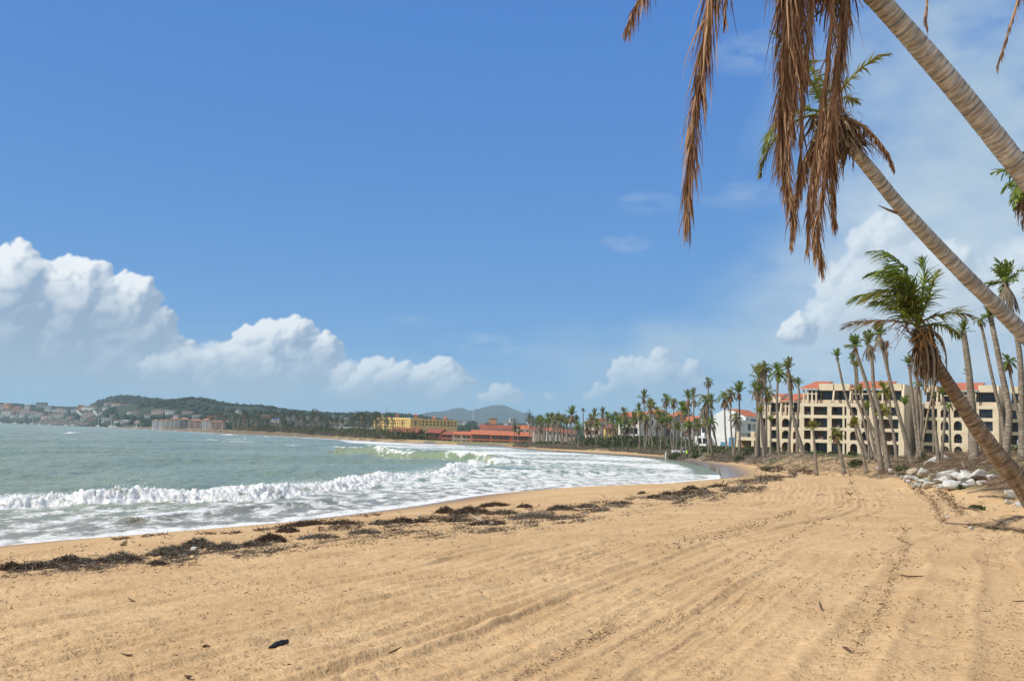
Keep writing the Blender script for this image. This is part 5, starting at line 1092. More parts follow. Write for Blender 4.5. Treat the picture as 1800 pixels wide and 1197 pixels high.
for k in range(9):                                        # green crown above the picture
    an = k * .7 + .2; mb = MB(); frond(mb, top, (math.cos(an) * .8, math.sin(an) * .8, .9), 3.2, q, 46, .7, .035, .35, WIND, .3, 3); mb.build('frond', M['green'], t, b)
# A2: a fourth palm further right whose dead tips enter the frame at the top
t2 = thing('palm_tree', (7.6, 10.5, 1.9), 'palm out of frame at the top right, only dead brown frond tips hang into view', 'palm tree')
b2 = np.array([7.6, 10.5, 1.9]); pt = [b2, b2 + np.array([-.2, .3, 4]), at_d(1905, -190, 11.2)]
trunk(pt, .22, .14, 'trunk', M['trunkA'], t2, b2, 14, 10, 1.4, .03, 5, .1); top = pt[-1]
for L in ([(1780, -170, 11), (1690, -110, 11), (1640, -60, 11), (1628, 20, 11), (1630, 50, 11)], [(1850, -150, 11), (1810, -90, 11), (1792, -10, 11), (1768, 70, 11), (1752, 118, 11)], [(1860, -140, 11.4), (1816, -60, 11.4), (1800, 0, 11.4)]):
    mb = MB(); hang_path(mb, line(L), q, 60, .34, .02, .3); mb.build('dead_frond', M['deadl'], t2, b2)
for k in range(7):
    an = k * .9; mb = MB(); frond(mb, top, (math.cos(an) * .8, math.sin(an) * .8, 1.0), 3.0, q, 36, .6, .035, .3, WIND, .3, 3); mb.build('frond', M['green'], t2, b2)
# B: middle trunk, ragged crown behind the hanging fronds
DB = 13.0
t, b, pts = hero('leaning_palm', [(2160, 985, 15.6), (2010, 815, 15.0), (1800, 588, 14.3), (1690, 478, 13.9), (1590, 372, 13.5), (1535, 305, 13.3), (1490, 250, 13.1), (1452, 200, 13.0)], .170, .078, 'leaning palm with ragged green and brown crown behind the hanging dead fronds', M['trunkA'], .11, None)
top = pts[-1]; ax = norm(pts[-1] - pts[-2])
mb = MB(); boots(mb, top + ax * .1, ax, .22, .7, q, 420, .6, .36, .026); mb.build('leaf_sheath', M['fibre'], t, b)
for (x, y, d), L, nn, lf, dr, mm in (((-.55, -.3, 1.0), 1.35, 34, .30, .5, 'green'), ((-.2, .3, 1.2), 1.3, 30, .3, .35, 'olive'), ((.45, -.2, .9), 1.1, 34, .30, .75, 'olive'), ((-.95, -.3, .25), 1.25, 50, .40, 1.5, 'green'), ((-.85, .2, .05), 1.3, 50, .38, 1.7, 'olive'), ((.1, .4, 1.0), .8, 30, .3, .7, 'olive'), ((.45, .3, .7), .8, 30, .28, .9, 'olive')):
    mb = MB(); frond(mb, top, (x, y, d), L, q, nn, lf, .03, dr, (-.15, 0, 0), .35, 3, tone=(.1, .9), curl=.15, ragged=.4); mb.build('frond', M[mm], t, b)
for L in ([(1425, 260, 12.9), (1400, 340, 12.8), (1392, 430, 12.8)], [(1440, 260, 12.8), (1428, 350, 12.7), (1432, 450, 12.7)], [(1462, 250, 12.9), (1464, 330, 12.9), (1466, 400, 12.9)], [(1470, 205, 12.9), (1515, 220, 12.9), (1555, 262, 12.9), (1572, 300, 12.9)]):
    mb = MB(); hang_path(mb, [top] + [at_d(*c) for c in L], q, 150, .55 if L[-1][0] < 1500 else .34, .022, .5 if L[-1][0] < 1500 else .55, hang=.45); mb.build('dead_frond', M['deadl'], t, b)
mb = MB(); a0 = at_d(1578, 375, 13.35); tube(mb, [a0, a0 + np.array([-.12, 0, .04]), a0 + np.array([-.26, 0, .10])], [.022, .016, .004], 5, tint=.5); mb.build('broken_stalk', M['fibre'], t, b)
# C: the short palm blown to the left
DC = 17.0
t, b, pts = hero('leaning_palm', [(1880, 965, 17.6), (1815, 880, 17.5), (1745, 790, 17.4), (1690, 710, 17.3), (1655, 655, 17.2), (1632, 612, 17.1), (1618, 575, 17.0)], .25, .078, 'short strongly leaning palm with wind blown green crown and shaggy brown skirt', M['trunkC'], .085, None)
top = pts[-1]; ax = norm(pts[-1] - pts[-2]); sc = DC / 1800
mb = MB(); boots(mb, top + ax * .0, ax, .17, .60, q, 460, .75, .22, .022)
boots(mb, top - ax * .32 + np.array([-.10, 0, 0]), ax, .15, .45, q, 420, 1.4, .40, .022); mb.build('leaf_sheath', M['fibre'], t, b)
mb = MB()
for k in range(9):
    c = top + np.array([q.uniform(-.22, .05), -.2 + q.uniform(-.1, .1), q.uniform(-.30, .02)]); tube(mb, [c, c + np.array([q.uniform(-.1, .1), -.05, -.12]), c + np.array([q.uniform(-.15, .15), -.08, -.28])], [.006, .009, .012], 5, tint=float(q.random()))
mb.build('fruit_stalk', M['fruit'], t, b)
for dv, L, nn, lf, dr, wn, mm, cu in (((-.35, -.2, 1.0), 1.6, 64, .50, .95, (-1.9, 0, -.9), 'green', .1), ((-.2, -.1, 1.2), 1.75, 64, .50, .35, (-2.2, 0, -1.6), 'green', .1), ((-.6, -.3, .8), 1.6, 64, .50, .9, (-1.4, 0, -.8), 'olive', .1), ((.0, .2, 1.2), 1.35, 56, .50, .3, (-1.8, 0, -.8), 'green', .1), ((.12, -.2, 1.1), 1.1, 48, .46, .1, (-.8, 0, 0), 'green', .15),
                           ((-.3, -.5, .95), 1.3, 54, .50, .3, (-1.5, 0, -.1), 'green', .1), ((.35, .1, 1.0), 1.05, 44, .34, .3, (-.2, 0, 0), 'olive', .3), ((.7, -.2, .45), .95, 42, .36, .6, (.1, 0, 0), 'olive', .2), ((.6, .2, .2), .85, 38, .34, .7, (.1, 0, 0), 'green', .2), ((-.8, .3, .25), 1.3, 50, .46, .45, (-.3, 0, 0), 'deadg', .15), ((-.5, .1, .8), 1.4, 56, .50, .9, (-1.2, 0, -.9), 'green', .1), ((-.25, .4, 1.0), 1.3, 50, .48, .2, (-1.7, 0, -.2), 'green', .1), ((-.6, -.4, .5), 1.2, 50, .46, .45, (-.8, 0, 0), 'green', .1)):
    mb = MB(); frond(mb, top + q.normal(0, .04, 3), dv, L, q, nn, lf, .030, dr, wn, .34, 4, tone=(.05, 1), curl=cu, rr=.02); mb.build('frond', M[mm], t, b)
for L, nn, lf in (([(1640, 600, 17), (1650, 640, 16.9), (1640, 690, 16.9)], 60, .30), ([(1628, 610, 16.9), (1632, 650, 16.8), (1626, 690, 16.8)], 60, .30), ([(1650, 590, 17.1), (1662, 620, 17.1), (1664, 650, 17.1)], 30, .2), ([(1640, 620, 16.9), (1640, 680, 16.8), (1628, 740, 16.8), (1620, 790, 16.8)], 70, .24)):
    mb = MB(); hang_path(mb, [top] + [at_d(*c) for c in L], q, nn, lf, .024, .4, tone=(0, .7)); mb.build('dead_frond', M['deadg'] if lf < .25 else M['fibre'], t, b)
mb = MB(); a0 = at_d(1600, 575, 17)
for k in range(14): tube(mb, [top + q.normal(0, .08, 3) - np.array([.1, 0, .15]), a0 + q.normal(0, .10, 3) + np.array([-.05, 0, 0]), a0 + q.normal(0, .18, 3) + np.array([-.2, 0, -.15])], [.009, .006, .003], 4, tint=float(q.random()))
mb.build('flower_stalk', M['fibre'], t, b)

# --- crowns for the palms further off (unit size: about 1 m of frond), shared by copies
def crown_proto(seed, n, el, droop, wind, leaf, nl, segs=2, width=.085, ln=(.8, 1.1), tone=(0, 1)):
    q = np.random.default_rng(seed); mb = MB()
    for k in range(n):
        an = 2 * math.pi * (k + q.random() * .7) / n; e = R(q.uniform(*el)); L = q.uniform(*ln)
        frond(mb, (0, 0, 0), (math.cos(an) * math.cos(e), math.sin(an) * math.cos(e), math.sin(e)), L, q, nl, leaf, width, droop * q.uniform(.6, 1.4), wind, .30, segs, steps=7, tone=tone, curl=.12, bare=.12, rr=.018)
    return mb
def skirt_proto(seed, n, h, r):
    q = np.random.default_rng(seed); mb = MB()
    for k in range(n):
        an = q.random() * 6.28; d = np.array([math.cos(an) * .5, math.sin(an) * .5, -.5]); frond(mb, (0, 0, -.02), d, h * q.uniform(.6, 1.1), q, 16, .26, .04, 1.6, (-.06, 0, 0), .6, 2, steps=6, tone=(0, 1), ragged=.4)
    boots(mb, np.array([0, 0, .05]), (0, 0, 1), r, h * .45, q, 70, .3, .28, .04); return mb
PROTO = {}
def mesh_of(mb, name, m):
    o = mb.build(name, m); me = o.data; bpy.data.objects.remove(o); return me
for key, args in dict(tuft=(501, 14, (35, 88), .35, (-.12, 0, 0), .34, 15), wind=(502, 19, (5, 85), .30, (-.75, 0, .05), .38, 16), full=(503, 16, (-25, 85), .75, (-.15, 0, 0), .36, 16), flop=(504, 13, (-10, 70), 1.0, (-.2, 0, 0), .34, 16), ragged=(505, 12, (10, 80), .5, (-.2, 0, 0), .32, 15), spiky=(506, 14, (-10, 85), .2, (-.06, 0, 0), .30, 15), far1=(507, 12, (-10, 85), .55, (-.2, 0, 0), .36, 8, 1, .10), far2=(508, 9, (10, 88), .45, (-.35, 0, 0), .36, 8, 1, .10), far3=(509, 13, (-35, 75), .9, (-.1, 0, 0), .38, 8, 1, .10)).items():
    PROTO[key] = {c: mesh_of(crown_proto(*args), 'crown', M['farleaf' if key.startswith('far') else c]) for c in ('green', 'olive', 'lime', 'deadl')[:3 if key.startswith('far') or key in ('full', 'spiky', 'wind') else 4]}
for k, a in (('short', (521, 14, .6, .12)), ('long', (522, 22, 1.05, .12)), ('beard', (523, 26, 1.5, .10)), ('sleeve', (524, 6, .4, .15))): PROTO['s_f' + k] = mesh_of(skirt_proto(a[0], 8, a[2] * .8, a[3]), 'dead_fronds', M['deadg']) if k != 'beard' else None; PROTO['s_' + k] = mesh_of(skirt_proto(*a), 'dead_fronds', M['deadl'] if k in ('short', 'long') else M['deadg'])
def palm(crown, trunkpts, D, radpx, kind, col, skirt, wpx, label, group=None, base=None, name='coconut_palm', rot=None, r0min=.09):
    """crown and trunk columns/rows at depth D; the foot is dropped onto the ground there"""
    pts = [at_d(x, y, D) for x, y in trunkpts]; b = pts[-1].copy(); b[2] = zt(b[0], b[1]) - .12
    top = at_d(crown[0], crown[1], D); k = D / 1800; r0 = max(wpx * k / 2, r0min)
    P = [b] + [p for p in pts[:-1]][::-1] + [top]
    if len(P) < 3: P = [b, (b + top) / 2 + np.array([.15 * (b[0] - top[0]), 0, 0]), top]
    t = thing(name, b, label, 'palm tree', group)
    trunk(P, r0, r0 * .62, 'trunk', M['trunkF'], t, b, 7, 6, 1.45, .06, int(crown[0]))
    c = bpy.data.objects.new('crown', PROTO[kind][col]); COL.objects.link(c); c.parent = t; c.location = top - b; s = radpx * (1.28 if D < 90 else 1.12) * k
    c.scale = (s * .88, s * .88, s * rnd.uniform(1.0, 1.3)); ax = norm(P[-1] - P[-2]); c.rotation_euler = (rnd.uniform(-.12, .12), ax[0] * .4, rnd.uniform(-.5, .5) if rot is None else rot)
    if skirt:
        d = bpy.data.objects.new('dead_fronds', PROTO['s_' + skirt]); COL.objects.link(d); d.parent = t; d.location = top - b - ax * .08 * s; d.scale = (s * .95,) * 3; d.rotation_euler = (0, 0, rnd.uniform(0, 6.28))
    return t
def G4(*p): return [(1200 + x / 3.99, 560 + y / 3.99) for x, y in p]
NEARP = [  # crown, trunk (down to the foot), depth, crown radius px, kind, colour, skirt, trunk px, label
 ((1343, 648), [(1339, 700), (1332, 750), (1330, 799)], 165, 22, 'flop', 'olive', 'beard', 7, 'palm with a drooping yellowish crown at the left corner of the beige condos'),
 ((1335, 668), [(1337, 720), (1343, 760), (1344, 799)], 168, 24, 'ragged', 'lime', 'beard', 6, 'palm with a long hanging yellow dead skirt at the condo left corner'),
 ((1368, 655), [(1366, 700), (1367, 750), (1369, 800)], 158, 22, 'full', 'green', 'short', 6, 'straight palm with a dense round dark green crown before the low condo end'),
 ((1385.5, 649), [(1388, 690), (1394, 730), (1403, 765), (1414, 807)], 136, 18, 'tuft', 'olive', 'short', 7.5, 'palm whose trunk slants down to the right across the arches'),
 ((1390, 668), [(1392, 710), (1388, 760), (1387, 797)], 168, 16, 'flop', 'olive', 'long', 5.5, 'palm with a drooping brown skirt just behind the slanting trunk'),
 ((1348, 691), [(1347, 740), (1347, 796)], 172, 20, 'full', 'olive', 'short', 5, 'palm with a brownish round crown between the yellow skirt and round crown palms'),
 ((1330, 691), [(1331, 740), (1333, 796)], 176, 18, 'spiky', 'olive', None, 4.5, 'fan shaped crown sticking out left of the beige condo corner'),
 ((1403, 676), [(1405, 700), (1401, 750), (1402, 802)], 150, 13, 'ragged', 'green', None, 5.5, 'palm with a thin flat crown touching the first orange shed roof'),
 ((1337, 726), [(1339, 760), (1344, 800)], 158, 14, 'tuft', 'lime', 'sleeve', 6, 'low yellow green palm before the condo left end'),
 ((1355, 741), [(1355, 770), (1354.6, 802)], 152, 11, 'tuft', 'green', None, 4.5, 'small thin palm with an upright tuft between two condo windows'),
 ((1429, 752), [(1432, 785), (1436, 817)], 92, 14, 'wind', 'lime', None, 6, 'short palm with a yellow crown blown left standing on the sand'),
 ((1470, 763), [(1475, 785), (1484.5, 820)], 90, 17, 'full', 'olive', 'long', 8, 'short palm with a bushy round crown leaning left on the sand'),
 ((1472, 628), [(1475, 645), (1488, 700), (1508, 750), (1526, 799)], 96, 13, 'tuft', 'green', 'sleeve', 6, 'slim palm curving from a small tuft right of the first shed roof'),
 ((1500, 634), [(1504, 660), (1505, 695), (1516, 730), (1535, 800)], 92, 13, 'ragged', 'green', 'sleeve', 6, 'slim bent palm with a small crown, left of the crossing trunks'),
 ((1503, 608), [(1508, 628), (1523, 673), (1536, 723), (1551, 806)], 80, 17, 'wind', 'green', 'short', 9, 'thick palm sweeping down right, left one of the two crossing bases'),
 ((1506, 646), [(1509, 680), (1520, 720), (1531, 760), (1542, 804)], 88, 12, 'tuft', 'olive', None, 6, 'lesser palm tucked beside the thick sweeping trunk'),
 ((1527, 604), [(1533, 640), (1536, 680), (1549, 740), (1563, 806)], 78, 18, 'ragged', 'olive', 'beard', 9, 'palm with grey hanging fronds, right one of the two crossing bases'),
 ((1533, 620), [(1536, 660), (1538, 720), (1558, 800)], 90, 11, 'ragged', 'deadl', 'long', 5, 'palm topped by a dead brown crown behind the grey hanging fronds'),
 ((1546, 588), [(1553, 618), (1565, 670), (1582, 735), (1606, 802)], 74, 18, 'wind', 'green', 'beard', 8.5, 'tall palm with a crown blown left and a brown beard, right of the pair'),
 ((1558, 614), [(1562, 660), (1566, 730), (1577, 802)], 84, 11, 'ragged', 'deadl', 'long', 5, 'palm with a withered brown head beside the tall bearded palm'),
 ((1503, 746), [(1506, 765), (1515, 790), (1524, 811)], 84, 12, 'wind', 'lime', None, 6.5, 'little palm with a yellow green crown leaning left over the debris'),
 ((1512, 688), [(1520, 720), (1538, 765), (1546, 803)], 86, 11, 'tuft', 'lime', 'sleeve', 5, 'yellow tuft palm in front of the second shed roof'),
 ((1524, 720), [(1526, 760), (1528, 800)], 90, 13, 'tuft', 'green', None, 4, 'bright green low tuft in the middle of the trunk cluster, left'),
 ((1555, 686), [(1560, 725), (1572, 765), (1577, 803)], 82, 17, 'full', 'lime', None, 5, 'bushy light green palm before the second shed roof'),
 ((1551, 720), [(1553, 750), (1562, 803)], 80, 17, 'full', 'lime', None, 5, 'bushy light green palm below the other bushy one'),
 ((1591, 712), [(1592, 750), (1594, 803)], 92, 15, 'tuft', 'green', None, 4, 'young palm tuft against the shaded end wall of the block'),
 ((1598, 640), [(1602, 680), (1607, 730), (1612, 770), (1617, 803)], 72, 14, 'tuft', 'green', 'sleeve', 7, 'palm with a neat green tuft left of the short leaning palm'),
 ((1611, 604), [(1612, 660), (1612, 720), (1620, 803)], 70, 12, 'ragged', 'olive', None, 5.5, 'palm hidden behind the wind blown crown, its thin trunk showing'),
 ((1615, 677), [(1618, 710), (1620, 750), (1610, 803)], 76, 13, 'flop', 'green', None, 6, 'low palm with a bent green crown behind the forked trunks'),
 ((1657, 694), [(1661, 720), (1659, 760), (1653, 803)], 60, 11, 'tuft', 'green', None, 6.5, 'palm with a small crown just right of the brown skirt'),
 ((1640, 700), [(1641, 730), (1646, 770), (1651, 803)], 60, 11, 'ragged', 'olive', 'long', 8, 'thick palm trunk rising behind the shaggy skirt'),
 ((1668, 714), [(1669.5, 745), (1671, 800)], 70, 11, 'flop', 'green', None, 2.6, 'very thin young palm before the arches of the second tall block'),
 ((1693, 582), [(1699, 620), (1706, 680), (1711, 740), (1713, 801)], 52, 17, 'spiky', 'green', 'sleeve', 16, 'stout palm with narrow green crown and ringed brown neck, right of the leaning palm'),
 ((1701, 660), [(1702, 690), (1705, 740), (1706, 800)], 66, 10, 'ragged', 'olive', None, 8, 'palm trunk standing close behind the stout one'),
 ((1723, 564), [(1729, 590), (1736, 625), (1748, 680), (1762, 740), (1768, 795)], 56, 13, 'flop', 'olive', 'short', 8, 'slim curved palm just left of the big bent trunk'),
 ((1741, 556), [(1748, 590), (1760, 650), (1773, 715), (1773, 750), (1763, 790)], 46, 17, 'wind', 'green', 'sleeve', 14, 'thick palm bending like a bow near the right edge'),
 ((1768, 497), [(1781, 560), (1792, 620), (1796, 700), (1797, 800)], 48, 32, 'wind', 'green', 'beard', 13, 'tall palm with a big wind combed crown and brown beard at the right edge'),
 ((1772, 635), [(1777, 665), (1784, 700), (1796, 760), (1806, 800)], 64, 17, 'full', 'green', 'long', 6.5, 'palm with a small round crown between two trunks at the right edge'),
 ((1808, 520), [(1812, 620), (1815, 790)], 60, 14, 'full', 'olive', None, 8, 'palm cut off by the right edge, leaf tips only'),
 ((1806, 318), [(1822, 450), (1845, 640), (1862, 800)], 30, 62, 'full', 'green', 'long', 14, 'palm at the right edge, crown partly behind the upper leaning trunk')]
for a in NEARP: palm(*a[:9])
mb_ = None
# --- the crowded row along the curve of the bay
q = np.random.default_rng(601)
MID = [(1333, 690, 128), (1299, 691, 150), (1284, 692, 158), (1274, 699, 152), (1294, 734, 140), (1245, 671, 190), (1241, 704, 185), (1250, 707, 186), (1239, 734, 190), (1248, 742, 182), (1219, 698, 205), (1209.5, 700, 210), (1202, 718, 220), (1201, 722, 232), (1191, 756, 215), (1184, 706, 235), (1171, 700, 240), (1170, 735, 246), (1156, 723, 255), (1144, 708, 262), (1156, 740, 268), (1132, 699, 262), (1143, 713, 275), (1123, 721, 280), (1127, 730, 292), (1115, 740, 285), (1097, 726, 295), (1084, 734, 305), (1068, 731, 305), (1059, 729, 310), (1077, 745, 318), (1045, 732, 325), (1039, 734, 322), (1025, 724, 330), (1016, 748, 330), (1013, 734, 345), (1005, 730, 345), (996, 748, 352), (991, 733, 355), (983, 735, 360), (976, 736, 365), (971, 738, 372), (964, 736, 378), (955, 738, 388), (948, 744, 395), (1032, 748, 340), (1050, 744, 330), (1090, 744, 312), (1105, 745, 300), (1137, 738, 280), (1163, 745, 262), (1178, 742, 255), (1226, 745, 215), (1211, 748, 225)]
MLAB = {1333: 'thin palm standing right at the left corner of the condo row', 1299: 'palm with a drooping crown before the white house orange roof', 1284: 'slim palm with a small crown above the white house', 1274: 'palm with a brown neck crossing the white gable wall', 1294: 'low palm in front of the white house balconies', 1245: 'tallest palm, its small crown alone in the sky above the white house', 1241: 'wide crowned palm with outstretched brown arms left of the white house', 1250: 'palm fanning from the white wall foot, right of the wide crowned one', 1219: 'palm with a brown necked crown over the grey villa', 1156: 'palm with a bright yellow crown in the row', 1025: 'headless broken palm snag above the row', 1170: 'palm with a hanging rust brown skirt before the grey gable'}
for i, (x, y, D) in enumerate(MID):
    D = max(D, np.interp(x, [955, 980, 1040, 1100, 1160, 1200, 1250, 1300, 1350], [368, 348, 322, 306, 274, 231, 203, 175, 142]) + rnd.uniform(0, 24)); hb = zt(*ground(x, D, 2.2)[:2]); yb = 741 + .03 * x + (EYE - hb) * 1800 / D; lean = rnd.uniform(-6, 9) * (190 / D)
    if x in (1250, 1241): lean = 12
    mid = (x + lean * .25 + rnd.uniform(-1.5, 1.5), y + (yb - y) * .5); kind = rnd.choice(['tuft', 'full', 'ragged', 'flop', 'flop', 'spiky', 'full']); col = rnd.choice(['green', 'olive', 'olive', 'green'])
    sk = rnd.choice(['long', 'long', 'short', 'beard', None]); rad = rnd.uniform(13.5, 19) * (200 / D) ** .55
    if (x, y) == (1156, 723): col = 'lime'; kind = 'full'
    if (x, y) == (1170, 735): sk = 'long'; rad *= 1.2
    if x == 1245: rad = 11
    if x == 1241: rad = 22; kind = 'flop'; sk = 'beard'
    if x == 1025: rad = 6; kind = 'ragged'; sk = None
    lab = MLAB.get(x) if not (x == 1156 and y == 740) else None
    palm((x, y), [mid, (x + lean, yb + 1)], D, rad, kind, col, sk, max(4.6 * (150 / D) ** .6, 2.5), lab or 'storm battered coconut palm in the crowded row along the curved beach', 'palms crowding the curve of the bay')
FG = 'palms in the grove on the far shore'
for i in range(150):                                       # the grove on the far shore, bare trunks in ranks
    px = q.uniform(372, 690) if i < 128 else q.uniform(930, 1010); D = np.interp(px, [372, 480, 544, 660, 1010], [845, 760, 690, 540, 420]) + q.uniform(0, 60)
    if 640 < px < 690: D += 25
    hb = 2.7; yb = 741 + .03 * px + (EYE - hb) * 1800 / D; h = q.uniform(9, 15) * 1800 / D; l_ = q.uniform(-3, 3)
    if px > 560: h *= .8
    palm((px + l_, yb - h), [(px + l_ * .2, yb - h * .5), (px, yb)], D, q.uniform(5, 8.5) * 640 / D, rnd.choice(['far1', 'far2', 'far3']), rnd.choice(['green', 'olive', 'olive']), rnd.choice([None, 'fshort', 'flong']), 1.6, 'distant palm with a thin trunk in the dense grove on the far shore' if px < 700 else 'distant palm between the orange row houses and the crowded row', FG if px < 700 else 'distant palms at the start of the row', r0min=.2)
for px, y, D, rad, lab in ((905, 750, 452, 12, 'dark green palm standing before the orange roof, left of its pair'), (912, 756, 450, 11, 'dark green palm before the orange roof, right of its pair'), (937, 742, 440, 8, 'palm left of where the crowded row begins'), (692, 742, 620, 5, 'palm rising before the shaded hotel wing, left'), (730, 743, 620, 5, 'palm rising before the middle of the hotel'), (708, 743, 700, 5, 'dark palm crown against the lit hotel wing')):
    yb = 741 + .03 * px + (EYE - 2.3) * 1800 / D; palm((px, y), [(px - 1, (y + yb) / 2), (px - 2, yb)], D, rad, 'far1', 'green', 'short', 2, lab)
# ------------------------------------------------------------------ boulders
M['rock'] = mat('pale_limestone', (.58, .56, .51), .9, .2, (.36, .34, .29), 1.6, 7, .03, 9)
M['rockt'] = mat('tan_limestone', (.50, .42, .28), .9, .2, (.33, .27, .18), 1.8, 7, .03, 9)
M['rockg'] = mat('grey_stone', (.26, .255, .24), .9, .2, (.17, .165, .155), 1.8, 7, .03, 9)
def rock(px, py, w, label, m='rock', z=None, hk=.72, group='pale boulders spilled along the debris bank', D=None, name='boulder', seed=None):
    p = hit(px, py + w * .30) if D is None else at_d(px, py + w * .28, D); k = p[1] / 1800; s = w * 1.22 * k / 2; q = np.random.default_rng(int(px * 7 + py))
    zg = zt(p[0], p[1]); V = IV3 * 1.0
    for _ in range(15):                                   # split faces
        n = norm(q.normal(size=3)); c = q.uniform(.38, .74); d = V @ n; V = V - np.maximum(d - c, 0)[:, None] * n
    V = V * (1 + .06 * (vnoise(V[:, 0] * 3 + px, V[:, 1] * 3 + V[:, 2] * 5, 3) - .5)[:, None]); a = q.uniform(0, 3.1); ca, sa = math.cos(a), math.sin(a)
    V = V * np.array([1.12, .85, hk]) * s; V = np.stack([V[:, 0], V[:, 1], V[:, 2] + q.uniform(-.2, .2) * V[:, 0]], -1)
    c = np.array([p[0], p[1] + s * .3, zg + s * hk * .42]) if D is None else np.array([p[0], p[1], zg + s * hk * .5])
    mb = MB(); mb.add(V + c, IF3); o = mb.build(name, M[m], None, c); tag(o, label, 'rock', group)
for a in ((1545, 822, 11, 'small pale boulder at the far left end of the bank'), (1568, 826, 17, 'rounded pale boulder left of the green plant'), (1580, 833, 12, 'small pale rock below the green plant'), (1590, 829, 9, 'little rock under the green plant leaves'), (1600, 838, 23, 'large grey white boulder right of the green plant'), (1599, 846, 14, 'flat rock under the large grey white boulder'), (1609, 826, 24, 'tan slanting slab behind the large grey white boulder', 'rockt'), (1627, 827, 26, 'bright white boulder draped with a bleached frond'), (1621, 834, 17, 'tan rock below the draped boulder', 'rockt'), (1611, 850, 19, 'grey flat boulder at the sand, left front'), (1627, 844, 18, 'pale boulder in the middle of the front row'), (1636, 850, 26, 'long pale boulder on the sand beside the brown cube'), (1644, 836, 25, 'tan rounded boulder in the centre of the pile', 'rockt'), (1645, 852, 11, 'brown square rock in the front row', 'rockt'), (1667, 831, 30, 'wide pale slab at the top of the pile'), (1657, 853, 17, 'pale rock at the right end of the front row'), (1662, 842, 24, 'pale boulder under the wide slab'), (1675, 842, 13, 'dark grey rock wedged in the pile', 'rockg'), (1686, 835, 28, 'round white boulder beside the dark wedge'), (1678, 850, 32, 'long white slab sloping down right'), (1706, 838, 30, 'white boulder half under dry fronds'), (1729, 832, 34, 'brightest white boulder near the leaning trunk'), (1712, 846, 20, 'pale rock between white boulder and dry fronds'), (1782, 866, 30, 'pale boulder touching the leaning trunk'), (1776, 881, 18, 'small pale rock at the foot of the leaning trunk'), (1793, 884, 20, 'pale rock at the right edge below the trunk'),
          (1617, 843, 14, 'small white rock squeezed between the grey boulder and the middle row'), (1634, 842, 15, 'pale wedge of rock above the long pale boulder'), (1652, 845, 16, 'cream rock behind the brown square rock'), (1668, 848, 15, 'white rock tucked above the long sloping slab'), (1692, 845, 16, 'pale rock below the round white boulder'), (1698, 829, 18, 'white rock between the round boulder and the straw'), (1652, 829, 16, 'tan lump left of the wide pale slab', 'rockt'), (1717, 836, 18, 'white rock leaning on the brightest boulder'), (1745, 838, 18, 'pale rock right of the brightest boulder'), (1700, 852, 18, 'pale rock at the right end of the sloping slab'), (1726, 846, 16, 'cream rock half buried under rust brown frond'), (1588, 839, 12, 'small rock left of the large grey white boulder'), (1619, 854, 11, 'little pale rock on the sand before the front row')): rock(*a)
rock(1650, 797, 44, 'big boulder with a white top behind the palm trunks on the lawn', 'rock', D=64, group=None, hk=.62)
rock(216, 953, 16, 'single pale stone on the wet sand near the water', 'rockt', group=None, name='stone'); 
for a in ((1666, 908, 8, 'small white stone pair on the sand, upper'), (1708, 927, 9, 'white stone beside the fallen frond stalk'), (341, 963, 17, 'pale round stone caught in the seaweed'), (735, 905, 8, 'little white stone on the wet sand by the weed'), (436, 964, 8, 'pale pebble in front of the weed band'), (549, 939, 9, 'pale chunk lying in the weed band')): rock(a[0], a[1], a[2], a[3], 'rock', group=None, name='stone')
# ------------------------------------------------------------------ seaweed
M['weed'] = mat('seaweed_dark', (.030, .018, .011), .85, .15, (.18, .115, .07), tint='attr')
M['weedg'] = mat('seaweed_bleached', (.075, .06, .045), .9, .1, (.38, .33, .25), tint='attr')
def clump(px, py, w, h, label, grey=.4, D=None):
    q = np.random.default_rng(int(px * 3 + py)); p = hit(px, py + h * .3)
    k = p[1] / 1800; rx = w * 1.15 * k / 2; hz = h * k * .78; ry = min(rx * .8, .8); dv = np.array([.36, .93]); n = int(np.clip(w * h * 6.0, 500, 4200))
    t = q.random(n); a = q.random(n) * 6.283; r = np.sqrt(t); lump = .6 + .8 * vnoise(a * 1.2 + px, r * 3, 7)
    P = np.stack([p[0] + r * np.cos(a) * rx, p[1] + r * np.sin(a) * ry, np.zeros(n)], -1); z0 = terrain(P[:, 0], P[:, 1])[0]; P[:, 2] = z0 + hz * (1 - r ** 1.6) * lump * q.uniform(.3, 1.0, n)
    mb = MB(); D_ = q.normal(size=(n, 3)) * [1, 1, .55] + [0, 0, .25]
    g = q.random(n) < grey
    strands(mb, P[~g], D_[~g], rx * .16 * q.uniform(.5, 1.4, (~g).sum()) + .05, .014 + .012 * q.random((~g).sum()), q, 3, .25, (0, .8), 0, .35)
    if g.any(): strands(mb, P[g] + [0, 0, .01], D_[g], rx * .16 * q.uniform(.5, 1.3, g.sum()) + .05, .013, q, 3, .25, (.1, 1), 1, .3)
    m = IV2 * np.array([rx * .82, ry * .8, hz * .62]); m = m * (1 + .5 * (vnoise(m[:, 0] * 9 + px, m[:, 1] * 9, 4) - .5)[:, None]) + [p[0], p[1], zt(p[0], p[1]) + .0]; mb.add(m, IF2, 0, q.random(len(m)) * .3)
    o = mb.build('seaweed_clump', [M['weed'], M['weedg']], None, p); tag(o, label, 'seaweed', 'seaweed heaps along the wrack line')
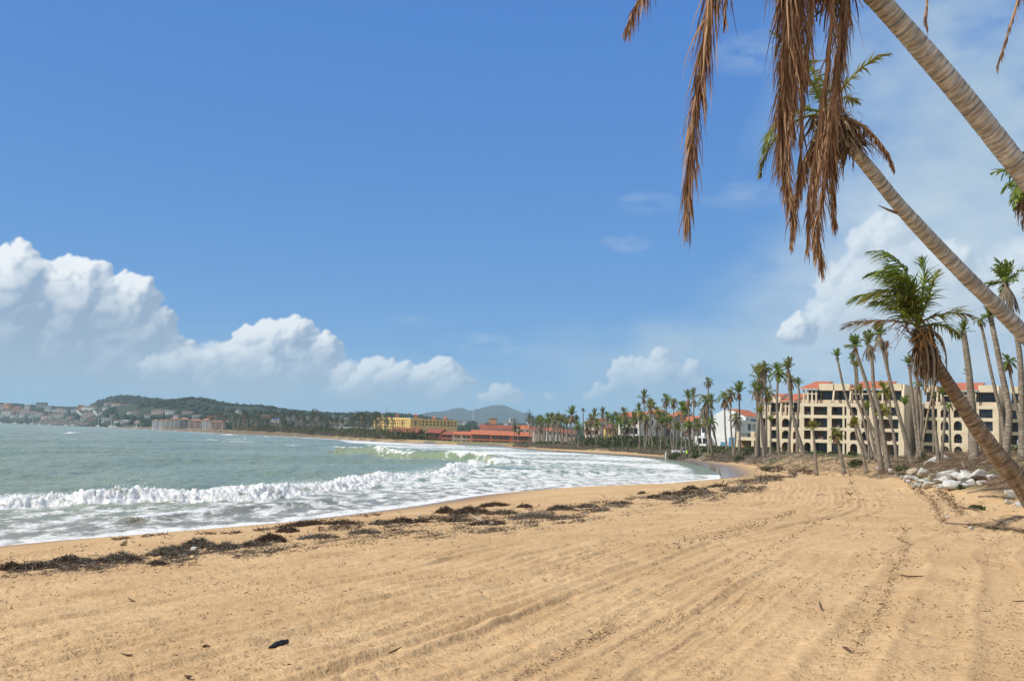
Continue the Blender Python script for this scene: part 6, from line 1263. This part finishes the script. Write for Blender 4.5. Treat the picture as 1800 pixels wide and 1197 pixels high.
for a in ((18, 997, 40, 15, 'reddish seaweed heap at the left edge of the wrack line', .1), (66, 996, 56, 9, 'low seaweed bank second from the left edge', .3), (118, 985, 46, 15, 'peaked seaweed heap, third from the left', .35), (150, 987, 30, 10, 'small heap right of the peaked one', .6), (178, 986, 26, 8, 'little dark tuft of weed before the big round heap', .3), (212, 981, 54, 15, 'grey rounded seaweed heap in the left quarter', .55), (275, 990, 24, 8, 'isolated dark weed tuft below the wrack line', .3), (296, 970, 60, 18, 'weed heap with bleached stalks below the round stone', .7), (346, 957, 54, 18, 'tallest grey weed heap topped with pale stalks', .6), (335, 974, 30, 8, 'thin weed patch in front of the tallest heap', .6), (395, 962, 50, 13, 'broad grey weed heap right of the tallest', .65), (446, 958, 44, 10, 'flat dark weed heap with pale bits', .3), (474, 947, 44, 17, 'reddish brown weed heap with pebbles', .1), (505, 932, 34, 11, 'dark folded weed heap at the bend of the line', .1), (540, 922, 70, 9, 'long dark weed strip near the water', .05), (600, 920, 56, 9, 'second long dark weed strip near the water', .05), (560, 945, 60, 7, 'scattered weed patch in the middle of the band', .6), (640, 936, 50, 7, 'thin bleached weed patch, centre of the band', .7), (668, 920, 34, 10, 'weed heap left of the dark pair', .5), (704, 917, 48, 13, 'dark rounded weed heap, left of a pair', .1), (740, 918, 34, 8, 'dark weed heap, right of the pair', .1), (782, 897, 30, 13, 'reddish pointed weed heap by the water', .05), (825, 898, 60, 14, 'large black weed heap left of the driftwood', .2), (868, 888, 50, 9, 'flat black weed strip above the driftwood', .05), (884, 902, 44, 8, 'domed grey weed heap by the driftwood', .4), (800, 915, 54, 9, 'low weed mat left of the driftwood foot', .3), (858, 921, 60, 9, 'weed mat right under the driftwood', .2), (922, 889, 24, 8, 'small black heap above the bleached mat', .05), (935, 908, 70, 12, 'bleached tangled weed mat in the centre', .75), (985, 893, 40, 10, 'peaked dark heap right of the bleached mat', .3), (1032, 890, 38, 9, 'grey peaked heap, next along the line', .5), (1095, 884, 30, 6, 'thin dark weed streak', .2), (1128, 866, 14, 7, 'small round black weed tuft near the surf', .05), (1150, 873, 26, 8, 'black weed heap before the bay head', .05), (1172, 868, 26, 9, 'pointed black weed heap before the bay head', .05), (1200, 866, 36, 7, 'flat weed heap inland of the bay head', .1), (1214, 858, 28, 9, 'black weed mound closest to the bay head', .05), (1236, 862, 16, 6, 'small weed tuft right of the mound', .1), (1262, 854, 30, 6, 'long weed streak starting the inland bend', .05)): clump(*a)
# the fine weed between the heaps and the dark wrack lines round the bend: nobody could count these
q = np.random.default_rng(701); mb = MB()
def cast(xs, ys, z0):
    d = A_F + A_R * ((np.asarray(xs) - 900) / F)[:, None] + A_U * ((598.5 - np.asarray(ys)) / F)[:, None]; z = np.full(len(d), z0)
    for _ in range(3): P = C0 + d * ((z - EYE) / d[:, 2])[:, None]; z = terrain(P[:, 0], P[:, 1])[0]
    P = C0 + d * ((z - EYE) / d[:, 2])[:, None]; P[:, 2] = z; return P
LINES = [([(0, 1002), (120, 996), (250, 984), (360, 976), (480, 962), (620, 945), (740, 935), (860, 928), (960, 914), (1040, 902), (1120, 890), (1200, 878), (1290, 860), (1350, 847)], 17, 46000, .62), ([(560, 930), (700, 920), (800, 908), (900, 902), (1000, 896), (1100, 882), (1200, 868), (1280, 855), (1350, 843), (1400, 833)], 8, 20000, .3),
         ([(1240, 801), (1290, 810), (1340, 820), (1390, 828), (1440, 830), (1500, 834)], 6, 1700, .05), ([(1000, 789), (1090, 795), (1180, 800), (1260, 806), (1330, 815)], 3, 1300, .1), ([(1290, 812), (1330, 822), (1372, 831)], 5, 900, .05), ([(880, 785), (960, 787), (1060, 791), (1180, 796)], 1.2, 800, .2), ([(200, 948), (300, 938), (400, 938), (470, 930), (560, 916), (700, 900)], 2.0, 1600, .0)]
for L, spread, n, grey in LINES:
    t = q.random(n); xs = np.interp(t, np.linspace(0, 1, len(L)), [p[0] for p in L]); ys = np.interp(t, np.linspace(0, 1, len(L)), [p[1] for p in L]) + q.normal(0, spread * .38, n)
    kp = fbm(xs / 30, ys / 7, 3, 9) > q.uniform(.36, .60, len(xs)); xs, ys = xs[kp], ys[kp]
    P = cast(xs, ys, 1.3)
    n = len(P); g = q.random(n) < grey; k = P[:, 1] / 1800
    for s, m, tn in ((~g, 0, (0, .9)), (g, 1, (0, 1))):
        if s.any(): strands(mb, P[s] + [0, 0, .012], q.normal(size=(s.sum(), 3)) * [1, 1, .25], np.clip(k[s] * 9, .10, .6) * q.uniform(.5, 1.4, s.sum()), np.clip(k[s] * 1.25, .014, .22), q, 2, .08, tn, m, .3)
o = mb.build('seaweed_wrack', [M['weed'], M['weedg']]); tag(o, kind='stuff')
# ------------------------------------------------------------------ flecks and twigs over the raked sand
M['litter'] = mat('dry_plant_litter', (.05, .032, .02), .9, .1, (.26, .17, .10), tint='attr')
mb = MB()
TR = [[(480, 1185), (620, 1120), (720, 1090), (860, 1045), (960, 1016), (1060, 985), (1200, 955)], [(1060, 1160), (1144, 1104), (1193, 1087), (1269, 1043), (1301, 993), (1377, 954), (1430, 923), (1492, 881), (1500, 850)], [(1500, 1150), (1545, 1075), (1570, 1020), (1592, 965), (1584, 930)], [(1690, 905), (1672, 880), (1648, 862)], [(1660, 920), (1640, 880), (1600, 850)], [(1180, 965), (1290, 935), (1400, 900)], [(900, 1197), (1010, 1140), (1085, 1100)]]
PX = []
for L in TR:
    n = 520; t = q.random(n); PX += list(zip(np.interp(t, np.linspace(0, 1, len(L)), [p[0] for p in L]) + q.normal(0, 5, n), np.interp(t, np.linspace(0, 1, len(L)), [p[1] for p in L]) + q.normal(0, 4.5, n)))
n = 11000; PX += list(zip(q.uniform(-40, 1840, n), 860 + 345 * q.random(n) ** .75)); n = 1500; PX += list(zip(q.uniform(1480, 1830, n), q.uniform(862, 1190, n)))
PX = np.array(PX); cl = (vnoise(PX[:, 0] / 55, PX[:, 1] / 16, 12) > .40) | (np.arange(len(PX)) < 520 * len(TR)); PX = PX[cl]
P = cast(PX[:, 0], PX[:, 1], 1.9)
SDp = poly_sd(P[:, 0], P[:, 1], SH_S, CLOSE_L); P = P[(SDp > 9) & (P[:, 1] < 90)]; n = len(P); k = P[:, 1] / 1800
strands(mb, P + [0, 0, .02], q.normal(size=(n, 3)) * [1, 1, .22] + [0, 0, .05], np.clip(k * 4.2, .018, .25) * np.exp(q.normal(0, .55, n)), np.clip(k * 1.2, .005, .05) * q.uniform(.5, 1.8, n), q, 2, .06, (0, 1), 0, .35)
o = mb.build('plant_litter', M['litter']); tag(o, kind='stuff')
M['drift'] = mat('bleached_driftwood', (.50, .44, .34), .85, .2, (.34, .28, .20), 3, 6, .004, 20, stretch=(1, 1, .3))
M['char'] = mat('charred_wood', (.012, .013, .016), .7, .3, (.035, .035, .038), 12, 5, .006, 40)
M['twig'] = mat('brown_twig', (.075, .045, .028), .9, .1, (.15, .095, .06), 20, 4)
def stick(L, r, m, label, name='twig', lift=.02, seg=7, jag=.25):
    pts = []
    for x, y in L:
        p = hit(x, y, lift)
        pts.append(p)
    mb = MB(); P = catmull(pts, 5); tube(mb, P, np.interp(np.linspace(0, 1, len(P)), np.linspace(0, 1, len(r)), r), seg, jag=jag, seed=int(L[0][0])); tag(mb.build(name, M[m], None, pts[0], smooth=True), label, 'stick')
stick([(826, 902), (838, 911), (852, 916), (868, 918.5)], [.008, .022, .034, .024], 'drift', 'pale curved driftwood branch lying in the seaweed', 'driftwood', .10)
stick([(473, 1138), (484, 1133.5), (494, 1130), (505, 1127)], [.012, .032, .034, .026], 'char', 'charred black piece of wood on the raked sand', 'burnt_wood', .03)
for a in (([(1584, 1010), (1600, 1013), (1624, 1012)], [.010, .014, .006], 'long dry twig lying across the wheel track'), ([(684, 1148), (694, 1143), (705, 1137)], [.006, .010, .004], 'thin brown twig right of the charred wood'), ([(1440, 1058), (1443, 1067), (1445, 1072)], [.008, .010, .003], 'short upright twig right of the litter line'), ([(214, 1148), (224, 1151), (234, 1150)], [.006, .011, .005], 'bent twig near the lower left'), ([(356, 1136), (362, 1134.5), (369, 1136)], [.008, .02, .006], 'dark leaf shaped chip left of the charred wood'), ([(226, 1051), (232, 1055), (239, 1058)], [.008, .014, .006], 'small dark stick in a shallow hollow'), ([(325, 1187), (331, 1189), (336, 1188)], [.01, .016, .008], 'dark chip at the lower left edge'), ([(1692, 996), (1696, 999), (1700, 1001)], [.006, .008, .003], 'small curved twig right of the wheel track'), ([(1780, 1056), (1790, 1056.5), (1800, 1056)], [.006, .009, .006], 'flat brown twig at the right edge'), ([(1482, 1137), (1488, 1139), (1494, 1143)], [.01, .016, .01], 'dark twig beside the lower wheel track')): stick(a[0], a[1], 'twig', a[2])
# ------------------------------------------------------------------ bank of storm debris, undergrowth, lawn
M['straw'] = mat('dry_palm_straw', (.115, .075, .048), .95, .1, (.34, .25, .16), tint='attr')
M['brush'] = mat('grey_dry_brush', (.10, .078, .055), .95, .1, (.27, .225, .165), tint='attr')
M['shrubg'] = mat('shrub_leaf', (.030, .048, .018), .7, .2, (.15, .165, .055), tint='attr', transl=.2)
M['grassm'] = mat('grass_blade', (.07, .11, .02), .9, .1, (.24, .24, .07), tint='attr')
q = np.random.default_rng(801)
def bank_pts(n, lo, hi, x0, x1, soft=0.):
    """random ground points between lo and hi metres behind the foot of the bank, seen between columns x0..x1"""
    pts = [(x, d) for x, d in [(1860, 30), (1800, 34), (1760, 39), (1720, 43), (1660, 48), (1610, 52), (1590, 58), (1560, 70), (1530, 82), (1490, 91), (1440, 98), (1400, 112), (1350, 138), (1300, 170), (1250, 197), (1200, 225), (1160, 268), (1100, 300), (1040, 316), (980, 342), (900, 404), (800, 438), (660, 488), (544, 640), (480, 730), (400, 810), (300, 1100)] if x0 <= x <= x1]
    A = np.array([ground(x, d)[:2] for x, d in pts]); S = np.linalg.norm(np.diff(A, axis=0), axis=1); w = 1 / np.maximum(A[:-1, 1], 1); pr = S * w; pr /= pr.sum(); i = q.choice(len(S), n, p=pr); t = q.random(n)[:, None]
    e = A[i + 1] - A[i]; nr = np.stack([e[:, 1], -e[:, 0]], -1); nr /= np.linalg.norm(nr, axis=1)[:, None]
    P = A[i] + e * t + nr * q.uniform(lo, hi, n)[:, None]; return np.column_stack([P, terrain(P[:, 0], P[:, 1])[0]])
mb = MB()
P = bank_pts(13000, .6, 5.5, 1500, 1860); P = P[vnoise(P[:, 0] * .5, P[:, 1] * .5, 3) > .32]; n = len(P); k = P[:, 1] / 1800
strands(mb, P + np.column_stack([np.zeros(n), np.zeros(n), q.uniform(0, .28, n)]), q.normal(size=(n, 3)) * [1, .6, .22], q.uniform(.3, 1.3, n), np.clip(k * .7, .012, .05), q, 3, .06, (0, 1), 0, .16)
P = bank_pts(6500, -.5, 5, 1300, 1560); n = len(P); k = P[:, 1] / 1800
strands(mb, P + np.column_stack([np.zeros(n), np.zeros(n), q.uniform(0, .15, n)]), q.normal(size=(n, 3)) * [1, .6, .22], q.uniform(.2, .8, n), np.clip(k * .7, .02, .06), q, 3, .06, (0, 1), 1, .2)
P = np.vstack([bank_pts(20000, -.5, 9, 900, 1300), bank_pts(9000, -.6, 2.5, 900, 1300)]); n = len(P); k = P[:, 1] / 1800
keep = vnoise(P[:, 0] * .25, P[:, 1] * .12, 6) > .36; P = P[keep]; n = len(P); k = P[:, 1] / 1800
strands(mb, P, q.normal(size=(n, 3)) * [.8, .5, .5] + [0, 0, .7], q.uniform(.5, 1.7, n) * np.clip(k * 6, .5, .9), np.clip(k * .7, .03, .16), q, 3, .10, (0, 1), 1, .25)
P = bank_pts(9000, 4, 26, 380, 760); n = len(P); k = P[:, 1] / 1800
strands(mb, P, q.normal(size=(n, 3)) * [.8, .5, .4] + [0, 0, .9], q.uniform(1.0, 4.0, n), np.clip(k * .6, .1, .3), q, 3, .08, (0, 1), 1, .2)
o = mb.build('storm_debris', [M['straw'], M['brush']]); tag(o, kind='stuff')
def leaves(mb, P, size, q, tone=(0, 1), m=0):
    n = len(P); d = norm(q.normal(size=(n, 3)) + [0, 0, .4]); s = norm(np.cross(d, q.normal(size=(n, 3)))); size = np.broadcast_to(size, (n,))[:, None]
    V = np.stack([P, P + d * size * .5 + s * size * .28, P + d * size, P + d * size * .5 - s * size * .28], 1); mb.add(V.reshape(-1, 3), np.arange(4 * n).reshape(n, 4), m, np.repeat(q.uniform(*tone, n), 4))
mb = MB()
P = bank_pts(1300, 3, 14, 900, 1250); P = P[(vnoise(P[:, 0] * .2, P[:, 1] * .1, 8) > .5)]
for p in P: n = 16; leaves(mb, p + q.normal(0, 1, (n, 3)) * [.7, .7, .0] + np.column_stack([np.zeros(n), np.zeros(n), q.uniform(0, 1.1, n)]), .35 + .0012 * p[1], q)
P = bank_pts(1800, 6, 40, 372, 680); P = P[vnoise(P[:, 0] * .06, P[:, 1] * .06, 8) > .36]
for p in P: n = 22; h = q.uniform(1.5, 5); leaves(mb, p + q.normal(0, 1, (n, 3)) * [1.4, 1.4, .0] + np.column_stack([np.zeros(n), np.zeros(n), q.uniform(0, h, n)]), 1.1, q)
P = bank_pts(700, 6, 30, 930, 1110)
for p in P: n = 20; h = q.uniform(1, 4.5); leaves(mb, p + q.normal(0, 1, (n, 3)) * [1.1, 1.1, .0] + np.column_stack([np.zeros(n), np.zeros(n), q.uniform(0, h, n)]), .75, q, (0, .8))
o = mb.build('undergrowth', M['shrubg']); tag(o, kind='stuff')
mb = MB(); P = bank_pts(30000, 4.2, 32, 1200, 1860); G_ = terrain(P[:, 0], P[:, 1])[3]; P = P[G_ > .5]; n = len(P); k = P[:, 1] / 1800
strands(mb, P, q.normal(size=(n, 3)) * [.4, .4, 0] + [0, 0, 1], np.clip(k * 2.5, .08, .35) * q.uniform(.6, 1.4, n), np.clip(k * .7, .01, .10), q, 2, .1, (0, 1)); o = mb.build('grass', M['grassm']); tag(o, kind='stuff')
# dry fronds lying on the bank and on the sand
def lying(L, label, leaf, n, m='deadg', D=None, wd=.022, lift=.05, name='fallen_frond', sp=.6):
    pts = []
    for x, y in L:
        p = hit(x, min(y, 900) if y < 800 else y, lift)
        pts.append(p)
    mb = MB(); P = catmull(pts, 6); q = np.random.default_rng(int(L[0][0])); tube(mb, P, np.linspace(.030, .008, len(P)), 5, 0, tint=.4)
    T = norm(np.gradient(P, axis=0)); t = q.uniform(.28, 1, n); f = t * (len(P) - 1.001); i = f.astype(int); w_ = (f - i)[:, None]; p = P[i] * (1 - w_) + P[i + 1] * w_; tt = T[i]; s = norm(np.cross(tt, [0, 0, 1.])) * q.choice([-1, 1], (n, 1))
    strands(mb, p, tt + s * q.uniform(.2, 1.2, (n, 1)) * sp + np.array([0, 0, .30]) * q.random((n, 1)), leaf * q.uniform(.5, 1.2, n), wd, q, 3, .10, (0, 1), 0, .10)
    tag(mb.build(name, M[m], None, pts[0]), label, 'palm frond', 'dry fronds fallen on the bank and sand')
for a in (([(1662, 919), (1690, 921), (1725, 924), (1765, 929), (1812, 934)], 'long bare stalked frond lying on the sand at the right edge', .55, 240, 'straw'), ([(1830, 905), (1800, 908), (1770, 915), (1752, 926)], 'straw coloured frond spread on the sand at the right edge', .60, 260, 'deadg'), ([(1692, 892), (1708, 894), (1722, 897)], 'small dry frond on the sand below the boulders', .25, 60, 'straw'), ([(1660, 860), (1690, 851), (1720, 848), (1745, 852)], 'rust brown frond fanned over the lower boulders', .55, 160, 'deadl'), ([(1700, 866), (1735, 860), (1770, 858)], 'grey frond at the foot of the debris bank', .5, 150, 'deadg'), ([(1690, 848), (1720, 842), (1752, 840)], 'brown frond heaped between white boulder and trunk', .5, 150, 'deadl'), ([(1720, 872), (1750, 872), (1782, 876)], 'pale frond at the base of the bank near the trunk', .45, 120, 'deadg'), ([(1742, 850), (1770, 846), (1800, 850)], 'dark brown frond behind the leaning trunk', .5, 130, 'deadl'), ([(1618, 822), (1630, 824), (1640, 831)], 'bleached frond draped over the white boulder', .35, 90, 'straw'), ([(1720, 828), (1738, 826), (1752, 832)], 'bleached frond lying on the brightest boulder', .35, 90, 'deadg'), ([(1690, 812), (1730, 806), (1770, 808)], 'weathered frond high on the bank under the lawn', .6, 120, 'deadg'), ([(1640, 815), (1670, 812), (1700, 814)], 'curved brown frond on the bank above the boulders', .5, 110, 'deadl')): lying(*a)
stick([(1695, 822), (1712, 815), (1730, 808), (1748, 806)], [.02, .035, .03, .015], 'twig', 'crooked bare branch on the upper bank', 'branch', .25)
stick([(1690, 812), (1693, 817), (1696, 824)], [.04, .04, .05], 'drift', 'short bleached stump on the bank', 'branch', .1)
def shrub(px, py, w, h, D, label, q, m='shrubg', tone=(0, 1), leaf=.22):
    p = at_d(px, py, D); p[2] = zt(p[0], p[1]); k = D / 1800; n = int(np.clip(w * h * 5, 150, 1500)); mb = MB(); r = q.random(n) ** .45; a = q.random(n) * 6.283; e = np.arcsin(q.random(n)); lump = .7 + .6 * vnoise(a * 1.4 + px, e * 3, 5)
    P = p + np.stack([r * np.cos(a) * np.cos(e) * w * k / 2 * lump, r * np.sin(a) * np.cos(e) * w * k / 2.4 * lump, r * np.sin(e) * h * k * lump], -1); leaves(mb, P, np.clip(k * 3.4, leaf * .6, .7), q, tone)
    t = thing('shrub', p, label, 'shrub', 'shrubs along the lawn'); mb.build('foliage', M[m], t, p)
    mb = MB()
    for _ in range(5): d = q.normal(size=3) * [.4, .4, .2] + [0, 0, .8]; tube(mb, [p - [0, 0, .1], p + d * h * k * .4, p + d * h * k * .75], [.05, .035, .012], 5, tint=.3)
    mb.build('stem', M['twig'], t, p)
for a in ((1588, 828, 30, 15, 66, 'green leafy plant growing between the boulders'), (1507, 816, 34, 9, 92, 'low green plant at the debris edge under the trunk cluster'), (1318, 795, 22, 14, 176, 'round green bush at the foot of the white house'), (1300, 797, 16, 9, 172, 'low green bush left of the round bush'), (1440, 799, 34, 8, 215, 'green hedge before the glazed ground floor'), (1418, 799, 14, 6, 220, 'small bush at an arch foot of the first tall block'), (1462, 800, 16, 6, 190, 'low plants at the edge of the paved strip'), (1622, 797, 16, 14, 70, 'fern like shrub between forked trunks and big boulder'), (1735, 796, 26, 16, 62, 'dark hedge behind the bollard'), (1782, 797, 26, 18, 56, 'yellow green shrub beside the white sign'), (1752, 796, 14, 10, 60, 'small shrub between bollard and sign'), (1560, 800, 12, 7, 84, 'small weed tuft behind the crossing trunks'), (1350, 803, 20, 5, 130, 'grassy tuft at the condo corner'), (1500, 797, 20, 5, 120, 'low green shrub at the end of the paved strip'), (1605, 797, 14, 9, 74, 'shrub at the foot of the forked trunks'), (1690, 824, 10, 5, 46, 'tiny green weed on the debris bank'), (1652, 803, 10, 5, 52, 'green weed at the lawn edge'), (1716, 878, 22, 5, 36, 'small green creeper at the foot of the bank'), (1190, 796, 30, 9, 232, 'grey green bush left of the white post person'), (1225, 795, 20, 6, 214, 'green bush under the white house corner')): shrub(*a, q)
# ------------------------------------------------------------------ small man made things
M['post'] = mat('white_painted_post', (.70, .70, .68), .8, .2); M['bollard'] = mat('dark_blue_metal', (.018, .022, .035), .5, .4); M['signw'] = mat('pale_blue_white_board', (.50, .56, .64), .6, .3); M['vest'] = mat('neon_yellow_vest', (.46, .78, .03), .7, .2); M['skin'] = mat('skin_brown', (.20, .11, .07), .7, .3); M['cloth'] = mat('dark_trousers', (.02, .022, .03), .9, .1); M['vwhite'] = mat('white_car_paint', (.72, .72, .74), .35, .5)
def on_ground(px, D): p = ground(px, D, 2.2); p[2] = zt(p[0], p[1]); return p
p = on_ground(1170.5, 235); t = thing('marker_post', p, 'white post standing at the back of the beach before the palm row', 'post'); mb = MB(); tube(mb, [p - [0, 0, .3], p + [0, 0, 1.55]], [.15, .14], 10); mb.build('pole', M['post'], t, p); mb = MB(); tube(mb, [p + [0, 0, 1.551], p + [0, 0, 1.62], p + [0, 0, 1.70]], [.18, .18, .10], 10); mb.build('cap', M['post'], t, p)
p = on_ground(1726.5, 60); t = thing('bollard', p, 'dark blue bollard with a pale cap on the lawn right of the stout palm', 'bollard'); mb = MB(); tube(mb, [p - [0, 0, .1], p + [0, 0, .9], p + [0, 0, .95]], [.07, .07, .055], 10); mb.build('post', M['bollard'], t, p); mb = MB(); tube(mb, [p + [0, 0, .951], p + [0, 0, 1.12], p + [0, 0, 1.16]], [.075, .075, .04], 10); mb.build('lamp_head', M['signw'], t, p)
p = on_ground(1796, 58); t = thing('sign', p, 'small pale sign board on a white post at the right edge', 'sign'); mb = MB(); tube(mb, [p - [0, 0, .1], p + [0, 0, .95]], [.035, .035], 8); mb.build('post', M['post'], t, p); mb = MB(); mb.add(box_v(p + [-.05, -.05, .83], (.20, .03, 0), (-.002, .014, 0), (0, 0, .16)), BOXF); mb.build('board', M['signw'], t, p)
# person in a neon vest among the palms
p = on_ground(1207.5, 224); t = thing('person', p, 'person in a neon yellow vest and dark trousers standing among the palms', 'person')
def skin_body(name, V, E, rad, material, parent, sub=1):
    me = bpy.data.meshes.new(name); me.from_pydata(V, E, []); me.update(); o = bpy.data.objects.new(name, me); COL.objects.link(o); o.parent = parent
    s = o.modifiers.new('skin', 'SKIN'); sv = me.skin_vertices[0].data if me.skin_vertices else None
    if sv is None:
        me.skin_vertices_add() if hasattr(me, 'skin_vertices_add') else None; sv = me.skin_vertices[0].data if me.skin_vertices else None
    if sv:
        for i, r in enumerate(rad): sv[i].radius = (r, r) if np.isscalar(r) else r
        sv[0].use_root = True
    ss = o.modifiers.new('subsurf', 'SUBSURF'); ss.levels = ss.render_levels = sub; me.materials.append(material); return o
V = [(0, 0, .95), (0, 0, 1.15), (0, 0, 1.38), (0, -.01, 1.50), (0, -.02, 1.60), (0, -.03, 1.70), (.10, 0, .88), (.11, -.02, .48), (.11, 0, .08), (.12, -.14, .03), (-.10, 0, .88), (-.12, -.03, .48), (-.13, 0, .08), (-.14, -.14, .03), (.19, 0, 1.40), (.25, -.03, 1.12), (.22, -.20, .95), (.21, -.27, .91), (-.19, 0, 1.40), (-.25, -.03, 1.12), (-.24, -.18, .93), (-.23, -.25, .89)]
E = [(0, 1), (1, 2), (2, 3), (3, 4), (4, 5), (0, 6), (6, 7), (7, 8), (8, 9), (0, 10), (10, 11), (11, 12), (12, 13), (2, 14), (14, 15), (15, 16), (16, 17), (2, 18), (18, 19), (19, 20), (20, 21)]
RD = [.13, .13, .14, .055, .09, .075, .085, .06, .045, .04, .085, .06, .045, .04, .06, .045, .033, .03, .06, .045, .033, .03]
skin_body('body', V, E, RD, M['skin'], t)
def shell(prof, name, m, seg=14, sx=1.25):
    mb = MB(); an = np.arange(seg) * 2 * math.pi / seg; v = np.array([[(r * sx * math.cos(a), r * math.sin(a), z) for a in an] for r, z in prof]).reshape(-1, 3); k = len(prof); i = np.arange(k - 1)[:, None] * seg; j = np.arange(seg)[None]; mb.add(v + p, np.stack([i + j, i + (j + 1) % seg, i + seg + (j + 1) % seg, i + seg + j], -1).reshape(-1, 4)); return mb.build(name, m, t, p, smooth=True)
shell([(.20, .92), (.205, 1.05), (.20, 1.2), (.195, 1.36), (.15, 1.46), (.08, 1.50)], 'vest', M['vest']); shell([(.10, 1.60), (.105, 1.68), (.10, 1.74), (.06, 1.79), (.0, 1.80)], 'cap', M['vest'], sx=1.0)
for sx in (-1, 1):
    mb = MB(); tube(mb, [p + [sx * .10, 0, .95], p + [sx * .115, -.02, .48], p + [sx * .12, 0, .08]], [.115, .09, .075], 10); mb.build('trouser_leg', M['cloth'], t, p, smooth=True)
# white pickup parked left of the person, mostly behind trunks
p = on_ground(1199.5, 240); t = thing('pickup_truck', p, 'white pickup parked among the trunks left of the person', 'truck'); mb = MB()
side = [(-2.4, .45), (-2.4, 1.0), (-.5, 1.02), (-.35, 1.05), (.0, 1.62), (1.0, 1.66), (1.45, 1.08), (2.35, .98), (2.45, .5)]
prism(mb, [p + np.array([x, -.85, z]) for x, z in side], np.array([0, 1.7, 0])); mb.build('body', M['vwhite'], t, p)
mb = MB(); prism(mb, [p + np.array([x, -.87, z]) for x, z in [(-.12, 1.1), (.08, 1.55), (.95, 1.58), (1.28, 1.12)]], np.array([0, 1.74, 0])); mb.build('window', M['glass'], t, p)
for x in (-1.5, 1.55):
    for y in (-.78, .78):
        mb = MB(); tube(mb, [p + [x, y - .1, .34], p + [x, y + .1, .34]], [.34, .34], 16); mb.build('wheel', M['cloth'], t, p)
# ------------------------------------------------------------------ spray thrown up along the crest of the breaker
q = np.random.default_rng(901); M['spray'] = mat('white_spray', (.86, .87, .87), .9, .1); mb = MB(); CB = catmull(BRK, 8); i = q.integers(0, len(CB) - 1, 9000); t = q.random(9000)[:, None]; P = CB[i] * (1 - t) + CB[i + 1] * t
e = norm(CB[i + 1] - CB[i]); P = P + np.stack([-e[:, 1], e[:, 0]], -1) * q.normal(1.4, .9, (9000, 1)); burst = vnoise(P[:, 1] * .35, P[:, 0] * .3, 5); h = .42 + np.abs(q.normal(0, .13, 9000)) * (.4 + 1.5 * sstep(.5, .8, burst)); s_ = q.uniform(.006, .022, 9000)
V = np.array([[1, 0, 0], [-1, 0, 0], [0, 1, 0], [0, -1, 0], [0, 0, 1], [0, 0, -1.]]); FO8 = np.array([(0, 2, 4), (2, 1, 4), (1, 3, 4), (3, 0, 4), (2, 0, 5), (1, 2, 5), (3, 1, 5), (0, 3, 5)])
mb.add((np.column_stack([P, h])[:, None] + V[None] * s_[:, None, None] * [1.6, 1.6, 1]).reshape(-1, 3), (FO8[None] + (np.arange(9000) * 6)[:, None, None]).reshape(-1, 3)); tag(mb.build('sea_spray', M['spray']), kind='stuff')
# ------------------------------------------------------------------ the air
lo, hi = np.array([-5200., -260., -6.]), np.array([7000., 9300., 330.])
mb = MB(); mb.add(box_v((lo + hi) / 2, ((hi - lo)[0] / 2, 0, 0), (0, (hi - lo)[1] / 2, 0), (0, 0, (hi - lo)[2] / 2)), BOXF)
hm = bpy.data.materials.new('haze'); hm.use_nodes = True; n_ = hm.node_tree.nodes; n_.clear(); ho = n_.new('ShaderNodeOutputMaterial'); hv = n_.new('ShaderNodeVolumePrincipled'); hv.inputs['Color'].default_value = (.70, .91, 1.0, 1); hv.inputs['Density'].default_value = 1.15e-4; hv.inputs['Anisotropy'].default_value = 0.0; hm.node_tree.links.new(hv.outputs[0], ho.inputs['Volume'])
tag(mb.build('haze', hm), kind='stuff')
